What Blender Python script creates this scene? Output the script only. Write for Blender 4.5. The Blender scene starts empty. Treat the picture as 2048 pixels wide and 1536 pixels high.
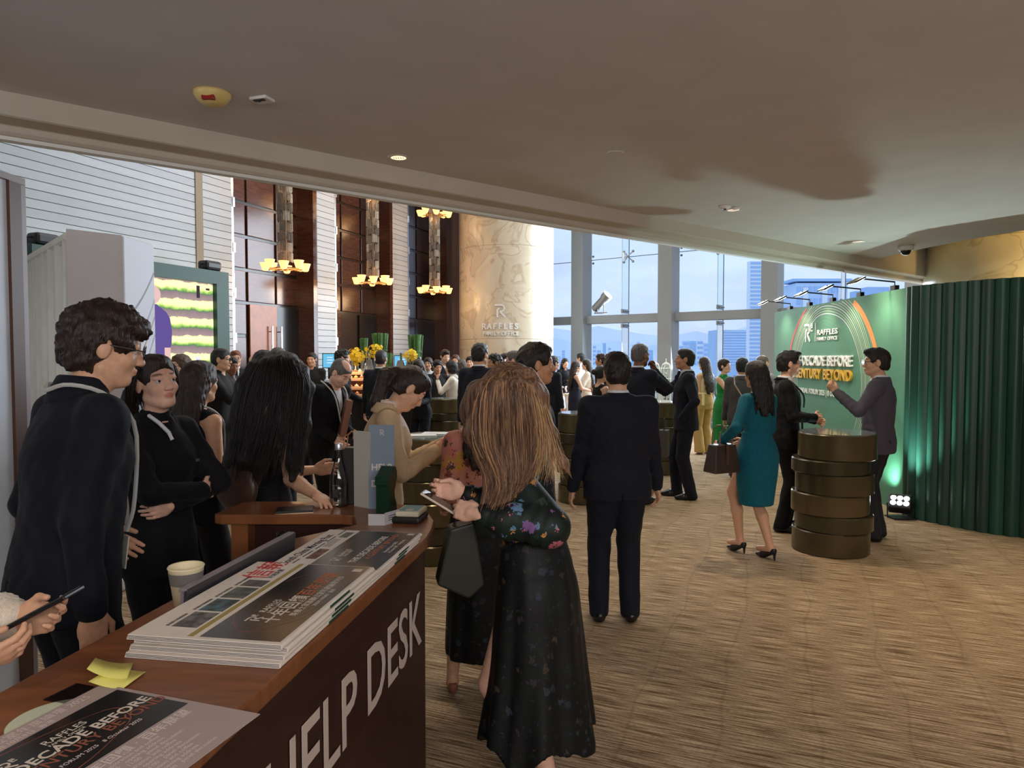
import bpy, bmesh, math, random
import numpy as np
from mathutils import Vector, Matrix

SC = bpy.context.scene
COL = SC.collection
R = math.radians
random.seed(7)
RNG = np.random.default_rng(7)

# ------------------------------------------------------------------ camera
CAM_H = 1.68
PITCH = R(2.21)
FOC = 1400.0                       # focal length in pixels of the 2048 px wide frame
cam_d = bpy.data.cameras.new('camera')
cam_d.sensor_width = 36.0
cam_d.lens = FOC / 2048 * 36.0
cam_d.clip_end = 5000
cam_d.clip_start = 0.02
cam = bpy.data.objects.new('camera', cam_d)
COL.objects.link(cam)
cam.location = (0, 0, CAM_H)
cam.rotation_euler = (R(90) - PITCH, 0, 0)
SC.camera = cam

# ------------------------------------------------------------------ colour management
SC.view_settings.view_transform = 'Standard'
SC.view_settings.look = 'None'
SC.view_settings.gamma = 1.0
SC.view_settings.use_curve_mapping = False
SC.view_settings.exposure = 0.0

# ------------------------------------------------------------------ world: bright hazy overcast sky
world = bpy.data.worlds.new('overcast_sky')
SC.world = world
world.use_nodes = True
wn = world.node_tree
wn.nodes.clear()
w_out = wn.nodes.new('ShaderNodeOutputWorld')
w_bg = wn.nodes.new('ShaderNodeBackground')
w_tc = wn.nodes.new('ShaderNodeTexCoord')
w_sep = wn.nodes.new('ShaderNodeSeparateXYZ')
w_ramp = wn.nodes.new('ShaderNodeValToRGB')
w_map = wn.nodes.new('ShaderNodeMapping')
w_noise = wn.nodes.new('ShaderNodeTexNoise')
w_mix = wn.nodes.new('ShaderNodeMix')
w_mix.data_type = 'RGBA'
w_cr = wn.nodes.new('ShaderNodeValToRGB')
e = w_ramp.color_ramp.elements
e[0].position = 0.0; e[0].color = (0.64, 0.73, 0.90, 1)
e[1].position = 1.0; e[1].color = (0.72, 0.86, 1.0, 1)
m_ = w_ramp.color_ramp.elements.new(0.12); m_.color = (0.66, 0.77, 0.96, 1)
w_map.inputs['Scale'].default_value = (1.6, 1.6, 5.0)
w_noise.inputs['Scale'].default_value = 2.2
w_noise.inputs['Detail'].default_value = 5
w_cr.color_ramp.elements[0].position = 0.42
w_cr.color_ramp.elements[1].position = 0.70
w_mix.inputs[7].default_value = (0.50, 0.58, 0.78, 1)
wl = wn.links.new
wl(w_tc.outputs['Generated'], w_sep.inputs[0])
wl(w_sep.outputs['Z'], w_ramp.inputs[0])
wl(w_tc.outputs['Generated'], w_map.inputs['Vector'])
wl(w_map.outputs[0], w_noise.inputs['Vector'])
wl(w_noise.outputs[0], w_cr.inputs[0])
wl(w_cr.outputs[0], w_mix.inputs[0])
wl(w_ramp.outputs[0], w_mix.inputs[6])
wl(w_mix.outputs[2], w_bg.inputs['Color'])
wl(w_bg.outputs[0], w_out.inputs[0])
w_bg.inputs['Strength'].default_value = 1.25

# ------------------------------------------------------------------ room lights and added fill lamps
def area(name, loc, target, sx, sy, power, color):
    d = bpy.data.lights.new(name, 'AREA')
    d.shape = 'RECTANGLE'; d.size = sx; d.size_y = sy; d.energy = power; d.color = color
    o = bpy.data.objects.new(name, d); COL.objects.link(o)
    o.location = loc
    o.rotation_euler = (Vector(target) - Vector(loc)).to_track_quat('-Z', 'Y').to_euler()
    return o
def spot(name, loc, target, power, color, angle=70, blend=0.6, radius=0.05):
    d = bpy.data.lights.new(name, 'SPOT')
    d.energy = power; d.color = color; d.spot_size = R(angle); d.spot_blend = blend; d.shadow_soft_size = radius
    o = bpy.data.objects.new(name, d); COL.objects.link(o)
    o.location = loc
    o.rotation_euler = (Vector(target) - Vector(loc)).to_track_quat('-Z', 'Y').to_euler()
    return o
def point(name, loc, power, color, radius=0.05):
    d = bpy.data.lights.new(name, 'POINT')
    d.energy = power; d.color = color; d.shadow_soft_size = radius
    o = bpy.data.objects.new(name, d); COL.objects.link(o); o.location = loc
    return o
DAY = (0.80, 0.90, 1.0)
WARM = (1.0, 0.70, 0.40)
CEIL_Z = 2.98
HALL_Z = 7.0
# lamp inside the window wall adding to its daylight, and a hall ceiling fill
area('hall_daylight_fill', (5.4, 15.0, 3.6), (-2.6, 6.0, 1.2), 8.5, 4.5, 1060, DAY)  # strengthens the daylight from inside the glass
area('hall_ceiling_fill', (-1.5, 10.5, 6.9), (-2.0, 10.5, 0), 5.0, 5.0, 230, (0.96, 0.98, 1.0))  # unseen lamp added to brighten the hall and plank wall
# the foyer's recessed downlights (the fixtures are built with the ceiling)
DOWNLIGHTS = [(-0.74, 4.62), (3.16, 3.86), (1.96, 6.25), (3.90, 7.95), (-1.7, 0.9), (0.9, 0.6), (5.2, 4.6)]
for i, (dx, dy) in enumerate(DOWNLIGHTS):
    spot('downlight_lamp', (dx, dy, CEIL_Z - 0.02), (dx, dy, 0), (70, 150, 100, 90, 22, 16, 120)[i], (1.0, 0.80, 0.56), 100, 0.8, 0.06)
# fill lamps added to the foyer, without fixtures
area('foyer_back_fill', (0.6, -3.0, 2.7), (0.3, 3.0, 1.2), 4.0, 1.2, 60, (1.0, 0.93, 0.88))  # soft lamp added behind the camera
area('foyer_ceiling_fill', (2.0, -1.5, 2.2), (2.0, 2.0, 3.2), 5.0, 0.5, 85, (0.98, 0.96, 0.98))  # unseen lamp added to brighten the low ceiling
area('drape_fill', (-4.6, 1.2, 2.85), (-3.9, 5.8, 1.6), 1.2, 1.2, 55, (0.92, 0.96, 1.0))  # unseen lamp added to light the drape

# ------------------------------------------------------------------ pixel geometry helpers
CT, ST = math.cos(PITCH), math.sin(PITCH)
def ray(u, v):
    x = (u - 1024) / FOC; up = -(v - 768) / FOC
    return Vector((x, CT + up * ST, -ST + up * CT))
def at(u, v, Y):
    r = ray(u, v)
    return Vector((0, 0, CAM_H)) + r * (Y / r.y)
def onz(u, v, z):
    r = ray(u, v)
    return Vector((0, 0, CAM_H)) + r * ((z - CAM_H) / r.z)

# ------------------------------------------------------------------ materials
MATS = {}
def srgb(r, g, b):
    f = lambda c: c / 12.92 if c <= 0.04045 else ((c + 0.055) / 1.055) ** 2.4
    return (f(r / 255), f(g / 255), f(b / 255))
def mat(name, color, rough=0.6, metal=0.0, var=0.0, scale=20, bump=0.0, bscale=120, spec=0.5, stretch=(1, 1, 1),
        emit=None, estr=0.0, color2=None, tint=False, aniso=0.0, sheen=0.0, alpha=1.0, coat=0.0):
    key = name
    if key in MATS:
        return MATS[key]
    m = bpy.data.materials.new(name)
    m.use_nodes = True
    nt = m.node_tree
    b = nt.nodes['Principled BSDF']
    b.inputs['Base Color'].default_value = (*color, 1)
    b.inputs['Roughness'].default_value = rough
    b.inputs['Metallic'].default_value = metal
    b.inputs['Specular IOR Level'].default_value = spec
    if aniso: b.inputs['Anisotropic'].default_value = aniso
    if sheen:
        b.inputs['Sheen Weight'].default_value = sheen
        b.inputs['Sheen Roughness'].default_value = 0.5
    if coat: b.inputs['Coat Weight'].default_value = coat
    if alpha < 1: b.inputs['Alpha'].default_value = alpha
    if emit:
        b.inputs['Emission Color'].default_value = (*emit, 1)
        b.inputs['Emission Strength'].default_value = estr
    src = None
    if var or color2:
        tc = nt.nodes.new('ShaderNodeTexCoord')
        mp = nt.nodes.new('ShaderNodeMapping')
        mp.inputs['Scale'].default_value = stretch
        nz = nt.nodes.new('ShaderNodeTexNoise')
        nz.inputs['Scale'].default_value = scale
        nz.inputs['Detail'].default_value = 6
        mx = nt.nodes.new('ShaderNodeMix'); mx.data_type = 'RGBA'
        rp = nt.nodes.new('ShaderNodeValToRGB')
        rp.color_ramp.elements[0].position = 0.35; rp.color_ramp.elements[1].position = 0.65
        c2 = color2 or tuple(max(0, c * (1 - var)) for c in color)
        c1 = color if color2 else tuple(min(1, c * (1 + var)) for c in color)
        mx.inputs[6].default_value = (*c1, 1); mx.inputs[7].default_value = (*c2, 1)
        L = nt.links.new
        L(tc.outputs['Object'], mp.inputs['Vector']); L(mp.outputs[0], nz.inputs['Vector'])
        L(nz.outputs[0], rp.inputs[0]); L(rp.outputs[0], mx.inputs[0])
        src = mx.outputs[2]
        L(src, b.inputs['Base Color'])
    if tint:
        at_ = nt.nodes.new('ShaderNodeAttribute'); at_.attribute_name = 'tint'
        mu = nt.nodes.new('ShaderNodeMix'); mu.data_type = 'RGBA'; mu.blend_type = 'MULTIPLY'
        mu.inputs[0].default_value = 1.0
        if src: nt.links.new(src, mu.inputs[6])
        else: mu.inputs[6].default_value = (*color, 1)
        nt.links.new(at_.outputs['Color'], mu.inputs[7])
        nt.links.new(mu.outputs[2], b.inputs['Base Color'])
    if bump:
        tc2 = nt.nodes.new('ShaderNodeTexCoord')
        mp2 = nt.nodes.new('ShaderNodeMapping'); mp2.inputs['Scale'].default_value = stretch
        n2 = nt.nodes.new('ShaderNodeTexNoise'); n2.inputs['Scale'].default_value = bscale; n2.inputs['Detail'].default_value = 3
        bp = nt.nodes.new('ShaderNodeBump'); bp.inputs['Strength'].default_value = bump; bp.inputs['Distance'].default_value = 0.01
        nt.links.new(tc2.outputs['Object'], mp2.inputs['Vector']); nt.links.new(mp2.outputs[0], n2.inputs['Vector'])
        nt.links.new(n2.outputs[0], bp.inputs['Height']); nt.links.new(bp.outputs[0], b.inputs['Normal'])
    MATS[key] = m
    return m
def glass_mat(name, color=(0.9, 0.96, 1.0), refl=0.08, ior=1.3):
    if name in MATS: return MATS[name]
    m = bpy.data.materials.new(name); m.use_nodes = True
    nt = m.node_tree; nt.nodes.clear()
    o = nt.nodes.new('ShaderNodeOutputMaterial'); t = nt.nodes.new('ShaderNodeBsdfTransparent')
    g = nt.nodes.new('ShaderNodeBsdfGlossy'); g.inputs['Roughness'].default_value = 0.02
    x = nt.nodes.new('ShaderNodeMixShader'); fr = nt.nodes.new('ShaderNodeFresnel'); fr.inputs['IOR'].default_value = ior
    ma = nt.nodes.new('ShaderNodeMath'); ma.operation = 'ADD'; ma.inputs[1].default_value = refl * 0.3
    t.inputs['Color'].default_value = (*color, 1)
    L = nt.links.new
    L(fr.outputs[0], ma.inputs[0]); L(ma.outputs[0], x.inputs[0])
    L(t.outputs[0], x.inputs[1]); L(g.outputs[0], x.inputs[2]); L(x.outputs[0], o.inputs[0])
    MATS[name] = m
    return m

# ------------------------------------------------------------------ object helpers
def link(o, parent=None):
    COL.objects.link(o)
    if parent is not None: o.parent = parent
    return o
def tag(o, label=None, cat=None, group=None, kind=None):
    if label: o['label'] = label
    if cat: o['category'] = cat
    if group: o['group'] = group
    if kind: o['kind'] = kind
    return o
def thing(name, label, cat, loc=(0, 0, 0), rotz=0.0, group=None):
    o = bpy.data.objects.new(name, None)
    o.empty_display_size = 0.1
    link(o); o.location = loc; o.rotation_euler = (0, 0, rotz)
    return tag(o, label, cat, group)
class MB:
    """collects simple solids into one mesh"""
    def __init__(s): s.bm = bmesh.new()
    def box(s, c, d, M=None, bev=0.0):
        g = bmesh.ops.create_cube(s.bm, size=1.0)
        vs = g['verts']
        for v in vs: v.co = Vector((c[0] + v.co.x * d[0], c[1] + v.co.y * d[1], c[2] + v.co.z * d[2]))
        if bev:
            es = list({e_ for v in vs for e_ in v.link_edges})
            r = bmesh.ops.bevel(s.bm, geom=es, offset=bev, segments=2, affect='EDGES', profile=0.5)
            vs = list({v for f in r['faces'] for v in f.verts} | {v for v in vs if v.is_valid})
        if M is not None:
            for v in vs: v.co = M @ v.co
        return s
    def tube(s, pts, rad, n=8, cap=True, closed=False):
        rings = []
        pts = [Vector(p) for p in pts]
        N = len(pts)
        for i, p in enumerate(pts):
            if closed: t = pts[(i + 1) % N] - pts[i - 1]
            else: t = pts[min(i + 1, N - 1)] - pts[max(i - 1, 0)]
            t.normalize()
            up = Vector((0, 0, 1)) if abs(t.z) < 0.9 else Vector((1, 0, 0))
            a = t.cross(up).normalized(); b = t.cross(a)
            rr = rad[i] if isinstance(rad, (list, tuple)) else rad
            rings.append([s.bm.verts.new(p + (a * math.cos(2 * math.pi * k / n) + b * math.sin(2 * math.pi * k / n)) * rr) for k in range(n)])
        M_ = N if closed else N - 1
        for i in range(M_):
            A, B = rings[i], rings[(i + 1) % N]
            for k in range(n):
                s.bm.faces.new((A[k], A[(k + 1) % n], B[(k + 1) % n], B[k]))
        if cap and not closed:
            s.bm.faces.new(list(reversed(rings[0]))); s.bm.faces.new(rings[-1])
        return s
    def lathe(s, prof, c=(0, 0, 0), n=24, cap0=True, cap1=True, M=None):
        rings = []
        for r, z in prof:
            ring = []
            for k in range(n):
                p = Vector((c[0] + r * math.cos(2 * math.pi * k / n), c[1] + r * math.sin(2 * math.pi * k / n), c[2] + z))
                ring.append(s.bm.verts.new(M @ p if M else p))
            rings.append(ring)
        for A, B in zip(rings, rings[1:]):
            for k in range(n): s.bm.faces.new((A[k], A[(k + 1) % n], B[(k + 1) % n], B[k]))
        if cap0: s.bm.faces.new(list(reversed(rings[0])))
        if cap1: s.bm.faces.new(rings[-1])
        return s
    def prism(s, poly, z0, z1):
        """poly: list of (x, y) counter-clockwise"""
        a = [s.bm.verts.new((x, y, z0)) for x, y in poly]; b = [s.bm.verts.new((x, y, z1)) for x, y in poly]
        n = len(poly)
        s.bm.faces.new(list(reversed(a))); s.bm.faces.new(b)
        for k in range(n): s.bm.faces.new((a[k], a[(k + 1) % n], b[(k + 1) % n], b[k]))
        return s
    def quad(s, *p):
        s.bm.faces.new([s.bm.verts.new(q) for q in p]); return s
    def sweep(s, prof_pts):
        """list of rings of equal length (open strips)"""
        rows = [[s.bm.verts.new(p) for p in row] for row in prof_pts]
        for A, B in zip(rows, rows[1:]):
            for k in range(len(A) - 1): s.bm.faces.new((A[k], A[k + 1], B[k + 1], B[k]))
        return s
    def ball(s, c, r, seg=12):
        g = bmesh.ops.create_uvsphere(s.bm, u_segments=seg, v_segments=max(6, seg // 2 + 2), radius=1.0)
        rr = r if isinstance(r, (tuple, list)) else (r, r, r)
        for v in g['verts']: v.co = Vector((c[0] + v.co.x * rr[0], c[1] + v.co.y * rr[1], c[2] + v.co.z * rr[2]))
        return s
    def build(s, name, m, parent=None, smooth=False, fixn=True):
        if fixn: bmesh.ops.recalc_face_normals(s.bm, faces=s.bm.faces[:])
        me = bpy.data.meshes.new(name); s.bm.to_mesh(me); s.bm.free()
        if smooth:
            for p in me.polygons: p.use_smooth = True
        me.materials.append(m)
        return link(bpy.data.objects.new(name, me), parent)
def smooth_by_angle(o, deg=35):
    o.data.set_sharp_from_angle(angle=R(deg)) if hasattr(o.data, 'set_sharp_from_angle') else None
    for p in o.data.polygons: p.use_smooth = True
    return o
def text(body, size, m, parent, M, name='lettering', extrude=0.001, align='LEFT', bold=0.0, sx=1.0, spacing=1.0):
    c = bpy.data.curves.new(name, 'FONT')
    c.body = body; c.size = size; c.extrude = extrude; c.align_x = align; c.offset = bold; c.space_character = spacing
    c.materials.append(m); c.resolution_u = 3
    o = link(bpy.data.objects.new(name, c), parent)
    o.matrix_local = M @ Matrix.Diagonal((sx, 1, 1, 1))
    return o
def frame(o, x, y):
    """matrix with origin o, x axis x, y axis y (text plane)"""
    x = Vector(x).normalized(); z = x.cross(Vector(y)).normalized(); y = z.cross(x)
    M = Matrix.Identity(4)
    for i in range(3):
        M[i][0] = x[i]; M[i][1] = y[i]; M[i][2] = z[i]; M[i][3] = o[i]
    return M
# ================================================================== SETTING
PLASTER = mat('ceiling_plaster', srgb(206, 198, 194), rough=0.95, var=0.03, scale=3)
PLASTER2 = mat('bulkhead_plaster', srgb(196, 186, 172), rough=0.9, var=0.02, scale=4)
BEIGE = mat('beige_plaster', srgb(206, 188, 150), rough=0.9, var=0.04, scale=4)
MARBLE = None
# ---- left wall: a straight line in plan, running away to the right at 22 degrees
WD = Vector((0.372, 0.928)); WN = Vector((0.928, -0.372))
def WL(t, off=0.0, z=0.0):
    """t metres back from the far end, off metres out into the hall"""
    return Vector((-1.71 - WD.x * t + WN.x * off, 19.0 - WD.y * t + WN.y * off, z))
def t_of(px):
    u = (px - 1024) / FOC
    return (19 * u + 1.71) / (WD.y * u - WD.x)
WANG = math.atan2(WD.y, WD.x)
def wallM(t, off, z):
    """matrix: local x along the wall (away from the camera), local y out into the hall, z up"""
    p = WL(t, off, z); M = Matrix.Identity(4)
    M[0][0], M[1][0] = WD.x, WD.y; M[0][1], M[1][1] = WN.x, WN.y
    M[0][3], M[1][3], M[2][3] = p.x, p.y, p.z
    return M
# ---- floor
def carpet():
    m = bpy.data.materials.new('carpet'); m.use_nodes = True; nt = m.node_tree; b = nt.nodes['Principled BSDF']; L = nt.links.new
    tc = nt.nodes.new('ShaderNodeTexCoord'); mp = nt.nodes.new('ShaderNodeMapping'); mp.inputs['Rotation'].default_value = (0, 0, -WANG)
    L(tc.outputs['Object'], mp.inputs['Vector'])
    def noise(scale, stretch, det=6, dist=0.0):
        q = nt.nodes.new('ShaderNodeMapping'); q.inputs['Scale'].default_value = stretch
        n = nt.nodes.new('ShaderNodeTexNoise'); n.inputs['Scale'].default_value = scale; n.inputs['Detail'].default_value = det; n.inputs['Distortion'].default_value = dist
        L(mp.outputs[0], q.inputs['Vector']); L(q.outputs[0], n.inputs['Vector']); return n
    n1 = noise(14, (8.0, 0.30, 1), 6)         # long dark streaks across the hall axis
    n2 = noise(110, (3.2, 0.5, 1), 3)         # fine loops
    r1 = nt.nodes.new('ShaderNodeValToRGB'); r1.color_ramp.elements[0].position = 0.38; r1.color_ramp.elements[0].color = (*srgb(118, 95, 70), 1)
    r1.color_ramp.elements[1].position = 0.62; r1.color_ramp.elements[1].color = (*srgb(208, 186, 156), 1)
    L(n1.outputs[0], r1.inputs[0])
    r2 = nt.nodes.new('ShaderNodeValToRGB'); r2.color_ramp.elements[0].position = 0.33; r2.color_ramp.elements[0].color = (0.60, 0.56, 0.52, 1); r2.color_ramp.elements[1].position = 0.62; r2.color_ramp.elements[1].color = (1.08, 1.06, 1.02, 1)
    L(n2.outputs[0], r2.inputs[0])
    mu = nt.nodes.new('ShaderNodeMix'); mu.data_type = 'RGBA'; mu.blend_type = 'MULTIPLY'; mu.inputs[0].default_value = 0.85
    L(r1.outputs[0], mu.inputs[6]); L(r2.outputs[0], mu.inputs[7])
    # woven darker lines that wander along the hall axis
    n3 = noise(1.1, (1, 1, 1), 1); sx = nt.nodes.new('ShaderNodeSeparateXYZ'); L(mp.outputs[0], sx.inputs[0])
    a = nt.nodes.new('ShaderNodeMath'); a.operation = 'MULTIPLY_ADD'; a.inputs[1].default_value = 0.22; L(n3.outputs[0], a.inputs[0]); L(sx.outputs['Y'], a.inputs[2])
    d = nt.nodes.new('ShaderNodeMath'); d.operation = 'PINGPONG'; d.inputs[1].default_value = 0.20; L(a.outputs[0], d.inputs[0])
    c = nt.nodes.new('ShaderNodeMapRange'); c.inputs[1].default_value = 0.0; c.inputs[2].default_value = 0.012; c.inputs[3].default_value = 0.84; c.inputs[4].default_value = 1.0; L(d.outputs[0], c.inputs[0])
    m2 = nt.nodes.new('ShaderNodeMix'); m2.data_type = 'RGBA'; m2.blend_type = 'MULTIPLY'; m2.inputs[0].default_value = 1.0
    L(mu.outputs[2], m2.inputs[6]); L(c.outputs[0], m2.inputs[7]); L(m2.outputs[2], b.inputs['Base Color'])
    b.inputs['Roughness'].default_value = 0.95; b.inputs['Specular IOR Level'].default_value = 0.1
    bp = nt.nodes.new('ShaderNodeBump'); bp.inputs['Strength'].default_value = 0.5; bp.inputs['Distance'].default_value = 0.01
    L(n2.outputs[0], bp.inputs['Height']); L(bp.outputs[0], b.inputs['Normal'])
    return m
mb = MB(); mb.box((1, 8, -0.05), (24, 30, 0.1)); tag(mb.build('floor', carpet()), kind='structure')

# ---- low foyer ceiling with its stepped edge; EDGE runs along the line from the left to the corner near the marble pillar
E0 = Vector((-2.52, 3.447)); ED = Vector((0.779, 0.627)); EN = Vector((-0.627, 0.779))
def EL(t, n=0.0, z=0.0): return Vector((E0.x + ED.x * t + EN.x * n, E0.y + ED.y * t + EN.y * n, z))
T_CORNER = 9.46
pl = [EL(-9)[:2], (-9.6, -4.2), (10, -4.2), (10, 2.2), (7.4, 4.0), (6.2, 5.2), (5.28, 7.22), (5.08, 7.75), (4.96, 8.31), (4.88, 8.85), EL(T_CORNER)[:2]]
mb = MB(); mb.prism([tuple(p) for p in pl], CEIL_Z, CEIL_Z + 0.12); tag(mb.build('ceiling', PLASTER), kind='structure')
# higher ring ceiling around the pillar by the backdrop
mb = MB(); mb.prism([EL(T_CORNER - 0.3, -0.02)[:2], (4.6, 8.0), (5.0, 6.8), (6.0, 4.9), (7.2, 3.7), (10, 1.9), (10, 13.0), EL(16.2, -0.02)[:2]], CEIL_Z + 0.30, CEIL_Z + 0.42)
tag(mb.build('ceiling_recess', BEIGE), kind='structure')
# stepped bulkhead profile swept along the edge
prof = [(0.0, CEIL_Z + 0.42), (0.0, 2.868), (0.012, 2.862), (0.160, 2.862), (0.165, 2.858), (0.165, 2.830), (0.185, 2.815), (0.300, 2.812), (0.310, 2.820), (0.310, HALL_Z), (0.10, HALL_Z)]
mb = MB(); mb.sweep([[EL(t, n_, z) for n_, z in prof] for t in (-9, 0, 8, 16.2)]); o = mb.build('trim_1', PLASTER2); tag(o, kind='structure')
# slim white rail under the bulkhead that stops short of the pillar
mb = MB(); mb.sweep([[EL(t, n_, z) for n_, z in ((0.20, 2.815), (0.20, 2.795), (0.26, 2.795), (0.26, 2.815))] for t in (-8, 9.0)]); tag(mb.build('trim_2', mat('white_rail', srgb(225, 225, 220), rough=0.5)), kind='structure')
# upper closing wall and hall ceiling
mb = MB(); mb.box((0, 12, HALL_Z + 0.05), (26, 24, 0.1)); tag(mb.build('ceiling_hall', mat('hall_plaster', srgb(215, 208, 198), rough=0.9)), kind='structure')
# ---- enclosing walls out of the picture
WALLP = mat('foyer_wall', srgb(186, 172, 158), rough=0.85, var=0.03, scale=3)
mb = MB(); mb.box((0.2, -4.25, 3.5), (20, 0.1, 7.0)); tag(mb.build('wall_back', WALLP), kind='structure')
mb = MB(); mb.box((9.9, 4.6, 3.5), (0.1, 17.6, 7.0)); tag(mb.build('wall_right', WALLP), kind='structure')
mb = MB(); mb.box((-9.4, -0.5, 3.5), (0.1, 7.5, 7.0)); tag(mb.build('wall_west', WALLP), kind='structure')

# ---- left hall wall: white planks, then dark timber bays between plank piers
PLANKS = [mat('plank_white_' + str(i), srgb(188 - 5 * i, 195 - 5 * i, 202 - 5 * i), rough=0.55, var=0.03, scale=9, stretch=(0.4, 3, 3)) for i in range(3)]
GROOVE = mat('plank_backing', srgb(110, 104, 98), rough=0.9)
t_a, t_b, t_c, t_d, t_e, t_f = [t_of(p) for p in (466, 636, 671, 786, 816, 897)]
mb = MB()
for t0, t1 in ((21, t_a), (t_b, t_c), (t_d, t_e), (t_f + 0.0, -1.5)):
    mb.box((abs(t1 - t0) / 2, -0.16, 3.5), (abs(t1 - t0), 0.30, 7.0), wallM(t0, 0, 0))
wall_left = tag(mb.build('wall_left', GROOVE), kind='structure')
PITCHZ = 0.1165
def plank_mesh(L):
    bm = MB(); bm.box((L / 2, 0.0, 0), (L, 0.022, PITCHZ - 0.008), bev=0.003)
    me_o = bm.build('plank', PLANKS[0]); me = me_o.data; bpy.data.objects.remove(me_o); return me
t_trim0, t_trim1 = t_of(395), t_of(409)
zn = 0
for t0, t1, zmax in ((15.9, t_trim0, 5.2), (t_trim1, t_a, 5.2), (t_b, t_c, 5.8), (t_d, t_e, 6.2)):
    L = t0 - t1
    base = plank_mesh(L); variants = [base]
    for i in (1, 2):
        mm = base.copy(); mm.materials[0] = PLANKS[i]; variants.append(mm)
    z = PITCHZ / 2
    while z < zmax:
        o = bpy.data.objects.new('plank', variants[random.choice((0, 0, 1, 2))]); link(o, wall_left)
        o.matrix_local = wallM(t0, 0.0 + random.uniform(-0.001, 0.001), z); z += PITCHZ
mb = MB(); mb.box((0, 0.0, 3.0), (t_trim0 - t_trim1, 0.05, 6.0), wallM((t_trim0 + t_trim1) / 2, 0, 0)); tag(mb.build('trim_3', mat('tan_trim', srgb(150, 136, 118), rough=0.7)), kind='structure')
# dark glossy timber bays
TIMBER = [mat('dark_timber_' + str(i), srgb(*c), rough=0.16, var=0.25, scale=5, stretch=(1, 1, 6), spec=0.6, bump=0.02, bscale=8) for i, c in enumerate(((84, 48, 34), (70, 40, 30), (48, 28, 24)))]
TFRAME = mat('dark_timber_frame', srgb(42, 27, 22), rough=0.22, spec=0.6)
CHROME = mat('brushed_chrome', (0.72, 0.74, 0.78), rough=0.22, metal=1.0)
def bay(t0, t1, cols, dark):
    """recessed timber bay with framed panels, a chrome edge, a jamb and a pair of tall doors"""
    L = t0 - t1
    mb = MB(); mb.box((L / 2, -0.42, 3.5), (L + 0.1, 0.04, 7.0), wallM(t0, 0, 0))
    root = tag(mb.build('wall_left_bay', TFRAME), kind='structure')
    rows = 11; ph = 0.585
    w = L / cols
    for c in range(cols):
        for r in range(rows):
            if r < 4 and 1 <= c: continue
            b = MB(); b.box((w * (c + 0.5), -0.385 + 0.004 * ((r + c) % 2), 0.30 + ph * (r + 0.5)), (w - 0.06, 0.03, ph - 0.055), wallM(t0, 0, 0), bev=0.008)
            b.build('panel', TIMBER[min(2, dark + (1 if c >= cols - 1 else 0))], root)
    b = MB(); b.box((L - 0.06, -0.2, 3.5), (0.12, 0.42, 7.0), wallM(t0, 0, 0)); b.build('jamb', TIMBER[1], root)
    b = MB(); b.box((0.03, -0.02, 3.5), (0.05, 0.06, 7.0), wallM(t0, 0, 0))
    for k in range(8): b.box((0.055, -0.02, 0.5 + 0.75 * k), (0.05, 0.08, 0.16), wallM(t0, 0, 0))
    b.build('chrome_strip', CHROME, root)
    d = MB(); d.box((w * 1.5 + 0.02, -0.36, 1.32), (w - 0.05, 0.03, 2.6), wallM(t0, 0, 0)); d.build('door_leaf', mat('amber_timber', srgb(150, 84, 36), rough=0.25, var=0.15, scale=6), root) if dark == 0 else d.bm.free()
    d = MB(); d.box((w * (cols - 0.5) - 0.08, -0.37, 1.32), (w, 0.03, 2.6), wallM(t0, 0, 0)); d.build('door_leaf', mat('black_door', srgb(26, 20, 19), rough=0.2), root)
    for x in (w * (cols - 1) + 0.05, w * (cols - 1) - 0.20) if dark == 0 else (0.32, ):
        h_ = MB(); h_.tube([wallM(t0, 0, 0) @ Vector((x, -0.29, 0.7)), wallM(t0, 0, 0) @ Vector((x, -0.29, 2.25))], 0.018, 8)
        for zz in (0.8, 2.15): h_.tube([wallM(t0, 0, 0) @ Vector((x, -0.29, zz)), wallM(t0, 0, 0) @ Vector((x, -0.36, zz))], 0.012, 6)
        h_.build('door_handle', CHROME, root)
    return root
bay(t_a, t_b, 3, 0); bay(t_c, t_d, 3, 1); bay(t_e, t_f, 2, 2)
# mauve pier between the last bay and the round pillar, with a small white control plate
mb = MB(); mb.box((0.5, 0.16, 3.5), (0.75, 0.4, 7.0), wallM(t_f, 0, 0)); pier = tag(mb.build('wall_left_pier', mat('mauve_metal', srgb(142, 122, 122), rough=0.28, metal=0.6)), kind='structure')
# ---- round marble pillars
def marble():
    m = bpy.data.materials.new('cream_marble'); m.use_nodes = True; nt = m.node_tree; b = nt.nodes['Principled BSDF']; L = nt.links.new
    tc = nt.nodes.new('ShaderNodeTexCoord'); n = nt.nodes.new('ShaderNodeTexNoise'); n.inputs['Scale'].default_value = 1.3; n.inputs['Detail'].default_value = 9; n.inputs['Distortion'].default_value = 0.8
    r = nt.nodes.new('ShaderNodeValToRGB'); e = r.color_ramp.elements
    e[0].position = 0.36; e[0].color = (*srgb(214, 204, 184), 1); e[1].position = 0.68; e[1].color = (*srgb(196, 182, 158), 1)
    for p_, c_ in ((0.47, srgb(208, 197, 176)), (0.50, srgb(184, 168, 144)), (0.53, srgb(206, 195, 174))):
        q = e.new(p_); q.color = (*c_, 1)
    L(tc.outputs['Object'], n.inputs['Vector']); L(n.outputs[0], r.inputs[0]); L(r.outputs[0], b.inputs['Base Color'])
    b.inputs['Roughness'].default_value = 0.2; return m
MARBLE = marble()
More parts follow.
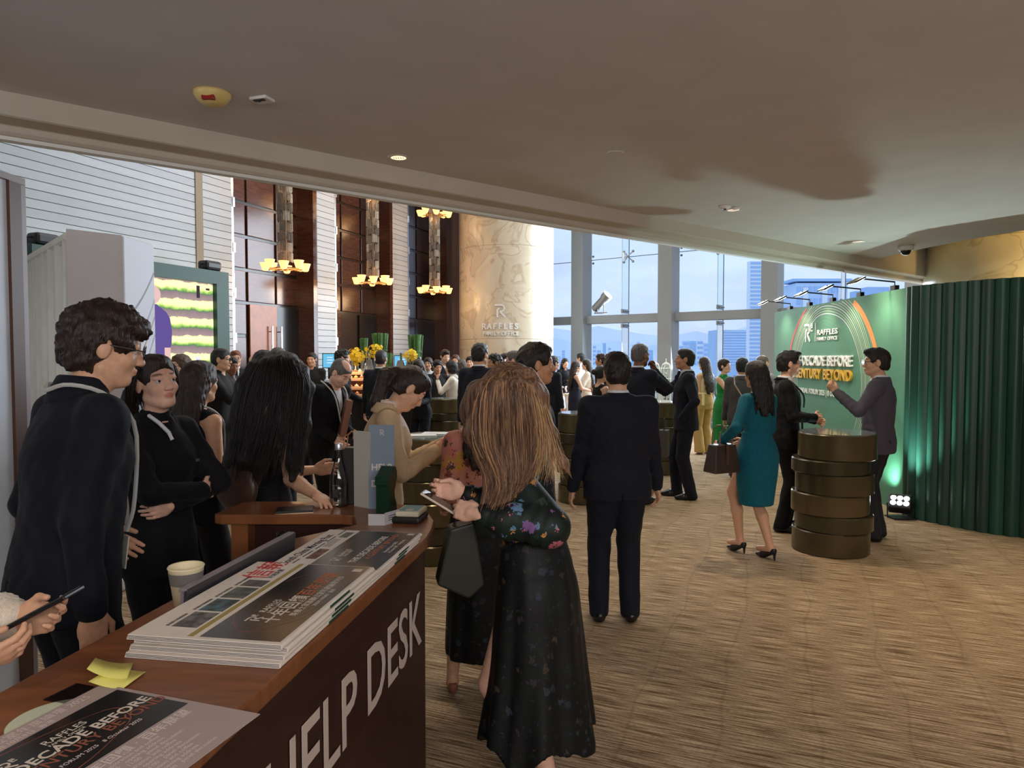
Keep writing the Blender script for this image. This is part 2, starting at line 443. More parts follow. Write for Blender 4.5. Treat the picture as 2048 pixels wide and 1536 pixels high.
def pillar(name, x, y, r, joints, hgt):
    root = None
    z0 = 0.0
    for i, z1 in enumerate(list(joints) + [hgt]):
        mb = MB(); mb.lathe([(r - 0.006, z0), (r, z0 + 0.008), (r, z1 - 0.012), (r - 0.006, z1 - 0.003)], (0, 0, 0), 72)
        o = mb.build(name if root is None else 'marble_drum', MARBLE, root, smooth=False); smooth_by_angle(o, 30)
        if root is None: root = o; o.location = (x, y, 0); tag(o, kind='structure')
        z0 = z1
    return root
pil = pillar('pillar_marble', -0.14, 17.45, 1.17, (2.1, 4.28), HALL_Z)
pillar('pillar_marble_right', 7.30, 10.0, 1.26, (1.6,), CEIL_Z + 0.3)
# lettering fixed to the round pillar
LET = mat('silver_letters', srgb(232, 234, 236), rough=0.4)
def on_pillar(px, z, d=0.012):
    u = (px - 1024) / FOC; cx, cy, r = -0.14, 17.45, 1.17 + d
    a = u * u + 1; b = -2 * (u * cx + cy); c_ = cx * cx + cy * cy - r * r
    Y = (-b - math.sqrt(b * b - 4 * a * c_)) / (2 * a)
    return Vector((u * Y, Y, z))
def pillar_text(s_, px0, px1, z, size, bold=0.0):
    n = len(s_); 
    for i, ch in enumerate(s_):
        if ch == ' ': continue
        px = px0 + (px1 - px0) * (i + 0.5) / n; p = on_pillar(px, z); nrm = (p - Vector((-0.14, 17.45, z))).normalized()
        x = Vector((0, 0, 1)).cross(nrm)
        text(ch, size, LET, pil, Matrix.Translation(Vector((0.14, -17.45, 0))) @ frame(p, x, (0, 0, 1)), 'letter', 0.012, 'CENTER', bold)
pillar_text('RAFFLES', 963, 1038, 2.33, 0.185, 0.006)
pillar_text('FAMILY OFFICE', 966, 1037, 2.18, 0.125, 0.003)
# the crest above: an R drawn as one stroke with its leg cut free
def logo_R(M, h, m, parent, name='emblem', depth=0.01, superscript=False):
    w = 0.052 * 10 * h; mbl = MB()
    k = 0.13 * h
    def bar(x0, y0, x1, y1, t=k):
        d = Vector((x1 - x0, y1 - y0)); L_ = d.length; d.normalize(); n_ = Vector((-d.y, d.x)) * t / 2
        c4 = [Vector((x0, y0)) + n_, Vector((x0, y0)) - n_, Vector((x1, y1)) - n_, Vector((x1, y1)) + n_]
        lo_ = [mbl.bm.verts.new(M @ Vector((p.x, p.y, 0))) for p in c4]; hi_ = [mbl.bm.verts.new(M @ Vector((p.x, p.y, depth))) for p in c4]
        mbl.bm.faces.new(hi_); mbl.bm.faces.new(list(reversed(lo_)))
        for q in range(4): mbl.bm.faces.new((lo_[q], lo_[(q + 1) % 4], hi_[(q + 1) % 4], hi_[q]))
    bar(-0.40 * h, 0.94 * h, 0.12 * h, 0.94 * h)                      # long top stroke
    pts = [(0.12 * h + 0.22 * h * math.sin(a), 0.70 * h + 0.24 * h * math.cos(a)) for a in [math.pi * i / 10 for i in range(11)]]
    for p0, p1 in zip(pts, pts[1:]): bar(*p0, *p1)
    bar(0.12 * h, 0.46 * h, -0.02 * h, 0.46 * h); bar(0.02 * h, 0.42 * h, 0.42 * h, 0.02 * h, k * 1.1)
    bar(-0.20 * h, 0.0, -0.20 * h, 0.62 * h); bar(-0.20 * h, 0.66 * h, -0.02 * h, 0.66 * h, k * 0.8)
    if superscript:
        for q in range(3): bar(0.52 * h, (0.98 - 0.10 * q) * h, 0.74 * h, (0.98 - 0.10 * q) * h, k * 0.5)
        bar(0.52 * h, 1.0 * h, 0.52 * h, 0.6 * h, k * 0.5); bar(0.74 * h, 1.0 * h, 0.74 * h, 0.76 * h, k * 0.5); bar(0.50 * h, 0.60 * h, 0.78 * h, 0.60 * h, k * 0.5)
    return mbl.build(name, m, parent, fixn=True)
p = on_pillar(1000, 2.60); nrm = (p - Vector((-0.14, 17.45, 2.60))).normalized()
logo_R(Matrix.Translation(Vector((0.14, -17.45, 0))) @ frame(p, Vector((0, 0, 1)).cross(nrm), (0, 0, 1)), 0.30, LET, pil)

# ---- tall window wall
W0 = Vector((2.12, 18.7)); WW = Vector((0.796, -0.605)); WI = Vector((-0.605, -0.796))
def winM(s_, off=0.0, z=0.0):
    """local x along the window wall, local y into the hall"""
    M = Matrix.Identity(4); M[0][0], M[1][0] = WW; M[0][1], M[1][1] = WI
    M[0][3] = W0.x + WW.x * s_ + WI.x * off; M[1][3] = W0.y + WW.y * s_ + WI.y * off; M[2][3] = z
    return M
ALU = mat('window_aluminium', srgb(148, 155, 163), rough=0.45, metal=0.1)
SEAL = mat('window_sealant', srgb(96, 116, 136), rough=0.6)
GLASS = glass_mat('window_glass', (0.93, 0.97, 1.0), 0.0, 1.12)
FIN = glass_mat('glass_fin', (0.86, 0.95, 0.98), 0.0)
bays = [(-2.9, -0.36), (0.0, 2.12), (2.48, 4.60), (4.96, 7.40), (7.76, 10.0)]
for i, (s0, s1) in enumerate(bays):
    L = s1 - s0
    mb = MB(); mb.box((s1 + 0.18 - s0, 0.225, 3.5), (0.36, 0.45, 7.0), winM(s0)); root = mb.build('window_%d' % (i + 1), ALU); tag(root, kind='structure')
    mb = MB(); mb.box((L / 2, 0.12, 2.655), (L, 0.30, 0.21), winM(s0), bev=0.01); mb.build('transom', ALU, root)
    mb = MB(); mb.box((L / 2, 0.05, 0.06), (L, 0.2, 0.12), winM(s0)); mb.build('sill', ALU, root)
    mid = L * 0.52
    for x0, x1 in ((0, mid - 0.008), (mid + 0.008, L)):
        for z0, z1 in ((0.12, 2.55), (2.76, 4.235), (4.25, 6.9)):
            mb = MB(); mb.box(((x0 + x1) / 2, 0, (z0 + z1) / 2), (x1 - x0, 0.012, z1 - z0), winM(s0)); mb.build('pane', GLASS, root)
    mb = MB(); mb.box((mid, 0, 3.5), (0.016, 0.016, 7.0), winM(s0)); mb.box((L / 2, 0, 4.2425), (L, 0.016, 0.015), winM(s0)); mb.build('sealant_joint', SEAL, root)
    for z0, z1 in ((0.12, 2.55), (2.76, 6.9)):
        mb = MB(); mb.quad(winM(s0) @ Vector((mid, 0.02, z0)), winM(s0) @ Vector((mid, 0.36, z0)), winM(s0) @ Vector((mid, 0.36, z1)), winM(s0) @ Vector((mid, 0.02, z1))); f_ = mb.build('glass_fin', FIN, root)
        mb = MB()
        mb.box((mid, 0.365, (z0 + z1) / 2), (0.014, 0.008, z1 - z0), winM(s0)); mb.build('fin_edge', mat('fin_edge', srgb(186, 206, 220), rough=0.3), root)
        mb = MB(); zc = z1 - 0.08 if z0 < 1 else z0 + 0.08
        mb.box((mid, 0.20, zc), (0.05, 0.36, 0.10), winM(s0), bev=0.006)
        for q in range(4): mb.lathe([(0.016, 0), (0.016, 0.04)], n=8, M=winM(s0) @ Matrix.Translation((mid + 0.02, 0.08 + 0.08 * q, zc)) @ Matrix.Rotation(R(90), 4, 'Y'))
        mb.build('fin_clamp', mat('clamp_metal', srgb(150, 156, 160), rough=0.35, metal=0.8), root)
    sp = MB(); c_ = winM(s0) @ Vector((mid, 0.10, 4.2425))
    for dx in (-0.13, 0.13):
        for dz in (-0.13, 0.13):
            e_ = winM(s0) @ Vector((mid + dx, 0.03, 4.2425 + dz)); sp.tube([c_, e_], 0.016, 6); sp.ball(e_, 0.035, 8)
    sp.box((mid - 0.02, 0.2, 4.2425), (0.05, 0.16, 0.16), winM(s0))
    sp.build('spider_fitting', CHROME, root)
    bt = MB()
    for dz in (-0.09, 0.09):
        bt.ball(winM(s0) @ Vector((0.06, 0.03, 4.2425 + dz)), 0.03, 8)
    bt.build('bolt', SEAL, root)

# ---- outside: harbour, far hills and towers, with the haze put into their colours
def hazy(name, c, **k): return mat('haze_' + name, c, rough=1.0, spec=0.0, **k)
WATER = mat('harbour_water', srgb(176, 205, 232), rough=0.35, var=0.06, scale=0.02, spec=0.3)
mb = MB(); mb.box((600, 1600, -16), (5000, 3000, 0.4)); tag(mb.build('sea_harbour', WATER), kind='structure')
def hill(name, Y, pts, c, z=-16):
    """ridge given as (pixel x, pixel y) pairs seen from the foyer, built at distance Y with real depth"""
    mb = MB(); rows = []
    for px, py in pts:
        p = at(px, py, Y); sc = 1.35
        rows.append([(p.x, p.y, z), (p.x, p.y + Y * .04, z + (p.z - z) * .6), (p.x * 1.06, p.y + Y * .08, p.z * 1.08), (p.x * sc, p.y * sc, z)])
    mb.sweep(rows); o = mb.build(name, c, smooth=True); tag(o, kind='structure')
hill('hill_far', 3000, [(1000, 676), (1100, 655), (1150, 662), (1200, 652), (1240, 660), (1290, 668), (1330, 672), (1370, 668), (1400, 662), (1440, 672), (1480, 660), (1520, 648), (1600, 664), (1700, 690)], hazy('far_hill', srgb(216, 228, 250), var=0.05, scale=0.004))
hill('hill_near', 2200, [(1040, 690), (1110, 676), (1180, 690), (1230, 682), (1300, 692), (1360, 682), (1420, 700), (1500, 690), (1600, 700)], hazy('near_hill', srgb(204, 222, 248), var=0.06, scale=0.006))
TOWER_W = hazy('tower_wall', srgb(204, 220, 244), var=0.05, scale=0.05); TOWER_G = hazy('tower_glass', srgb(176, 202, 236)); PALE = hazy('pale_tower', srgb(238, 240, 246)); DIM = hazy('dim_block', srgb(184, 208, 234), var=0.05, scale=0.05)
def tower(label, x0, x1, top, base, Y, floors, m, mg, cat='building', cols=1, crown=False, group=None):
    a = at(x0, top, Y); b = at(x1, base, Y); w = b.x - a.x; D = w * 0.6
    zb = min(b.z, -16.0); z0 = a.z; hgt = z0 - zb
    root = thing('tower_block', label, cat, ((a.x + b.x) / 2, Y, zb), 0, group)
    mb = MB(); mb.box((0, D / 2, hgt / 2), (w, D, hgt)); mb.build('wall', m, root)
    vis = z0 - at(0, 730, Y).z; fh = vis / floors
    wid = w / cols
    for k in range(floors):
        for c_ in range(cols):
            mb = MB(); mb.box((-w / 2 + wid * (c_ + 0.5), -0.2, hgt - fh * (k + 0.55)), (wid * (0.9 if cols == 1 else 0.62), w * 0.02, fh * 0.5)); mb.build('window_band' if cols == 1 else 'window', mg, root)
    if crown:
        mb = MB(); mb.box((0, D / 2, hgt + fh * 0.25), (w * 1.14, D * 1.1, fh * 0.22)); mb.build('roof_slab', mg, root)
        for q in (-0.32, 0.05, 0.36):
            mb = MB(); mb.box((w * q, -w * 0.02, hgt - fh * 1.5), (w * 0.10, w * 0.03, fh * 2.2)); mb.build('white_panel', PALE, root)
    return root
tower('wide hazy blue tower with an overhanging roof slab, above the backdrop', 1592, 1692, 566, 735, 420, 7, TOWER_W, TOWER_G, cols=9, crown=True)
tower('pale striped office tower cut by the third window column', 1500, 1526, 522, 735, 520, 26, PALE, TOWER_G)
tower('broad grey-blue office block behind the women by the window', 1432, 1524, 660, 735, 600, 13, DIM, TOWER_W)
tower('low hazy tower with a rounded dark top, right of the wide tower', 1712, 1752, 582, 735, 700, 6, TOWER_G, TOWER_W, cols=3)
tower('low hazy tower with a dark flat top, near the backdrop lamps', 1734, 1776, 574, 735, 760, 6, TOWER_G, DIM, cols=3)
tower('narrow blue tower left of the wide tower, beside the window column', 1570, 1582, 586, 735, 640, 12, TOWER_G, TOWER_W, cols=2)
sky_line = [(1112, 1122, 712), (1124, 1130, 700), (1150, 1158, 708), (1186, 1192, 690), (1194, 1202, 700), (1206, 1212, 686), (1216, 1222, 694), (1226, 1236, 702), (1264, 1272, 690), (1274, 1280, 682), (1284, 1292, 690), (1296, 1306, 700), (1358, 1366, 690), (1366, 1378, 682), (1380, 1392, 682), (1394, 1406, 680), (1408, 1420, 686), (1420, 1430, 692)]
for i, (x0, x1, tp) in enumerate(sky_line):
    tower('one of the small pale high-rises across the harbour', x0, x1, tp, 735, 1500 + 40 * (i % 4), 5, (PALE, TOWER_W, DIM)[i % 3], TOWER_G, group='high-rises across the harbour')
# promenade with trees below the window
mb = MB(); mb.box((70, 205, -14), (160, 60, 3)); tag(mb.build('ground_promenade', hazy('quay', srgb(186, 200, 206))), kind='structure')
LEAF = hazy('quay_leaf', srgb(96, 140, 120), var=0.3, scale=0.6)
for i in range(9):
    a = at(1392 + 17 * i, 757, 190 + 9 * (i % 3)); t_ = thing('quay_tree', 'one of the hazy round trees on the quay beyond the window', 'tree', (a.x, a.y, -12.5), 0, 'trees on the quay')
    mb = MB(); mb.tube([(0, 0, 0), (0, 0, 4)], 0.25, 6); mb.build('trunk', mat('quay_trunk', (.12, .1, .09)), t_)
    bm_ = bmesh.new(); bmesh.ops.create_icosphere(bm_, subdivisions=3, radius=1)
    for v in bm_.verts: v.co *= 1 + 0.16 * math.sin(5 * v.co.x + i) * math.cos(6 * v.co.y) + 0.1 * math.sin(11 * v.co.z + 2 * i)
    me = bpy.data.meshes.new('crown')
    for v in bm_.verts: v.co = Vector((v.co.x * 3, v.co.y * 3, 5.5 + v.co.z * 2.2))
    bm_.to_mesh(me); bm_.free(); me.materials.append(LEAF); link(bpy.data.objects.new('crown', me), t_)
# ================================================================== distance-field modeller (continuous bodies, clothes, hair)
class Prim:
    def __init__(s, lo, hi, fn, M=None):
        s.fn = fn
        lo = np.array(lo, float); hi = np.array(hi, float)
        s.Mi = None
        if M is not None:
            M = np.array(M, float)
            s.Mi = np.linalg.inv(M)
            c = np.array([[a, b, c, 1] for a in (lo[0], hi[0]) for b in (lo[1], hi[1]) for c in (lo[2], hi[2])])
            w = c @ M.T
            lo, hi = w[:, :3].min(0), w[:, :3].max(0)
        s.lo, s.hi = lo, hi
    def __call__(s, X, Y, Z):
        if s.Mi is not None:
            m = s.Mi
            X, Y, Z = (m[0, 0] * X + m[0, 1] * Y + m[0, 2] * Z + m[0, 3],
                       m[1, 0] * X + m[1, 1] * Y + m[1, 2] * Z + m[1, 3],
                       m[2, 0] * X + m[2, 1] * Y + m[2, 2] * Z + m[2, 3])
        return s.fn(X, Y, Z)
def ell(c, r, M=None):
    c = np.array(c, float); r = np.array(r if np.ndim(r) else (r, r, r), float)
    def fn(X, Y, Z):
        x, y, z = X - c[0], Y - c[1], Z - c[2]
        k0 = np.sqrt((x / r[0]) ** 2 + (y / r[1]) ** 2 + (z / r[2]) ** 2)
        k1 = np.sqrt((x / r[0] ** 2) ** 2 + (y / r[1] ** 2) ** 2 + (z / r[2] ** 2) ** 2) + 1e-9
        return k0 * (k0 - 1) / k1
    return Prim(c - r, c + r, fn, M)
def cone(a, b, ra, rb, M=None, fold=0.0, nf=6.0):
    a = np.array(a, float); b = np.array(b, float); ba = b - a; L2 = float(ba @ ba) + 1e-12
    def fn(X, Y, Z):
        x, y, z = X - a[0], Y - a[1], Z - a[2]
        t = np.clip((x * ba[0] + y * ba[1] + z * ba[2]) / L2, 0, 1)
        d = np.sqrt((x - t * ba[0]) ** 2 + (y - t * ba[1]) ** 2 + (z - t * ba[2]) ** 2) - (ra + (rb - ra) * t)
        if fold: d = d + fold * (np.sin(t * nf * 6.28 + 55 * x + 43 * y + 21 * z) * 0.7 + 0.6 * np.sin(37 * x - 51 * y + 29 * z + 2.0))
        return d
    m = max(ra, rb) + abs(fold)
    return Prim(np.minimum(a, b) - m, np.maximum(a, b) + m, fn, M)
def boxp(c, hsz, rnd=0.005, M=None):
    c = np.array(c, float); hsz = np.array(hsz, float)
    def fn(X, Y, Z):
        qx, qy, qz = abs(X - c[0]) - hsz[0] + rnd, abs(Y - c[1]) - hsz[1] + rnd, abs(Z - c[2]) - hsz[2] + rnd
        o = np.sqrt(np.maximum(qx, 0) ** 2 + np.maximum(qy, 0) ** 2 + np.maximum(qz, 0) ** 2)
        return o + np.minimum(np.maximum(qx, np.maximum(qy, qz)), 0) - rnd
    return Prim(c - hsz, c + hsz, fn, M)
def hermite(t, v, n=48):
    t = np.array(t, float); v = np.array(v, float)
    m = np.gradient(v, t, axis=0) if len(t) > 2 else np.zeros_like(v) + (v[-1] - v[0]) / (t[-1] - t[0])
    T = np.linspace(t[0], t[-1], n); i = np.clip(np.searchsorted(t, T) - 1, 0, len(t) - 2)
    h = (t[i + 1] - t[i])[:, None]; u = ((T - t[i]) / h[:, 0])[:, None]
    return T, ((2 * u**3 - 3 * u**2 + 1) * v[i] + (u**3 - 2 * u**2 + u) * h * m[i] + (-2 * u**3 + 3 * u**2) * v[i + 1] + (u**3 - u**2) * h * m[i + 1])
def loft(secs, M=None, n=2.0, folds=None, noise=None, rnd=0.0, hem=None):
    """secs: (z, cx, cy, a, b) rising z.  folds: (count, amp at bottom, amp at top, phase).  hem(x, y): lifts the lower edge"""
    secs = sorted(secs)
    t, v = hermite([q[0] for q in secs], [q[1:] for q in secs])
    a_max = v[:, 2].max() * 1.15 + 0.01; b_max = v[:, 3].max() * 1.15 + 0.01
    lo = (v[:, 0].min() - a_max, v[:, 1].min() - b_max, t[0]); hi = (v[:, 0].max() + a_max, v[:, 1].max() + b_max, t[-1])
    def fn(X, Y, Z):
        cx = np.interp(Z, t, v[:, 0]); cy = np.interp(Z, t, v[:, 1]); a = np.interp(Z, t, v[:, 2]); b = np.interp(Z, t, v[:, 3])
        x, y = X - cx, Y - cy
        if folds:
            th = np.arctan2(y / b, x / a)
            w = (Z - t[0]) / (t[-1] - t[0])
            amp = folds[1] + (folds[2] - folds[1]) * np.clip(w, 0, 1)
            k = 1 + amp * (np.sin(folds[0] * th + folds[3] + 2.0 * w) * 0.65 + 0.35 * np.sin(folds[0] * 1.7 * th + 1.3 * folds[3] - 3 * w))
        else: k = 1.0
        if n == 2.0: q = np.sqrt((x / a) ** 2 + (y / b) ** 2)
        else: q = (abs(x / a) ** n + abs(y / b) ** n) ** (1.0 / n)
        d = (q - k) * np.minimum(a, b)
        z0 = t[0] if hem is None else t[0] + hem(X, Y)
        return np.maximum(d, np.maximum(z0 - Z, Z - t[-1]))
    return Prim(lo, hi, fn, M)
def pathtube(pts, rad, M=None, k=None):
    pr = []
    for i in range(len(pts) - 1):
        ra = rad[i] if np.ndim(rad) else rad; rb = rad[i + 1] if np.ndim(rad) else rad
        pr.append(cone(pts[i], pts[i + 1], ra, rb, M))
    return pr
def nets(f, lo, h):
    s = f < 0
    nx, ny, nz = f.shape
    cnt = np.zeros((nx - 1, ny - 1, nz - 1), np.int8)
    offs = [(i, j, k) for i in (0, 1) for j in (0, 1) for k in (0, 1)]
    for i, j, k in offs: cnt += s[i:nx - 1 + i, j:ny - 1 + j, k:nz - 1 + k]
    act = (cnt > 0) & (cnt < 8)
    cells = np.argwhere(act)
    if len(cells) == 0: return np.zeros((0, 3)), np.zeros((0, 4), int)
    idx = np.full(act.shape, -1, np.int32); idx[act] = np.arange(len(cells))
    V = np.stack([f[cells[:, 0] + i, cells[:, 1] + j, cells[:, 2] + k] for i, j, k in offs], 1)
    O = np.array(offs, float)
    acc = np.zeros((len(cells), 3)); num = np.zeros(len(cells))
    for a in range(8):
        for b in range(a + 1, 8):
            if np.abs(O[a] - O[b]).sum() != 1: continue
            A, B = V[:, a], V[:, b]
            m = (A < 0) != (B < 0)
            t = np.where(m, A / np.where(m, A - B, 1), 0)
            acc += np.where(m[:, None], O[a] + t[:, None] * (O[b] - O[a]), 0); num += m
    P = np.array(lo) + h * (cells + acc / num[:, None])
    quads = []
    for ax in range(3):
        o1, o2 = [(1, 2), (2, 0), (0, 1)][ax]
        sl = [slice(1, None)] * 3; sl[ax] = slice(0, -1)
        sh = [d - 1 for d in f.shape]
        A = [slice(1, -1)] * 3; A[ax] = slice(0, -1)
        B = [slice(1, -1)] * 3; B[ax] = slice(1, None)
        a, b = s[tuple(A)], s[tuple(B)]
        for flip, m in ((False, a & ~b), (True, ~a & b)):
            e = np.argwhere(m)
            if not len(e): continue
            base = e.copy(); base[:, o1] += 1; base[:, o2] += 1
            q = []
            for d1, d2 in ((-1, -1), (0, -1), (0, 0), (-1, 0)):
                c = base.copy(); c[:, o1] += d1; c[:, o2] += d2
                q.append(idx[c[:, 0], c[:, 1], c[:, 2]])
            q = np.stack(q, 1)
            if flip: q = q[:, ::-1]
            quads.append(q)
    Q = np.concatenate(quads)
    return P, Q[(Q >= 0).all(1)]
class Field:
    """ops: list of (prim, blend, op) evaluated in order: 'u' union, 's' subtract, 'n' add noise"""
    def __init__(s): s.ops = []
    def u(s, p, k=0.0):
        for q in (p if isinstance(p, list) else [p]): s.ops.append((q, k, 'u'))
        return s
    def s(s, p, k=0.0):
        for q in (p if isinstance(p, list) else [p]): s.ops.append((q, k, 's'))
        return s
    def disp(s, fn): s.ops.append((fn, 0, 'd')); return s
    def mesh(s, h, lo=None, hi=None):
        us = [p for p, k, o in s.ops if o == 'u']
        L = np.min([p.lo for p in us], 0) - 3 * h; H = np.max([p.hi for p in us], 0) + 3 * h
        if lo is not None: L = np.maximum(L, lo)
        if hi is not None: H = np.minimum(H, hi)
        n = np.maximum(4, np.ceil((H - L) / h).astype(int) + 1)
        f = np.full(tuple(n), 1.0, np.float32)
        ax = [L[i] + h * np.arange(n[i]) for i in range(3)]
        for p, k, o in s.ops:
            if o == 'd':
                near = np.abs(f) < 3 * h
                ii = np.argwhere(near)
                if len(ii):
                    P = [ax[d][ii[:, d]] for d in range(3)]
                    f[near] += p(*P).astype(np.float32)
                continue
            mg = k + 2.5 * h
            i0 = np.clip(np.floor((p.lo - mg - L) / h).astype(int), 0, n); i1 = np.clip(np.ceil((p.hi + mg - L) / h).astype(int) + 1, 0, n)
            if (i1 <= i0).any(): continue
            sl = tuple(slice(a, b) for a, b in zip(i0, i1))
            d = p(ax[0][sl[0]][:, None, None], ax[1][sl[1]][None, :, None], ax[2][sl[2]][None, None, :])
            g = f[sl]
            if o == 'u':
                if k > 0:
                    q = np.maximum(k - np.abs(g - d), 0) / k
                    f[sl] = np.minimum(g, d) - q * q * k * 0.25
                else: f[sl] = np.minimum(g, d)
            else:
                d = -d
                if k > 0:
                    q = np.maximum(k - np.abs(g - d), 0) / k
                    f[sl] = np.maximum(g, d) + q * q * k * 0.25
                else: f[sl] = np.maximum(g, d)
        return nets(f, L, h)
def mesh_of(name, parts, m, parent=None, tint=None):
    """parts: list of (verts, quads) shells joined in one mesh"""
    vs, qs, o = [], [], 0
    for P, Q in parts:
        vs.append(P); qs.append(Q + o); o += len(P)
    P = np.concatenate(vs).astype(np.float32); Q = np.concatenate(qs).astype(np.int32)
    me = bpy.data.meshes.new(name)
    me.vertices.add(len(P)); me.vertices.foreach_set('co', P.ravel())
    me.loops.add(Q.size); me.loops.foreach_set('vertex_index', Q.ravel())
    me.polygons.add(len(Q)); me.polygons.foreach_set('loop_start', np.arange(len(Q), dtype=np.int32) * 4)
    me.polygons.foreach_set('use_smooth', np.ones(len(Q), bool))
    me.update(calc_edges=True)
    if tint is not None:
        a = me.attributes.new('tint', 'FLOAT_COLOR', 'POINT')
        c = np.ones((len(P), 4), np.float32); c[:, :3] = tint(P)
        a.data.foreach_set('color', c.ravel())
    me.materials.append(m)
    return link(bpy.data.objects.new(name, me), parent)
def vnoise(x, y, z, f=1.0):
    """cheap smooth pseudo noise in [-1, 1]"""
    return (np.sin(f * (1.7 * x + 2.3 * y - 1.1 * z) + 1.3 * np.sin(f * (2.9 * z + .7 * x))) + np.sin(f * (-2.1 * x + 1.1 * y + 2.7 * z) + 1.7 * np.sin(f * (1.9 * y - .6 * z)))) * 0.5

# ================================================================== people
def rotm(yaw=0, pitch=0, roll=0):
    """yaw about z (left positive), pitch about x (nod down positive), roll about y (tilt to the right positive)"""
    return np.array(Matrix.Rotation(yaw, 4, 'Z') @ Matrix.Rotation(-pitch, 4, 'X') @ Matrix.Rotation(roll, 4, 'Y'))
def trans(x, y, z):
    m = np.eye(4); m[:3, 3] = (x, y, z); return m
def ap(M, p): return (M @ np.array([*p, 1.0]))[:3]
def ik(a, t, l1, l2, pole):
    a = np.array(a, float); t = np.array(t, float); d = t - a; L = np.linalg.norm(d)
    mx = (l1 + l2) * 0.999
    if L > mx: t = a + d / L * mx; d = t - a; L = mx
    L = max(L, abs(l1 - l2) + 0.02)
    u = d / L
    c = (l1 * l1 - l2 * l2 + L * L) / (2 * L); hh = math.sqrt(max(l1 * l1 - c * c, 0))
    p = np.array(pole, float); p = p - u * (p @ u); p = p / (np.linalg.norm(p) + 1e-9)
    return a + u * c + p * hh, t

SKIN = {'asian': srgb(222, 172, 140), 'fair': srgb(232, 184, 158), 'tan': srgb(196, 142, 108), 'brown': srgb(140, 92, 68)}
def skin_mat(kind): return mat('skin_' + kind, SKIN[kind], rough=0.45, var=0.06, scale=60, tint=True, spec=0.35)
def fabric(name, c, rough=0.8, var=0.12, scale=220, bump=0.10, bscale=500, sheen=0.03):
    return mat('fabric_' + name, c, rough=rough, var=var, scale=scale, bump=bump, bscale=bscale, spec=0.25, sheen=sheen)
def hair_mat(name, c, c2=None):
    return mat('hair_' + name, c, rough=0.42, color2=c2 or tuple(x * 0.45 for x in c), scale=26, stretch=(4, 4, 0.35), bump=0.5, bscale=90, spec=0.45)
HAIR = {'black': hair_mat('black', srgb(34, 28, 26)), 'dark_brown': hair_mat('dark_brown', srgb(58, 40, 32), srgb(26, 19, 16)),
        'brown': hair_mat('brown', srgb(96, 64, 46)), 'grey': hair_mat('grey', srgb(120, 112, 106), srgb(66, 60, 56)),
        'blonde': hair_mat('blonde', srgb(158, 120, 92), srgb(74, 52, 40)), 'ginger': hair_mat('ginger', srgb(140, 78, 48))}

class Fig: pass
def skeleton(h=1.70, sex='m', lean=0.0, twist=0.0, side=0.0, head=(0, 0, 0), hl=None, hr=None, pole_l=(0.6, -0.7, -0.5), pole_r=(-0.6, -0.7, -0.5),
             fl=None, fr=None, wide=1.0, knee=(0, 1, 0)):
    """person-local joints; +y is the way the person faces, +x their right"""
    F = Fig(); s = h / 1.72; F.s = s; F.sex = sex
    w = (1.0 if sex == 'm' else 0.88) * wide
    F.w = w
    F.T = trans(0, 0, 0.92 * s) @ rotm(twist, lean, side) @ trans(0, 0, -0.92 * s)
    F.neck = ap(F.T, (0, 0.0, 1.44 * s))
    F.H = F.T @ trans(0, 0.005 * s, 1.47 * s) @ rotm(*head) @ trans(0, 0.022 * s, 0.118 * s) @ np.diag([s, s, s, 1]) @ np.diag([0.97 if sex == 'f' else 1] * 3 + [1])
    F.sh = {}; F.el = {}; F.wr = {}; F.hip = {}; F.kn = {}; F.an = {}
    for sd, sg, tgt, pole in (('r', 1, hr, pole_r), ('l', -1, hl, pole_l)):
        pole = np.array(pole, float)
        if sd == 'r' and pole[0] < 0 and tgt is None: pole[0] = -pole[0]
        F.sh[sd] = ap(F.T, (sg * 0.166 * w * s, -0.008 * s, 1.372 * s))
        t = np.array(tgt if tgt is not None else (sg * 0.245 * w, 0.05, 0.80)) * s
        if tgt is None: pole = np.array((sg * 0.4, -1, 0))
        F.el[sd], F.wr[sd] = ik(F.sh[sd], t, 0.285 * s, 0.255 * s, pole)
    for sd, sg, tgt in (('r', 1, fr), ('l', -1, fl)):
        F.hip[sd] = ap(F.T, (sg * 0.088 * s, 0, 0.91 * s)) if False else np.array((sg * 0.088 * s, 0, 0.91 * s))
        t = np.array(tgt if tgt is not None else (sg * 0.10, 0.0, 0.085)) * s
        F.kn[sd], F.an[sd] = ik(F.hip[sd], t, 0.425 * s, 0.415 * s, (knee[0], knee[1], knee[2]))
    return F
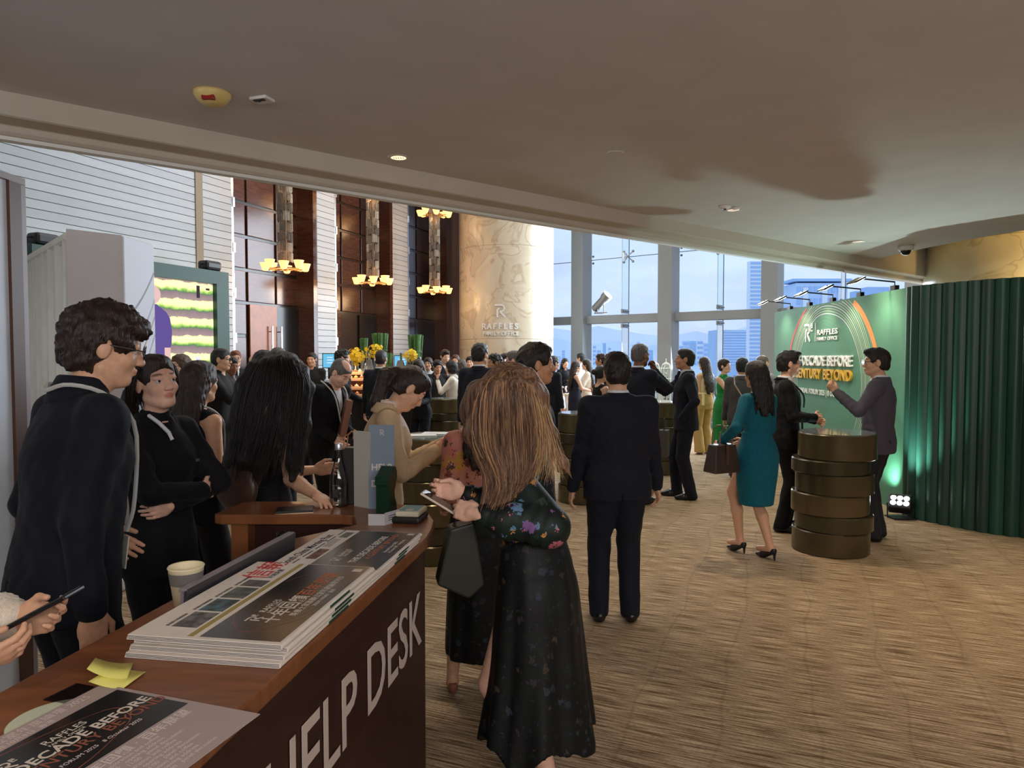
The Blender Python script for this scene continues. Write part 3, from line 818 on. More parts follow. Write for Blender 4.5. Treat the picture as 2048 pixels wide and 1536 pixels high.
def head_ops(f, F, ears=True, k=0.012):
    H = F.H; fem = F.sex == 'f'
    j = 0.92 if fem else 1.0
    f.u(ell((0, -0.012, 0.03), (0.076, 0.096, 0.086), H))
    f.u(ell((0, 0.026, -0.034), (0.061 * j, 0.064, 0.083), H), 0.03)
    f.u(ell((0, 0.066, -0.093), (0.024 * j, 0.021, 0.018), H), 0.025)
    for g in (1, -1):
        f.u(cone((g * 0.052 * j, 0.0, -0.06), (g * 0.02, 0.058, -0.092), 0.018, 0.016, H), 0.02)
        f.u(ell((g * 0.036, 0.060, -0.028), (0.024, 0.022, 0.022), H), 0.02)
    f.u(ell((0, 0.072, 0.026), (0.05, 0.018, 0.014), H), 0.02)
    for g in (1, -1): f.s(ell((g * 0.032, 0.101, 0.004), (0.019, 0.016, 0.011), H), 0.012)
    f.u(cone((0, 0.086, 0.010), (0, 0.104, -0.030), 0.008, 0.0125, H), 0.012)
    for g in (1, -1): f.u(ell((g * 0.012, 0.097, -0.034), (0.009, 0.010, 0.007), H), 0.006)
    f.u(ell((0, 0.0895, -0.0565), (0.022, 0.010, 0.0062), H), 0.006)
    f.u(ell((0, 0.0870, -0.0670), (0.019, 0.011, 0.0070), H), 0.006)
    for g in (1, -1): f.u(ell((g * 0.032, 0.0800, 0.0125), (0.019, 0.011, 0.0075), H), 0.006)
    if ears:
        for g in (1, -1):
            f.u(ell((g * 0.078, -0.004, -0.004), (0.010, 0.021, 0.033), H), 0.008)
    return f
def neck_ops(f, F):
    s = F.s; r = 0.056 if F.sex == 'm' else 0.047
    a = ap(F.T, (0, -0.012 * s, 1.37 * s)); b = ap(F.H, (0, -0.008, -0.045))
    f.u(cone(a, b, (r + 0.008) * s, (r - 0.003) * s), 0.03)
def hand_ops(f, F, sd, fwd=None, palm=None, curl=0.35, spread=0.0, scale=1.0, pinch=False, thumb_curl=0.0):
    """fingers of unequal length with three joints each, thumb from the side of the palm.  palm: direction the palm faces"""
    wr = F.wr[sd]; s = F.s * scale * (0.98 if F.sex == 'm' else 0.90)
    d = np.array(fwd, float) if fwd is not None else wr - F.el[sd]
    d /= np.linalg.norm(d)
    n = np.array(palm if palm is not None else ((-1 if sd == 'r' else 1), 0, -0.1), float)
    n = n - d * (n @ d); n /= np.linalg.norm(n)
    bk = -n                                    # back of the hand
    lat = np.cross(d, bk)                      # right-handed
    M = np.eye(4); M[:3, 0] = lat; M[:3, 1] = d; M[:3, 2] = bk; M[:3, 3] = wr
    M = M @ np.diag([s, s, s, 1])
    sg = -1 if sd == 'r' else 1                # thumb side along lat for palms facing -z
    f.u(cone((0, -0.03, 0), (0, 0.02, 0), 0.026, 0.024, M), 0.01)
    f.u(ell((0, 0.050, -0.002), (0.041, 0.052, 0.0165), M), 0.012)
    f.u(ell((sg * 0.024, 0.028, -0.010), (0.018, 0.030, 0.014), M), 0.01)
    tips = []
    for i, (x, L, r) in enumerate(((0.031, 0.070, 0.0086), (0.0105, 0.078, 0.0088), (-0.0105, 0.073, 0.0084), (-0.030, 0.057, 0.0075))):
        p = np.array((sg * x, 0.088 - 0.004 * abs(i - 1), 0.0)); a = 0.0
        c = curl * (1.0 + 0.12 * i) if not (pinch and i == 0) else curl * 1.25
        dx = sg * x * spread * 6
        for q, fr in enumerate((0.45, 0.31, 0.24)):
            a += c * (0.9 if q == 0 else 1.1)
            nx = p + np.array((dx * fr * L * 8, math.cos(a), -math.sin(a))) * fr * L * np.array((1, 1, 1))
            f.u(cone(p, nx, r * (1 - 0.07 * q), r * (0.93 - 0.08 * q), M), 0.004 if q else 0.008)
            p = nx
        tips.append(p)
    t0 = np.array((sg * 0.030, 0.022, -0.008)); t1 = np.array((sg * (0.056 - 0.02 * thumb_curl), 0.055, -0.020 - 0.012 * thumb_curl)); t2 = np.array((sg * (0.060 - 0.040 * thumb_curl), 0.088, -0.030 - 0.018 * thumb_curl))
    f.u(cone(t0, t1, 0.0135, 0.0105, M), 0.008); f.u(cone(t1, t2, 0.0100, 0.0080, M), 0.004)
    F.hm = getattr(F, 'hm', {}); F.hm[sd] = M
    return f
def torso_ops(f, F, k=0.03):
    s, w = F.s, F.w
    if F.sex == 'm':
        secs = [(0.80, 0, 0, .155, .115), (0.90, 0, 0, .165, .118), (1.02, 0, 0.0, .145, .105), (1.15, 0, 0, .152, .108), (1.30, 0, 0, .162, .110), (1.38, 0, -.005, .128, .084), (1.43, 0, -.01, .070, .06)]
    else:
        secs = [(0.80, 0, -.005, .155, .115), (0.90, 0, -.008, .165, .120), (1.04, 0, 0.0, .122, .092), (1.15, 0, .002, .130, .098), (1.27, 0, .012, .150, .116), (1.36, 0, -.003, .138, .085), (1.42, 0, -.01, .07, .055)]
    f.u(loft([(z * s, x * s, y * s, a * s * w, b * s * w) for z, x, y, a, b in secs], F.T))
    for g in (1, -1):
        f.u(cone(ap(F.T, (g * .05 * s, -.012 * s, 1.392 * s)), F.sh['r' if g > 0 else 'l'], .042 * s, .047 * s * w), 0.03)
def arm_ops(f, F, sd, up=True):
    s = F.s; q = 1.0 if F.sex == 'm' else 0.84
    f.u(cone(F.sh[sd], F.el[sd], .052 * s * q, .041 * s * q), 0.02)
    m = F.el[sd] * .6 + F.wr[sd] * .4
    f.u(cone(F.el[sd], m, .041 * s * q, .040 * s * q), 0.01); f.u(cone(m, F.wr[sd], .040 * s * q, .027 * s * q), 0.01)
def leg_ops(f, F, sd, foot=True):
    s = F.s; q = (1.0 if F.sex == 'm' else 0.93) * (1.0 if foot else 0.84)
    f.u(cone(F.hip[sd], F.kn[sd], .086 * s * q, .056 * s * q), 0.03)
    c = F.kn[sd] * .62 + F.an[sd] * .38; c = c + np.array((0, -.016 * s * (1 if foot else .3), 0))
    f.u(cone(F.kn[sd], c, .052 * s * q, .054 * s * q), 0.02); f.u(cone(c, F.an[sd], .053 * s * q, .035 * s * q), 0.02)
    if foot:
        a = F.an[sd]
        f.u(cone(a + np.array((0, -.02, -.035)) * s, a + np.array((0, .13, -.06)) * s, .034 * s, .022 * s), 0.02)
def face_tint(F, lips=(0.80, 0.42, 0.42), brow=(0.20, 0.15, 0.13), beard=0.0):
    Hi = np.linalg.inv(F.H)
    def fn(P):
        q = P @ Hi[:3, :3].T + Hi[:3, 3]
        x, y, z = q[:, 0], q[:, 1], q[:, 2]
        c = np.ones((len(P), 3), np.float32)
        front = y > 0.055
        def blend(m, col):
            m = np.clip(m, 0, 1)[:, None] * front[:, None]
            c[:] = c * (1 - m) + np.array(col) * m
        e = np.sqrt((x / .021) ** 2 + ((z + .0615) / .0105) ** 2)
        blend((1.1 - e) * 3, lips)
        zb = 0.030 - 0.10 * (abs(x) - 0.034) ** 2 * 10
        e = np.sqrt(((abs(x) - .034) / .020) ** 2 + ((z - zb) / .0050) ** 2)
        blend((1.2 - e) * 2.5, brow)
        e = np.sqrt(((abs(x) - .038) / .022) ** 2 + ((z + .025) / .018) ** 2)
        blend((1 - e) * 0.5, (1.0, 0.82, 0.78))
        if beard:
            m = np.clip(1.4 - np.sqrt((x / .075) ** 2 + ((z + .085) / .045) ** 2), 0, 1) * (y > 0.0) * beard
            c[:] = c * (1 - m[:, None] * 0.75) + np.array((.16, .12, .11)) * m[:, None] * 0.75
        return c
    return fn
def eyes(F, root, m_eye):
    for g in (1, -1):
        M = Matrix([list(r) for r in F.H])
        bm = MB(); bm.ball((0, 0, 0), 0.0128, 14)
        o = bm.build('eye', m_eye, root, smooth=True)
        o.matrix_local = M @ Matrix.Translation((g * 0.032, 0.0765, 0.003))
def eye_mat():
    if 'eye' in MATS: return MATS['eye']
    m = bpy.data.materials.new('eye'); m.use_nodes = True; nt = m.node_tree; b = nt.nodes['Principled BSDF']
    tc = nt.nodes.new('ShaderNodeTexCoord'); sp = nt.nodes.new('ShaderNodeSeparateXYZ'); rp = nt.nodes.new('ShaderNodeValToRGB')
    mr = nt.nodes.new('ShaderNodeMapRange'); mr.inputs[1].default_value = 0.0; mr.inputs[2].default_value = 0.0128
    el = rp.color_ramp.elements; el[0].position = 0.84; el[0].color = (0.62, 0.58, 0.55, 1); el[1].position = 0.87; el[1].color = (0.03, 0.018, 0.012, 1)
    nt.links.new(tc.outputs['Object'], sp.inputs[0]); nt.links.new(sp.outputs['Y'], mr.inputs[0]); nt.links.new(mr.outputs[0], rp.inputs[0]); nt.links.new(rp.outputs[0], b.inputs['Base Color'])
    b.inputs['Roughness'].default_value = 0.15
    MATS['eye'] = m; return m

# ------------------------------------------------------------------ hair
def ridges(F, amp=0.0022, n=34, tuft=0.004):
    Hi = np.linalg.inv(F.H)
    def fn(X, Y, Z):
        x = Hi[0, 0] * X + Hi[0, 1] * Y + Hi[0, 2] * Z + Hi[0, 3]; y = Hi[1, 0] * X + Hi[1, 1] * Y + Hi[1, 2] * Z + Hi[1, 3]; z = Hi[2, 0] * X + Hi[2, 1] * Y + Hi[2, 2] * Z + Hi[2, 3]
        th = np.arctan2(x, y)
        return amp * np.sin(n * th + 3 * np.sin(z * 30)) + tuft * vnoise(x, y, z, 38)
    return fn
def cap_ops(f, F, vol=0.010, top=0.012, nape=-0.075, fringe=0.05, side=-0.02, thin=False, face=True):
    """hair cap over the skull with the face cut out"""
    H = F.H
    f.u(ell((0, -0.014, 0.034), (0.078 + vol, 0.098 + vol, 0.086 + vol), H))
    f.u(ell((0, -0.04, -0.02), (0.066 + vol, 0.066 + vol, 0.07 + vol), H), 0.02)
    if top: f.u(ell((0, 0.005, 0.088), (0.062, 0.080, 0.028 + top), H), 0.03)
    if face:
        f.s(ell((0, 0.125, -0.035), (0.088, 0.085, 0.055 + fringe), H), 0.012)
        f.s(boxp((0, 0.10, -0.12), (0.12, 0.105, 0.09 + 0.02 + side), 0.02, H), 0.015)
        f.s(boxp((0, -0.02, nape - 0.10), (0.2, 0.2, 0.10), 0.01, H), 0.01)
        for g in (1, -1): f.s(ell((g * 0.085, 0.004, -0.012), (0.022, 0.024, 0.034), H), 0.008)
    else:
        f.s(ell((0, 0.130, -0.030), (0.072, 0.085, 0.085), H), 0.012)
    return f

def person(label, pos, yaw, h=1.70, sex='m', skin='asian', res=0.010, head=(0, 0, 0), lean=0.0, twist=0.0, side=0.0, hl=None, hr=None, pl=(0, -1, -0.3), pr=(0, -1, -0.3),
           fl=None, fr=None, wide=1.0, outfit='suit', hair=('short', 'black'), vis='all', hands=True, hand_l={}, hand_r={}, glasses=None, face=True, beard=0.0,
           c=None, shirt=None, tie=None, pants=None, shoes=None, group=None, build=None, extra=None, lips=None, z0=0.0, knee=(0, 1, 0), bare=None, vee=(1.12, .055)):
    """vis: 'all' or 'upper' (the rest stands behind other things)"""
    root = thing('person', label, 'person', (pos[0], pos[1], z0), R(yaw), group)
    inv = (Matrix.Translation((pos[0], pos[1], z0)) @ Matrix.Rotation(R(yaw), 4, 'Z')).inverted()
    def tgt(q):      # ('w', u, v, Y): a place in the room, brought into the person's own frame
        return tuple(v / (h / 1.72) for v in inv @ at(*q[1:])) if q is not None and q[0] == 'w' else q
    hl, hr, fl, fr = (tgt(q) for q in (hl, hr, fl, fr))
    F = skeleton(h, sex, R(lean), R(twist), R(side), tuple(R(a) for a in head), hl, hr, pl, pr, fl, fr, wide, knee)
    F.root = root; s = F.s; F.res = res; F.vee = vee
    sk = skin_mat(skin)
    parts = []
    low = outfit in ('suit', 'shirt', 'pants', 'blouse')
    hb = min(0.006, res * 0.7) if res < 0.012 else 0.0075
    # --- body: one continuous skin
    b = Field(); torso_ops(b, F); neck_ops(b, F)
    for sd in 'rl': arm_ops(b, F, sd); leg_ops(b, F, sd, foot=(outfit == 'dress'))
    parts.append(b.mesh(res if bare or outfit in ('dress', 'sleeveless') else max(res * 1.5, 0.014)))
    hd = Field(); neck_ops(hd, F); head_ops(hd, F)
    parts.append(hd.mesh(hb))
    if hands:
        for sd, kw in (('r', hand_r), ('l', hand_l)):
            if kw is None: continue
            hf = Field(); hand_ops(hf, F, sd, **kw); parts.append(hf.mesh(min(0.0048, hb * 0.8)))
    mesh_of('body', parts, sk, root, face_tint(F, lips=lips or ((0.80, 0.45, 0.44) if sex == 'f' else (0.86, 0.60, 0.56)), beard=beard))
    if face and res < 0.0135: eyes(F, root, eye_mat())
    # --- hair
    style, hc = hair
    hf = Field(); hm = HAIR[hc]; hres = min(res, 0.008) if res > 0.0065 else 0.0052
    extra_hair(hf, F, style)
    mesh_of('hair', [hf.mesh(hres)], hm, root)
    # --- clothes
    dress_up(F, root, outfit, c, shirt, tie, pants, shoes, res, vis)
    if glasses: spectacles(F, root)
    if extra: extra(F, root)
    return F
def spectacles(F, root):
    H = Matrix([list(r) for r in F.H]); mb = MB()
    for g in (1, -1):
        mb.tube([(g * 0.033 + 0.024 * math.cos(a), 0.106, 0.002 + 0.019 * math.sin(a)) for a in [k * 2 * math.pi / 14 for k in range(14)]], 0.0016, 5, closed=True)
        mb.tube([(g * 0.057, 0.106, 0.006), (g * 0.078, 0.07, 0.008), (g * 0.084, 0.0, 0.008)], 0.0018, 5)
    mb.tube([(-0.010, 0.106, 0.006), (0.010, 0.106, 0.006)], 0.0016, 5)
    o = mb.build('spectacles', mat('spectacle_frame', (0.02, 0.02, 0.022), rough=0.3), root); o.matrix_local = H
    lb = MB()
    for g in (1, -1):
        lb.lathe([(0.0235, -0.0006), (0.0235, 0.0006)], n=16, M=Matrix.Translation((g * 0.033, 0.106, 0.002)) @ Matrix.Rotation(R(90), 4, 'X'))
    l_ = lb.build('lens', glass_mat('spectacle_glass', (0.95, 0.97, 1.0), 0.25), o)
def extra_hair(f, F, style):
    H = F.H; s = F.s
    def P(p): return ap(H, p)
    g = lambda p: np.array(p) * s
    if style == 'bald':
        f.u(ell((0, -0.030, 0.0), (0.078, 0.083, 0.05), H)); f.s(ell((0, 0.09, 0.0), (0.1, 0.1, 0.1), H)); f.s(boxp((0, 0, 0.13), (0.2, 0.2, 0.1), 0.01, H), 0.02); f.s(boxp((0, 0, -0.16), (0.2, 0.2, 0.1), 0.01, H), 0.01)
    elif style == 'shaved':
        f.u(ell((0, -0.030, 0.0), (0.0765, 0.081, 0.03), H)); f.s(ell((0, 0.08, 0.0), (0.1, 0.1, 0.1), H))
    elif style == 'thin':
        cap_ops(f, F, vol=0.004, top=0, nape=-0.07); f.s(ell((0, 0.03, 0.115), (0.055, 0.075, 0.045), H), 0.01)
    elif style in ('short', 'crop', 'fluffy', 'quiff', 'curly'):
        if style == 'crop': cap_ops(f, F, vol=0.005, top=0.006, nape=-0.07, fringe=0.045); f.disp(ridges(F, 0.0008, 40, 0.0015))
        elif style == 'fluffy':
            cap_ops(f, F, vol=0.017, top=0.020, nape=-0.085, fringe=0.032, side=-0.015); f.u(ell((0, 0.075, 0.070), (0.062, 0.040, 0.026), H), 0.02)
            f.s(ell((0, 0.125, -0.035), (0.070, 0.055, 0.085), H), 0.01); f.disp(ridges(F, 0.003, 30, 0.007))
        elif style == 'quiff':
            cap_ops(f, F, vol=0.007, top=0.014, nape=-0.07); f.u(ell((0, 0.062, 0.098), (0.056, 0.045, 0.026), H), 0.02); f.disp(ridges(F, 0.002, 26, 0.004))
        elif style == 'curly': cap_ops(f, F, vol=0.010, top=0.012, nape=-0.07); f.disp(ridges(F, 0.002, 20, 0.009))
        else: cap_ops(f, F, vol=0.010, top=0.012, nape=-0.078); f.disp(ridges(F, 0.0022, 30, 0.0035))
    elif style == 'bob':
        cap_ops(f, F, vol=0.016, top=0.008, face=False); f.u(ell((0, -0.02, -0.045), (0.098, 0.09, 0.075), H), 0.03)
        f.s(ell((0, 0.125, -0.045), (0.070, 0.095, 0.085), H), 0.012); f.s(boxp((0, 0.0, -0.20), (0.2, 0.2, 0.08), 0.02, H), 0.01); f.disp(ridges(F, 0.002, 40, 0.002))
    elif style == 'pixie':
        cap_ops(f, F, vol=0.011, top=0.010, nape=-0.08, fringe=0.040); f.disp(ridges(F, 0.002, 30, 0.003))
    elif style == 'bun':
        cap_ops(f, F, vol=0.006, top=0.002, nape=-0.07, fringe=0.05); f.u(ell((0, -0.135, 0.03), (0.045, 0.04, 0.045), H), 0.01); f.disp(ridges(F, 0.0016, 44, 0.001))
    elif style in ('pony', 'lowpony'):
        cap_ops(f, F, vol=0.006, top=0.004, nape=-0.07, fringe=0.05)
        a = P((0, -0.115, 0.035 if style == 'pony' else -0.03))
        b = a + g((0, -0.070, -0.02)); c_ = a + g((0, -0.115, -0.17)); d = a + g((0, -0.10, -0.40 if style == 'lowpony' else -0.36))
        f.u(pathtube([a, b, c_, d], [0.024 * s, 0.036 * s, 0.040 * s, 0.008 * s]), 0.015); f.disp(ridges(F, 0.002, 40, 0.002))
    elif style in ('long', 'verylong', 'shoulder', 'wavy'):
        cap_ops(f, F, vol=0.012, top=0.006, face=False)
        L = {'long': 0.42, 'verylong': 0.60, 'shoulder': 0.24, 'wavy': 0.36}[style]
        top = P((0, -0.03, 0.03))
        nk = ap(F.T, (0, -0.055 * s, 1.42 * s)); bk = ap(F.T, (0, -0.118 * s, 1.26 * s)); 
        z1 = P((0, 0, 0.03))[2]
        zs = [(z1, top[0], top[1], 0.088 * s, 0.088 * s), (P((0, 0, -0.06))[2], (top[0] + nk[0]) / 2, (top[1] + nk[1]) / 2 - .005, 0.098 * s, 0.080 * s),
              (nk[2], nk[0], nk[1] - 0.01, 0.105 * s, 0.062 * s)]
        zb = z1 - (0.12 + L) * s
        if zb < bk[2] - 0.02:
            zs.append((bk[2], bk[0], bk[1], 0.115 * s, 0.040 * s))
            zs.append((zb, ap(F.T, (0, 0, zb))[0], ap(F.T, (0, -0.125 * s, zb))[1], 0.085 * s, 0.018 * s))
        else: zs.append((zb, nk[0], nk[1] - 0.03, 0.10 * s, 0.045 * s))
        zs.sort()
        hemf = lambda X, Y: 0.03 * np.sin(X * 60) * s + 0.02 * np.sin(X * 143)
        f.u(loft(zs, None, folds=(17, 0.10 if style == 'wavy' else 0.05, 0.015, 0.4), hem=hemf), 0.02)
        f.s(ell((0, 0.128, -0.045), (0.070, 0.092, 0.098), H), 0.012)
        f.s(boxp((0, 0.13, -0.16), (0.062, 0.10, 0.10), 0.02, H), 0.02)
        f.disp(ridges(F, 0.0024, 40, 0.002 if style != 'wavy' else 0.006))
    return f

# ------------------------------------------------------------------ clothes
def shoes_for(F, root, m, heel=0.0, res=0.008, kind='shoe'):
    s = F.s
    for sd in 'rl':
        a = F.an[sd]; f = Field()
        base = a - np.array((0, 0, (0.085 + heel * 0.75) * s))
        z = 0.0
        if heel:
            f.u(cone(base + np.array((0, -.045, .030 + heel)) * s, base + np.array((0, .075, .022)) * s, .028 * s, .031 * s), 0)
            f.u(cone(base + np.array((0, .075, .022)) * s, base + np.array((0, .150, .016)) * s, .031 * s, .010 * s), 0.01)
            f.u(cone(base + np.array((0, -.055, .020 + heel)) * s, base + np.array((0, -.058, .004)) * s, .016 * s, .007 * s), 0.008)
            f.s(ell(base + np.array((0, .02, .075 + heel * .6)) * s, np.array((.024, .075, .045)) * s), 0.006)
        else:
            f.u(cone(base + np.array((0, -.035, .038)) * s, base + np.array((0, .090, .034)) * s, .037 * s, .040 * s), 0)
            f.u(cone(base + np.array((0, .090, .034)) * s, base + np.array((0, .165, .026)) * s, .040 * s, .024 * s), 0.02)
            f.u(cone(base + np.array((0, -.02, .04)) * s, a + np.array((0, 0, .03)) * s, .036 * s, .040 * s), 0.02)
        zg = base[2]
        f.s(boxp((base[0], base[1] + .05, zg - 0.05), (0.3, 0.4, 0.05), 0.001))
        mesh_of('shoe', [f.mesh(min(res, 0.009))], m, root)
def trousers(F, root, m, res, flare=0.0, top=1.03, name='trousers', crop=0.0):
    s, w = F.s, F.w; f = Field(); q = 1.0 if F.sex == 'm' else 0.93
    f.u(loft([(0.80 * s, 0, -.005 * s, .175 * s * w, .128 * s), (0.90 * s, 0, -.006 * s, .180 * s * w, .132 * s), (top * s, 0, 0, .150 * s * w, .112 * s)], None))
    for sd in 'rl':
        k = F.kn[sd]; a = F.an[sd] + np.array((0, 0, -0.03 + crop)) * s
        f.u(cone(F.hip[sd] + np.array((0, -.005, -.01)) * s, k, .100 * s * q * w, (.074 + flare * .5) * s * q, fold=0.0018, nf=2.0), 0.03)
        f.u(cone(k, a, (.074 + flare * .5) * s * q, (.064 + flare) * s * q, fold=0.0028, nf=3.0), 0.012)
    f.disp(lambda x, y, z: 0.0028 * vnoise(x, y, z * 0.8, 17 / s))
    f.s(boxp((0, 0, 0.035 * s - 0.2 + crop * s), (2, 2, 0.2), 0.001))
    return mesh_of(name, [f.mesh(res)], m, root)
def sleeves(f, F, r0=.061, r1=.052, r2=.042, end=0.96, sides='rl', k=0.045):
    s = F.s; q = 1.0 if F.sex == 'm' else 0.88
    for sd in sides:
        e = F.el[sd]; w_ = F.el[sd] * (1 - end) + F.wr[sd] * end
        f.u(cone(F.sh[sd], e, r0 * s * q, r1 * s * q, fold=0.0020, nf=2.0), k)
        f.u(cone(e, w_, r1 * s * q, r2 * s * q, fold=0.0022, nf=2.2), 0.012)
def jacket_ops(f, F, hem=0.79, loose=1.0):
    s, w = F.s, F.w * loose; fem = F.sex == 'f'
    if not fem: secs = [(hem, 0, -.004, .196, .142), (0.90, 0, -.004, .192, .140), (1.03, 0, 0, .176, .126), (1.16, 0, 0, .182, .132), (1.28, 0, 0, .186, .134), (1.355, 0, -.006, .160, .112), (1.405, 0, -.012, .110, .086), (1.448, 0, -.012, .074, .070)]
    else: secs = [(hem, 0, -.004, .185, .140), (0.92, 0, -.004, .180, .138), (1.05, 0, 0, .150, .116), (1.16, 0, 0, .158, .122), (1.27, 0, .008, .170, .136), (1.35, 0, -.004, .146, .106), (1.40, 0, -.01, .10, .076), (1.442, 0, -.012, .066, .064)]
    f.u(loft([(z * s, x * s, y * s, a * s * w, b * s * loose) for z, x, y, a, b in secs], F.T, n=2.2, folds=(7, 0.018, 0.004, 0.7)))
    for g, sd in ((1, 'r'), (-1, 'l')):
        f.u(cone(ap(F.T, (g * .06 * s, -.014 * s, 1.398 * s)), F.sh[sd] + np.array((0, 0, .002)) * s, .046 * s, .060 * s * (1 if not fem else .9)), 0.03)
def wedge(F, depth=1.12, half=0.055, low=0.0):
    """V opening at the chest, in the torso frame"""
    s = F.s
    def fn(X, Y, Z):
        w = np.clip((Z - depth * s) / ((1.46 - depth) * s), 0, 1.2) * half * s
        return np.maximum(np.maximum((abs(X) - w) * 0.9, 0.02 * s - Y), depth * s - Z)
    return Prim((-0.1 * s, 0.0, depth * s), (0.1 * s, 0.3 * s, 1.52 * s), fn, F.T)
def shirt_collar(F, root, m, res, name='shirt', bottom=1.0, front=True):
    s, w = F.s, F.w; fem = F.sex == 'f'
    f = Field(); r = .062 if not fem else .054
    f.u(loft([(1.425 * s, 0, -.012 * s, (r + .014) * s, (r + .012) * s), (1.478 * s, 0, -.008 * s, (r + .002) * s, (r + .004) * s)], F.T))
    if front:
        secs = [(bottom, 0, 0, .155, .113), (1.16, 0, 0, .165, .119), (1.28, 0, 0, .168, .122), (1.36, 0, -.006, .138, .098), (1.43, 0, -.012, .085, .070)] if not fem else [(bottom, 0, 0, .135, .103), (1.16, 0, 0, .14, .108), (1.28, 0, .008, .158, .125), (1.37, 0, -.004, .14, .095), (1.42, 0, -.01, .08, .062)]
        f.u(loft([(z * s, x * s, y * s, a * s * w, b * s) for z, x, y, a, b in secs], F.T))
    return mesh_of(name, [f.mesh(min(res, 0.010))], m, root)
def dress_up(F, root, outfit, c, shirt, tie, pants, shoes, res, vis):
    s = F.s
    low = vis == 'all'
    if outfit == 'suit':
        f = Field(); jacket_ops(f, F); sleeves(f, F)
        f.s(wedge(F, *F.vee), 0.006)
        f.s(boxp((0, -0.14 * s, 0.80 * s), (0.004 * s, 0.05, 0.10 * s), 0.001, F.T), 0.003)
        f.disp(lambda x, y, z: 0.0032 * vnoise(x, y, z * 0.7, 13 / s) + 0.0016 * vnoise(y, z, x, 31 / s))      # cloth creases
        mesh_of('jacket', [f.mesh(res)], c, root)
        # lapels lie on the chest beside the opening
        shirt_collar(F, root, shirt or fabric('white_shirt', srgb(226, 228, 232)), res)
        cl = Field(); r = .070
        cl.u(loft([(1.405 * s, 0, -.016 * s, (r + .024) * s, (r + .020) * s), (1.462 * s, 0, -.014 * s, (r + .004) * s, (r + .004) * s)], F.T)); cl.s(wedge(F, 1.30, 0.075), 0.006)
        mesh_of('collar', [cl.mesh(min(res, .009))], c, root)
        if tie:
            t = Field(); y = .128
            t.u(cone(ap(F.T, (0, .076 * s, 1.445 * s)), ap(F.T, (0, .105 * s, 1.36 * s)), .018 * s, .016 * s)); t.u(cone(ap(F.T, (0, .110 * s, 1.40 * s)), ap(F.T, (0, .124 * s, 1.10 * s)), .015 * s, .026 * s))
            mesh_of('tie', [t.mesh(0.008)], tie, root)
        if low: trousers(F, root, pants or c, res); shoes_for(F, root, shoes or mat('black_leather', (0.012, 0.012, 0.013), rough=0.28), 0, res)
    elif outfit == 'shirt':
        f = Field(); s_, w = F.s, F.w
        jacket_ops(f, F, 0.84, 0.94); sleeves(f, F, .060, .048, .038)
        f.s(wedge(F, 1.38, .035), 0.006)
        mesh_of('shirt', [f.mesh(res)], c, root)
        shirt_collar(F, root, shirt or c, res, 'shirt_collar', 1.2)
        if low: trousers(F, root, pants or fabric('dark_trousers', srgb(30, 30, 36)), res); shoes_for(F, root, shoes or mat('black_leather', (0.012, 0.012, 0.013), rough=0.28), 0, res)
    elif outfit == 'sleeveless':
        f = Field(); w = F.w
        secs = [(0.86, 0, -.006, .178, .132), (0.92, 0, -.008, .178, .132), (1.05, 0, 0, .136, .104), (1.16, 0, 0, .144, .110), (1.28, 0, .012, .164, .128), (1.36, 0, -.003, .142, .094), (1.415, 0, -.01, .095, .064)]
        f.u(loft([(z * s, x * s, y * s, a * s * w, b * s * w) for z, x, y, a, b in secs], F.T, folds=(6, .015, .004, .3)))
        for g, sd in ((1, 'r'), (-1, 'l')): f.u(cone(ap(F.T, (g * .06 * s, -.01 * s, 1.398 * s)), ap(F.T, (g * .125 * s, -.006 * s, 1.388 * s)), .046 * s, .046 * s), 0.02)
        mesh_of('sleeveless_top', [f.mesh(res)], c, root)
        if low:
            trousers(F, root, pants or c, res, flare=0.03 if F.sex == 'f' else 0, top=1.06); shoes_for(F, root, shoes or mat('black_leather', (0.012, 0.012, 0.013), rough=0.28), 0.03, res)
# ================================================================== THINGS: large first
# ---- near left: grey panel with a brown edge, standing at the end of the desk
PX0, PY1 = -2.25, 3.24
t_ = thing('display_panel', 'tall grey panel with a brown edge strip at the far left', 'panel', (PX0, PY1, 0))
mb = MB(); mb.box((-0.035, -1.1, 1.235), (0.05, 2.2, 2.47), bev=0.004); mb.build('panel_board', mat('grey_blue_panel', srgb(226, 234, 246), rough=0.6, var=0.03, scale=6), t_)
mb = MB(); mb.box((-0.008, -0.045, 1.235), (0.026, 0.075, 2.47)); mb.build('edge_strip', mat('brown_edge', srgb(92, 60, 44), rough=0.5), t_)
mb = MB(); mb.box((-0.03, 0.012, 1.25), (0.06, 0.034, 2.50)); mb.box((-0.03, -1.08, 2.485), (0.07, 2.2, 0.03)); mb.build('frame', mat('mauve_frame', srgb(160, 150, 152), rough=0.5), t_)

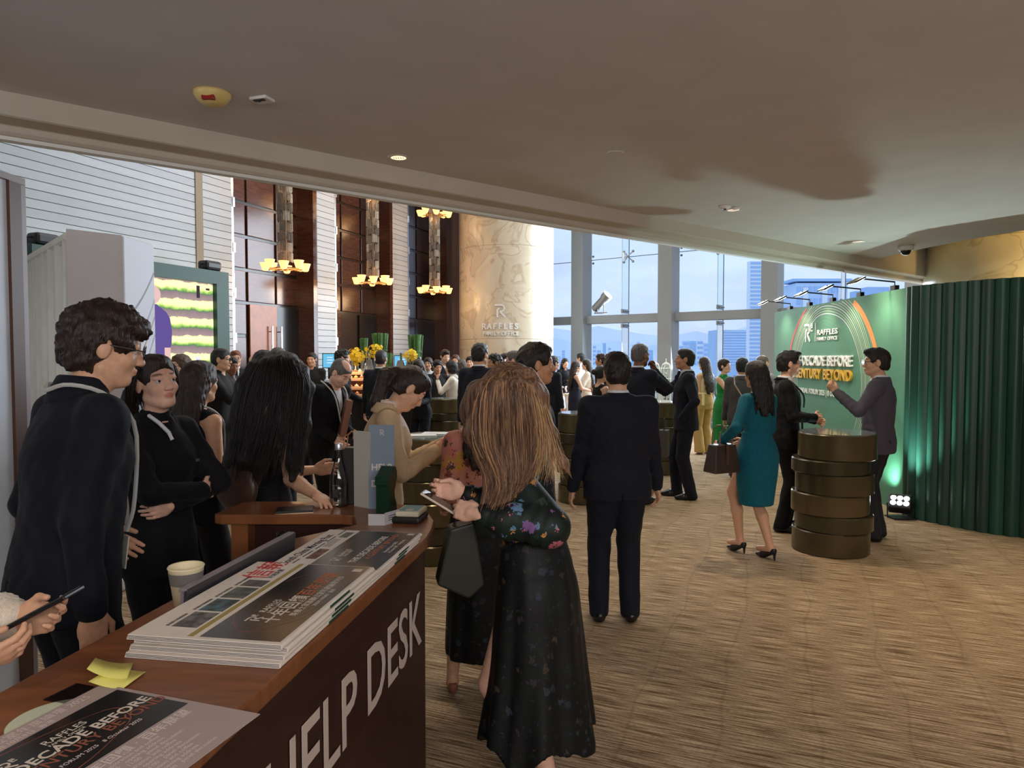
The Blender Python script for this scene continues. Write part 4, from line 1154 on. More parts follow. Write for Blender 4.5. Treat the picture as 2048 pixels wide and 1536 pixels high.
# ---- white booth end with draped side
t_ = thing('photo_booth', 'pale boxy booth end with curved grey lines on its lit side', 'booth', (-3.06, 4.84, 0))
BOOTH = mat('booth_mauve', srgb(206, 202, 205), rough=0.7, var=0.02, scale=5); BWHITE = mat('booth_white', srgb(214, 218, 230), rough=0.6)
mb = MB(); mb.prism([(0, 0), (0.24, 0.26), (0.24, 0.68), (0.02, 0.70), (-0.02, 0.4)], 0.0, 2.56); mb.build('body', BOOTH, t_)
mb = MB(); mb.prism([(0.2405, 0.262), (0.252, 0.262), (0.252, 0.68), (0.2405, 0.68)], 0.0, 2.55); side_ = mb.build('printed_side', BWHITE, t_)
for i, (y0, z0, y1, z1, w, c) in enumerate(((0.27, 1.98, 0.68, 2.34, .020, (150, 146, 160)), (0.27, 1.70, 0.68, 2.12, .026, (178, 190, 210)), (0.27, 1.55, 0.68, 2.00, .012, (176, 140, 120)), (0.27, 1.40, 0.68, 1.86, .010, (150, 160, 180)), (0.27, 1.22, 0.68, 1.74, .010, (150, 160, 180)), (0.27, 1.0, 0.6, 1.6, .014, (150, 160, 180)))):
    n = 12; row = []
    for k in range(n + 1):
        f = k / n; y = y0 + (y1 - y0) * f; z = z0 + (z1 - z0) * (f ** 1.5); row.append([(0.2535, y, z - w / 2), (0.2535, y, z + w / 2)])
    mb = MB(); mb.sweep(row); mb.build('printed_line', mat('booth_line_%d' % i, srgb(*c), rough=0.6), side_)
mb = MB(); mb.box((0.13, 0.34, 0.05), (0.30, 0.72, 0.10), bev=0.02); mb.build('plinth', mat('plinth_white', srgb(206, 208, 214), rough=0.5), t_)
# drape running back from the booth
t_ = thing('pipe_drape', 'cream pleated drape hanging beside the booth', 'curtain', (-3.13, 4.98, 0))
DR = mat('cream_drape', srgb(228, 226, 218), rough=0.9, var=0.04, scale=8)
dv = Vector((-1.6, 1.72)); Ld = dv.length; dv.normalize(); nv = Vector((-dv.y, dv.x))
rows = []
for k in range(161):
    f = k / 160 * Ld; o = 0.035 * math.sin(f * 44) + 0.018 * math.sin(f * 23 + 1)
    p = dv * f + nv * o; rows.append([(p.x, p.y, 0.01), (p.x * 1.0, p.y, 1.3), (dv.x * f + nv.x * o * .7, dv.y * f + nv.y * o * .7, 2.50)])
mb = MB(); mb.sweep(rows); o = mb.build('cloth', DR, t_, smooth=True); sm = o.modifiers.new('thick', 'SOLIDIFY'); sm.thickness = 0.006
mb = MB(); mb.tube([(0, 0, 2.53), (dv.x * Ld, dv.y * Ld, 2.53)], 0.035, 10); mb.tube([(dv.x * Ld, dv.y * Ld, 0), (dv.x * Ld, dv.y * Ld, 2.53)], 0.03, 8); mb.build('rail', DR, t_)

# ---- LED wall with a dark green surround in front of the plank wall
def scr_t(px, off):
    u = (px - 1024) / FOC  # where the line off metres out from the wall is met
    return ((19 + WN.y * off) * u + 1.71 - WN.x * off) / (WD.y * u - WD.x)
s0, s1 = scr_t(56, 0.55), scr_t(448, 0.55)
Ls = s0 - s1
t_ = thing('led_wall', 'big lit video wall showing a green tea field, dark green surround', 'screen', WL(s0, 0.55), WANG)
GRN = mat('dark_green_board', srgb(36, 74, 66), rough=0.5)
Hs = 2.96; si = Ls - (s0 - scr_t(424, 0.55)); zt, zb_ = 2.77, 1.50
mb = MB()
mb.box((Ls / 2, -0.06, (Hs + zt) / 2), (Ls, 0.12, Hs - zt)); mb.box((Ls / 2, -0.06, zb_ / 2), (Ls, 0.12, zb_)); mb.box((Ls - si / 2, -0.06, (zt + zb_) / 2), (si, 0.12, zt - zb_)); mb.box((si / 2, -0.06, (zt + zb_) / 2), (si, 0.12, zt - zb_))
mb.build('surround', GRN, t_)
def led():
    m = bpy.data.materials.new('led_picture'); m.use_nodes = True; nt = m.node_tree; nt.nodes.clear(); L = nt.links.new
    out = nt.nodes.new('ShaderNodeOutputMaterial'); em = nt.nodes.new('ShaderNodeEmission'); tc = nt.nodes.new('ShaderNodeTexCoord'); sx = nt.nodes.new('ShaderNodeSeparateXYZ')
    nz = nt.nodes.new('ShaderNodeTexNoise'); nz.inputs['Scale'].default_value = 9; nz.inputs['Detail'].default_value = 6
    ma = nt.nodes.new('ShaderNodeMath'); ma.operation = 'MULTIPLY_ADD'; ma.inputs[1].default_value = 0.10
    fr = nt.nodes.new('ShaderNodeMath'); fr.operation = 'FRACT'; mu = nt.nodes.new('ShaderNodeMath'); mu.operation = 'MULTIPLY'; mu.inputs[1].default_value = 1 / 0.255
    rp = nt.nodes.new('ShaderNodeValToRGB'); e = rp.color_ramp.elements
    e[0].position = 0.0; e[0].color = (*srgb(150, 130, 130), 1); e[1].position = 1.0; e[1].color = (*srgb(200, 190, 150), 1)
    for p_, c_ in ((0.36, srgb(128, 112, 116)), (0.42, srgb(80, 120, 80)), (0.54, srgb(160, 196, 100)), (0.66, srgb(240, 246, 170)), (0.90, srgb(250, 250, 180))):
        q = e.new(p_); q.color = (*c_, 1)
    L(tc.outputs['Object'], nz.inputs['Vector']); L(tc.outputs['Object'], sx.inputs[0]); L(nz.outputs[0], ma.inputs[0]); L(sx.outputs['Z'], ma.inputs[2]); L(ma.outputs[0], mu.inputs[0]); L(mu.outputs[0], fr.inputs[0]); L(fr.outputs[0], rp.inputs[0]); L(rp.outputs[0], em.inputs['Color']); em.inputs['Strength'].default_value = 1.5; L(em.outputs[0], out.inputs[0])
    return m
mb = MB(); mb.box((Ls / 2, -0.03, (zt + zb_) / 2), (Ls - 2 * si, 0.02, zt - zb_)); pic = mb.build('picture', led(), t_)
def flat_emit(name, c, k=1.0): return mat('screen_' + name, (0, 0, 0), emit=c, estr=k, rough=1)
x_ = Ls - (s0 - scr_t(305, 0.55)) ; x_ = s0 - scr_t(306, 0.55)
man = [(-0.55, zb_), (0.06, zb_), (0.09, 1.72), (0.16, 1.86), (0.17, 2.05), (0.14, 2.22), (0.08, 2.30), (-0.08, 2.40), (-0.16, 2.40), (-0.5, 2.25)]
mb = MB(); mb.bm.faces.new([mb.bm.verts.new((x_ + px_ + 0.12, -0.0415, pz_)) for px_, pz_ in man]); mb.build('speaker_image', flat_emit('purple_suit', srgb(96, 78, 150)), pic)
mb = MB(); mb.box((x_ + 0.21, -0.0415, 1.66), (0.10, 0.002, 0.30)); mb.lathe([(0.13, 0), (0.13, 0.002)], n=18, M=Matrix.Translation((x_ - 0.02, -0.0415, 2.53)) @ Matrix.Rotation(R(90), 4, 'X')); mb.build('speaker_skin_image', flat_emit('skin', srgb(236, 196, 190)), pic)
mb = MB(); mb.box((Ls - si - 0.28, -0.0415, 2.63), (0.06, 0.002, 0.18)); mb.box((Ls - si - 0.10, -0.0415, 2.68), (0.07, 0.002, 0.03)); mb.build('corner_image', flat_emit('dark', srgb(60, 40, 60)), pic)
mb = MB(); mb.box((Ls - si - 0.31, -0.0415, 1.60), (0.10, 0.002, 0.16), bev=0.0); mb.box((Ls - si - 0.31, -0.0415, 1.53), (0.7, 0.002, 0.05)); mb.build('cup_image', flat_emit('white', srgb(236, 240, 250)), pic)
for nm, px in (('left', 100), ('right', 428)):
    p = s0 - scr_t(px, 0.55)
    h_ = thing('stage_light', 'black stage light on the %s end of the video wall top' % ('far left' if px < 200 else 'right'), 'lamp', WL(s0 - p, 0.50) + Vector((0, 0, Hs)), WANG)
    b = MB(); b.box((0, 0, 0.09), (0.30, 0.2, 0.14), bev=0.04); b.build('housing', mat('black_plastic', (0.014, 0.014, 0.016), rough=0.4), h_)
    b = MB(); b.tube([(-0.19, 0, 0.0), (-0.19, 0, 0.10), (-0.14, 0, 0.10)], 0.012, 6); b.tube([(0.19, 0, 0.0), (0.19, 0, 0.10), (0.14, 0, 0.10)], 0.012, 6); b.box((0, 0, 0.006), (0.4, 0.12, 0.012)); b.build('bracket', mat('black_plastic', (0.014, 0.014, 0.016)), h_)

# ---- backdrop wall on the right
B0 = Vector((4.36, 11.65)); B1 = Vector((4.22, 7.45)); BD = (B1 - B0); BL = BD.length; BD.normalize(); BN = Vector((BD.y, -BD.x))
if BN.x > 0: BN = -BN
BH = 2.42
t_ = thing('event_backdrop', 'green printed event backdrop with raised white and gold lettering', 'backdrop', (B0.x, B0.y, 0))
MBK = Matrix.Identity(4)
for i, (a_, b_) in enumerate(((BD.x, BN.x), (BD.y, BN.y))): MBK[i][0] = a_; MBK[i][1] = b_
def bk(px, py=None):
    u = (px - 1024) / FOC; s_ = (u * B0.y - B0.x) / (BD.x - u * BD.y); Y = B0.y + BD.y * s_
    z = at(px, py, Y).z if py is not None else 0
    return s_, z
def bkM(x, z, off=0.012): return MBK @ Matrix.Translation((x, off, z)) @ Matrix.Rotation(R(90), 4, 'X') if False else MBK @ Matrix(((1, 0, 0, x), (0, 0, 1, off), (0, 1, 0, z), (0, 0, 0, 1)))
mb = MB(); mb.box((BL / 2, -0.06, BH / 2), (BL, 0.12, BH), MBK)
mb.build('board', mat('backdrop_green', srgb(84, 138, 112), rough=0.65, var=0.08, scale=1.2), t_)
WHT = mat('backdrop_white', srgb(240, 240, 236), rough=0.5); GOLD = mat('backdrop_gold', srgb(232, 180, 44), rough=0.35, metal=0.3)
def bk_text(s, px0, px1, py_base, hpx_at, m, ext, bold=0.0, z=None):
    x0, z0 = bk(px0, py_base[0]); x1, z1 = bk(px1, py_base[1])
    o = text(s, hpx_at * 1.38, m, t_, bkM(x0, z if z else (z0 + z1) / 2), 'lettering', ext, 'LEFT', bold)
    bpy.context.view_layer.update(); w = o.dimensions.x
    o.matrix_local = o.matrix_local @ Matrix.Diagonal(((x1 - x0) / max(w, .01), 1, 1, 1))
    return o
def zspan(px, a, b): return bk(px, a)[1] - bk(px, b)[1]
bk_text('THE DECADE BEFORE', 1584, 1706, (741, 735), 0.145, WHT, 0.016, 0.003, 1.56)
bk_text('A CENTURY BEYOND', 1583, 1706, (750, 762), 0.145, GOLD, 0.016, 0.003, 1.375)
bk_text('ANNUAL FORUM 2025 | 8 OCT 2025', 1597, 1691, (782, 798), zspan(1660, 783, 794), WHT, 0.002, 0.002)
bk_text('RAFFLES', 1634, 1675, (670, 667), zspan(1660, 656, 667), WHT, 0.004, 0.002)
bk_text('FAMILY OFFICE', 1634, 1675, (681, 679), zspan(1660, 672, 679), WHT, 0.003, 0.0015)
mb = MB(); x_, z_ = bk(1630, 680); mb.box((x_, 0.004, z_ + 0.11), (0.012, 0.006, 0.26), MBK); mb.build('divider', WHT, t_)
x_, z_ = bk(1613, 684); logo_R(bkM(x_ + 0.02, z_, 0.004), 0.26, WHT, t_, 'emblem', 0.006, True)
# wood-grain rings printed on the board: wobbling ovals
xc, zc = bk(1655, 735)[0] - 0.05, 1.30
def ring(rx, rz, w, m, a0, a1, wob, ph, name='printed_ring'):
    rows = []
    n = 64
    for k in range(n + 1):
        a = a0 + (a1 - a0) * k / n
        q = 1 + wob * (math.sin(3 * a + ph) + 0.5 * math.sin(7 * a + 2 * ph))
        ww = w * (0.55 + 0.45 * math.sin((a - a0) / (a1 - a0) * math.pi))
        x0, z0 = xc + rx * q * math.cos(a), zc + rz * q * math.sin(a); x1, z1 = xc + (rx * q + ww) * math.cos(a), zc + (rz * q + ww) * math.sin(a)
        if z0 > BH - 0.01 or z1 > BH - .01 or z0 < 0.05 or x1 < 0.02 or x1 > BL - .02: 
            if len(rows) > 1:
                mb = MB(); mb.sweep(rows); mb.build(name, m, t_)
            rows = []; continue
        rows.append([MBK @ Vector((x0, 0.0025, z0)), MBK @ Vector((x1, 0.0025, z1))])
    if len(rows) > 1:
        mb = MB(); mb.sweep(rows); mb.build(name, m, t_)
PALEG = mat('print_pale', srgb(196, 206, 170), rough=0.6); ORG = mat('print_orange', srgb(232, 140, 66), rough=0.6); RED = mat('print_red', srgb(206, 74, 58), rough=0.6); MIDG = mat('print_midgreen', srgb(104, 146, 110), rough=0.6)
for i in range(9): ring(1.04 + 0.036 * i, 0.98 + 0.035 * i, 0.010, PALEG if i % 3 else WHT, -0.6, math.pi + 0.5, 0.012, 0.5)
for i in range(6): ring(0.80 - 0.06 * i, 0.92 - 0.05 * i, 0.008, MIDG, 0.2, math.pi - 0.2, 0.012, 0.9)
ring(1.44, 1.22, 0.085, ORG, -0.3, 1.55, 0.012, 0.5); ring(1.42, 1.22, 0.05, RED, 1.9, math.pi + 0.2, 0.012, 0.5)
# picture lamps on arms along the top
BLK = mat('black_metal', (0.012, 0.012, 0.013), rough=0.35, metal=0.5)
for i, px in enumerate((1553, 1591, 1636, 1690, 1775)):
    x_ = bk(px + (18 if i < 4 else 0))[0]
    base = MBK @ Vector((x_, -0.06, BH + 0.041))
    l_ = thing('arm_lamp', ('%s arm lamp along the top edge of the green backdrop' % ('leftmost', 'second from left', 'third from left', 'fourth from left', 'rightmost')[i]), 'lamp', Vector((B0.x, B0.y, 0)) + base, 0, None)
    b = MB(); p1 = MBK @ Vector((0.02, 0.42, 0.10)); b.tube([(0, 0, -0.04), (0, 0, 0.06), p1], 0.010, 6); b.box((0, 0, -0.01), (0.05, 0.10, 0.06)); b.build('arm', BLK, l_)
    hM = Matrix.Translation(p1 - Vector((0, 0, 0.015))) @ MBK.to_3x3().to_4x4() @ Matrix.Rotation(R(-28), 4, 'X')
    b = MB(); b.box((0, 0.02, 0.0), (0.24, 0.13, 0.022), hM, bev=0.008); b.build('lamp_head', BLK, l_)
    b = MB(); b.box((0, 0.02, -0.0125), (0.21, 0.10, 0.003), hM); b.build('lens', mat('lamp_glow', (1, 1, 1), emit=(1.0, 0.93, 0.80), estr=9), l_)
    w_ = Vector((B0.x, B0.y, 0)) + base + p1; tgt = Vector((B0.x, B0.y, 0)) + (MBK @ Vector((x_, 0.0, 1.5)))
    spot('arm_lamp_light', w_ - Vector((0, 0, 0.05)), tgt, 24, (1.0, 0.92, 0.70), 105, 0.9, 0.05)

# ---- green fluted partition curving round on the right
pts = [(4.21, 7.46), (4.18, 7.34), (4.20, 7.20), (4.30, 7.00), (4.42, 6.80), (4.56, 6.60), (4.74, 6.46), (4.96, 6.36), (5.25, 6.30), (5.6, 6.30), (6.0, 6.32)]
t_ = thing('fluted_partition', 'dark green fluted partition curving round beside the backdrop', 'partition', (4.2, 7.4, 0))
GREENS = [mat('flute_green_%d' % i, srgb(*c), rough=0.42, var=0.05, scale=4, stretch=(1, 1, 0.3)) for i, c in enumerate(((30, 72, 58), (26, 64, 52), (34, 78, 64)))]
tt, vv = hermite(np.arange(len(pts)), np.array(pts), 400)
dd = np.concatenate([[0], np.cumsum(np.linalg.norm(np.diff(vv, axis=0), axis=1))])
FW = 0.118; nfl = int(dd[-1] / FW)
for k in range(nfl):
    ss = np.linspace(k * FW, (k + 1) * FW - 0.004, 7); x = np.interp(ss, dd, vv[:, 0]); y = np.interp(ss, dd, vv[:, 1])
    tx, ty = x[-1] - x[0], y[-1] - y[0]; l_ = math.hypot(tx, ty); nx, ny = ty / l_, -tx / l_
    if nx > 0 and k < 8: nx, ny = -nx, -ny
    if k >= 8 and ny > 0: nx, ny = -nx, -ny
    poly = []
    for j in range(7):
        bul = 0.034 * math.sin(math.pi * j / 6); poly.append((x[j] + nx * bul - 4.2, y[j] + ny * bul - 7.4))
    poly += [(x[6] - nx * .03 - 4.2, y[6] - ny * .03 - 7.4), (x[0] - nx * .03 - 4.2, y[0] - ny * .03 - 7.4)]
    mb = MB(); mb.prism(poly, 0.0, 2.415); o = mb.build('flute', GREENS[k % 3], t_); smooth_by_angle(o, 40)

# ---- cocktail stands of stacked drums
OLIVE = [mat('olive_bronze_%d' % i, srgb(*c), rough=0.22, metal=0.35, var=0.12, scale=3) for i, c in enumerate(((84, 74, 52), (72, 66, 48), (94, 82, 56)))]
TOPG = mat('drum_top', srgb(120, 134, 136), rough=0.06, spec=0.7)
def drum_stand(label, x, y, hs, offs, r=0.315, group='drum cocktail stands'):
    t = thing('cocktail_stand', label, 'table', (x, y, 0), 0, group); z = 0.0
    for i, (h_, (ox, oy)) in enumerate(zip(hs, offs)):
        mb = MB(); mb.lathe([(r - 0.01, z), (r, z + 0.008), (r, z + h_ - 0.010), (r - 0.008, z + h_ - 0.001)], (ox, oy, 0), 48); o = mb.build('drum', OLIVE[i % 3], t); smooth_by_angle(o, 30); z += h_
    mb = MB(); mb.lathe([(r - 0.012, z - 0.001), (r - 0.012, z + 0.004)], (offs[-1][0], offs[-1][1], 0), 48); mb.build('glass_top', TOPG, t)
    return t
HS = [0.20, 0.14, 0.18, 0.17, 0.12, 0.22]
OFF = [(-0.02, 0.01), (0.0, 0.0), (-0.03, 0.01), (-0.005, -0.01), (-0.035, 0.0), (0.02, 0.0)]
drum_stand('dark olive drum stand in front of the man with the raised fist', 2.80, 6.05, HS, OFF)
drum_stand('dark olive drum stand behind the help desk, beside the woman with the phone', -0.70, 5.85, [0.16, 0.15, 0.19, 0.18, 0.14, 0.20], [(0.03, 0), (-0.02, 0), (0.05, 0), (0.0, 0), (0.0, 0), (0.06, 0)])
drum_stand('dark olive drum stand partly hidden behind the broad man in the dark suit', 0.83, 8.15, HS, [(0.0, 0), (0.02, 0), (-0.02, 0), (0.02, 0), (-0.02, 0), (0.0, 0)], 0.29)
drum_stand('dark drum stand beside the woman in the white suit', -1.04, 11.02, HS, [(0.0, 0), (0.02, 0), (-0.02, 0), (0.02, 0), (-0.02, 0), (0.0, 0)], 0.26)
drum_stand('drum stand carrying the two domed lanterns', 2.12, 10.1, HS, [(0.0, 0), (0.02, 0), (-0.02, 0), (0.02, 0), (-0.02, 0), (0.0, 0)], 0.26)
# leaflets and a cup on the second stand
for i, (dx, dy, a_) in enumerate(((-0.10, -0.02, 0.2), (-0.02, 0.12, -0.1))):
    mb = MB(); mb.box((0, 0, 0.004), (0.21, 0.15, 0.006)); o = mb.build('leaflet', mat('white_card', srgb(226, 226, 224), rough=0.6)); o.location = (-0.64 + dx, 5.85 + dy, 1.025); o.rotation_euler = (0, 0, a_); tag(o, ('white leaflet lying on the drum stand behind the woman with the phone', 'second white leaflet further back on the same drum stand')[i], 'leaflet')

# ---- the help desk: L-shaped wooden counter
WOOD = mat('desk_wood', srgb(130, 80, 48), rough=0.28, var=0.18, scale=7, stretch=(1, 8, 1), spec=0.5, bump=0.015, bscale=30)
WOODD = mat('desk_wood_dark', srgb(58, 35, 30), rough=0.45, spec=0.2, var=0.15, scale=6, stretch=(1, 1, 6))
DH = 1.03
def arc(cx, cy, r, a0, a1, n=8): return [(cx + r * math.cos(R(a0 + (a1 - a0) * k / n)), cy + r * math.sin(R(a0 + (a1 - a0) * k / n))) for k in range(n + 1)]
def dline(y, off=0.0): return -0.494 + 0.1602 * (y - 1.32) + off       # front face of the near arm
WID = 0.505
outer = [(dline(0.55), 0.55), (dline(1.6), 1.6), (dline(2.50), 2.50), (-0.300, 2.62), (-0.307, 2.76), (-0.345, 2.90), (-0.42, 3.02), (-0.53, 3.10), (-0.66, 3.135), (-1.17, 3.135), (-1.21, 3.11), (-1.235, 2.88), (-1.20, 2.862), (-0.70, 2.862), (-0.655, 2.845), (-0.635, 2.80)]
inner = [(dline(2.72, -WID + 0.17), 2.70), (dline(2.45, -WID), 2.45), (dline(1.6, -WID), 1.6), (dline(0.55, -WID), 0.55)]
top_poly = outer + inner
desk = thing('help_desk', 'L-shaped brown wooden help desk with pale lettering on its front', 'desk', (0, 0, 0))
mb = MB(); mb.prism(top_poly, DH - 0.042, DH); o = mb.build('desk_top', WOOD, desk)
bv = o.modifiers.new('soft_edge', 'BEVEL'); bv.width = 0.006; bv.segments = 2; bv.limit_method = 'ANGLE'
def inset(poly, cx, cy, k): return [(cx + (x - cx) * k, cy + (y - cy) * k) for x, y in poly]
front = [(dline(0.56, -0.003), 0.56), (dline(1.6, -0.003), 1.6), (dline(2.47, -0.003), 2.47), (-0.335, 2.62), (-0.345, 2.74), (-0.385, 2.86), (-0.46, 2.97), (-0.56, 3.04), (-0.67, 3.075), (-1.13, 3.075)]
thick = [(x - 0.03, y - 0.03 if y > 2.9 else y) for x, y in reversed(front)]
thick[0] = (-1.13, 3.045)
mb = MB(); mb.prism(front + thick, 0.0, DH - 0.042); mb.build('front_panel', WOODD, desk)
mb = MB(); mb.prism([(-1.17, 2.89), (-1.17, 3.085), (-1.10, 3.085), (-1.10, 2.89)], 0, DH - 0.042); mb.build('end_panel', WOOD, desk)
mb = MB(); mb.prism([(-0.66, 2.89), (-0.66, 3.0), (-1.10, 3.0), (-1.10, 2.97)], 0.0, DH - 0.042); mb.build('back_panel', WOODD, desk)
mb = MB(); mb.box((-0.72, 1.5, 0.60), (0.40, 1.6, 0.025)); mb.build('shelf', WOODD, desk)
LETT = mat('desk_letter', srgb(206, 190, 180), rough=0.5)
zb0 = 0.735
fx = Vector((0.1602, 1.0, 0)).normalized()
o = text('HELP DESK', 0.262, LETT, desk, frame(Vector((dline(1.335, 0.0002), 1.335, 0.685)), fx, (0, 0, 1)), 'lettering', 0.0006, 'LEFT', 0.002, 1.0)
bpy.context.view_layer.update()
o.matrix_local = o.matrix_local @ Matrix.Diagonal((1.085 / o.dimensions.x, 1, 1, 1))

# ---- on the desk
def on_desk(u, v, z=DH): return onz(u, v, z)
DANG = math.atan2(fx.y, fx.x)
PAPER = mat('newsprint', srgb(226, 216, 204), rough=0.8, var=0.03, scale=30); INK = mat('newsprint_ink', srgb(60, 58, 62), rough=0.8); BLKP = mat('print_black', srgb(30, 30, 31), rough=0.22, spec=0.6); GREY_PRINT = mat('print_grey_photo', srgb(120, 124, 128), rough=0.6, var=0.5, scale=60)
RUST = mat('print_rust', srgb(150, 88, 66), rough=0.5); COPPER = mat('print_copper', srgb(190, 104, 60), rough=0.5); OFFW = mat('print_offwhite', srgb(222, 210, 196), rough=0.6); MUST = mat('print_mustard', srgb(168, 150, 84), rough=0.6); SCAR = mat('print_scarlet', srgb(206, 60, 56), rough=0.6); DGR = mat('print_darkgreen', srgb(36, 70, 56), rough=0.5)
def flatplate(name, pts_, m, parent, dz=0.0004, z=0.0):
    mb = MB(); mb.prism(pts_, z, z + dz); return mb.build(name, m, parent)
def newspaper(label, origin, ang, W, H, t, top=None, group=None):
    """folded broadsheet: x across the desk (spine at the desk front), y along it"""
    n = thing('newspaper', label, 'newspaper', origin, ang, group)
    rows = []
    for k in range(9):
        a = -math.pi / 2 + math.pi * k / 8
        rows.append([(W - t / 2 + t / 2 * math.cos(a), 0.0, t / 2 + t / 2 * math.sin(a)), (W - t / 2 + t / 2 * math.cos(a), H, t / 2 + t / 2 * math.sin(a))])
    pr = [(0, 0)] + [(W - t / 2 + t / 2 * math.cos(-math.pi / 2 + math.pi * k / 8), t / 2 + t / 2 * math.sin(-math.pi / 2 + math.pi * k / 8)) for k in range(9)] + [(0.004, t)]
    mb = MB(); a = [mb.bm.verts.new((x, 0, z)) for x, z in pr]; b = [mb.bm.verts.new((x, H, z)) for x, z in pr]
    mb.bm.faces.new(a); mb.bm.faces.new(list(reversed(b)))
    for k in range(len(pr)): mb.bm.faces.new((a[k], a[(k + 1) % len(pr)], b[(k + 1) % len(pr)], b[k]))
    mb.build('folded_sheets', PAPER, n)
    for k in range(3):                                                 # page edges seen at the near end
        mb = MB(); mb.box((W / 2, -0.0006, t * (0.25 + 0.25 * k)), (W * 0.98, 0.001, t * 0.06)); mb.build('page_edge', INK, n)
    sp = MB(); sp.box((W + 0.0002, H * 0.55, t / 2), (0.0015, H * 0.22, t * 0.5)); sp.build('green_spine_print', DGR, n)
    return n
def rings_print(parent, cx, cy, rx, ry, z, m, m2, n=5, clip=None):
    for i in range(n):
        q = 1 + 0.13 * (i - n + 1)
        pts_ = []
        for k in range(49):
            a = 2 * math.pi * k / 48; w = 1 + 0.05 * math.sin(3 * a + 1) + 0.02 * math.sin(7 * a); pts_.append((cx + rx * q * w * math.cos(a), cy + ry * q * w * math.sin(a)))
        seg = []; th = 0.0022 if i == n - 1 else 0.0006
        def flush(seg):
            if len(seg) > 1:
                rows = []
                for j, (x, y) in enumerate(seg):
                    dx, dy = (x - cx), (y - cy); l = math.hypot(dx, dy) or 1; rows.append([(x, y, z), (x + dx / l * th, y + dy / l * th, z)])
                mb = MB(); mb.sweep(rows); mb.build('printed_ring', m if i == n - 1 else m2, parent)
        for x, y in pts_:
            if clip and not (clip[0] < x < clip[1] and clip[2] < y < clip[3]): flush(seg); seg = []
            else: seg.append((x, y))
        flush(seg)
RINGD = mat('print_ring_dark', srgb(58, 56, 56), rough=0.4)
# the two piles lie along the desk: near pile (Chinese paper), far pile (English paper)
pA = on_desk(602, 1362); pB = on_desk(240, 1330); pC = on_desk(745, 1160)
yA = 1.415; 
def pile_origin(y, inset_): return Vector((dline(y, -0.012 - inset_), y, DH))
def npile(y0, count, W, H, t, labels, group, dw=0.006):
    out = []
    for i in range(count):
        j = (i * 37 % 5 - 2) * 0.0025
        o_ = Vector((dline(y0, -W - 0.006 + j), y0 + j * 2, DH + 0.001 + i * t))
        out.append(newspaper(labels[i], o_, DANG - math.pi / 2, W, H, t - 0.0008, None, group))
    return out
N1 = ['bottom newspaper of the near pile, resting on the desk', 'second newspaper from the bottom of the near pile', 'third newspaper from the bottom of the near pile', 'Chinese newspaper with red masthead on top of the near pile']
near = npile(1.50, 4, 0.362, 0.545, 0.0125, N1, 'newspapers in the near pile')
N2 = ['bottom newspaper of the far pile, resting on the desk', 'second newspaper from the bottom of the far pile', 'English newspaper with black masthead on top of the far pile']
far = npile(2.02, 3, 0.345, 0.46, 0.011, N2, 'newspapers in the far pile')
def txt(parent, s_, x, y, size, m, z, along=True, bold=0.0, sx=1.0):
    # reading direction runs away along the desk (+y), letters' tops toward -x
    return text(s_, size, m, parent, frame(Vector((x, y, z)), (0, 1, 0), (-1, 0, 0)), 'print', 0.0001, 'LEFT', bold, sx)
a = near[-1]; zt_ = 0.0118
W_, H_ = 0.362, 0.545
flatplate('black_page', [(0.165, 0.012), (0.350, 0.012), (0.350, H_ - 0.004), (0.165, H_ - 0.004)], BLKP, a, z=zt_)
flatplate('mustard_band', [(0.137, 0.01), (0.151, 0.01), (0.151, H_ - 0.004), (0.137, H_ - 0.004)], MUST, a, z=zt_)
rings_print(a, 0.255, 0.26, 0.10, 0.20, zt_ + 0.0006, RUST, RINGD, 6, (0.168, 0.349, 0.014, H_ - 0.006))
txt(a, '信報', 0.095, 0.395, 0.078, SCAR, zt_ + 0.0004, bold=0.001)
txt(a, '財經新聞', 0.120, 0.405, 0.020, INK, zt_ + 0.0004)
PIX = [mat('photo_print_%d' % i, srgb(*c), rough=0.6, color2=srgb(*c2), scale=50) for i, (c, c2) in enumerate((((70, 66, 68), (130, 128, 120)), ((90, 120, 130), (60, 66, 60)), ((120, 122, 112), (74, 76, 70)), ((110, 106, 100), (70, 68, 70))))]
for k, (y0, y1) in enumerate(((0.055, 0.145), (0.155, 0.235), (0.245, 0.325), (0.335, 0.385))):
    flatplate('photo', [(0.068, y0), (0.130, y0), (0.130, y1), (0.068, y1)], PIX[k], a, z=zt_)
    txt(a, '香港股市新聞頭條', 0.060, y0, 0.0095, INK, zt_ + 0.0004)
txt(a, '十年回顧', 0.285, 0.105, 0.046, OFFW, zt_ + 0.0007, bold=0.0006); txt(a, '百年展望', 0.285, 0.290, 0.046, COPPER, zt_ + 0.0007, bold=0.0006)
txt(a, '萊佛士家族辦公室年度論壇2025', 0.312, 0.155, 0.021, OFFW, zt_ + 0.0007); txt(a, '2025年10月8日   香港', 0.330, 0.225, 0.013, OFFW, zt_ + 0.0007)
txt(a, 'RAFFLES', 0.232, 0.165, 0.024, OFFW, zt_ + 0.0007); txt(a, 'FAMILY OFFICE', 0.244, 0.165, 0.0115, OFFW, zt_ + 0.0007)
logo_R(frame(Vector((0.246, 0.122, zt_ + 0.0006)), (0, 1, 0), (-1, 0, 0)), 0.034, OFFW, a, 'emblem', 0.0002, True)
flatplate('pale_stamp', [(0.312, 0.497), (0.338, 0.497), (0.338, 0.520), (0.312, 0.520)], OFFW, a, z=zt_ + 0.0004)
b_ = far[-1]; zt2 = 0.0103; H2 = 0.46
flatplate('black_page', [(0.12, 0.006), (0.335, 0.006), (0.335, H2 - 0.004), (0.12, H2 - 0.004)], BLKP, b_, z=zt2)
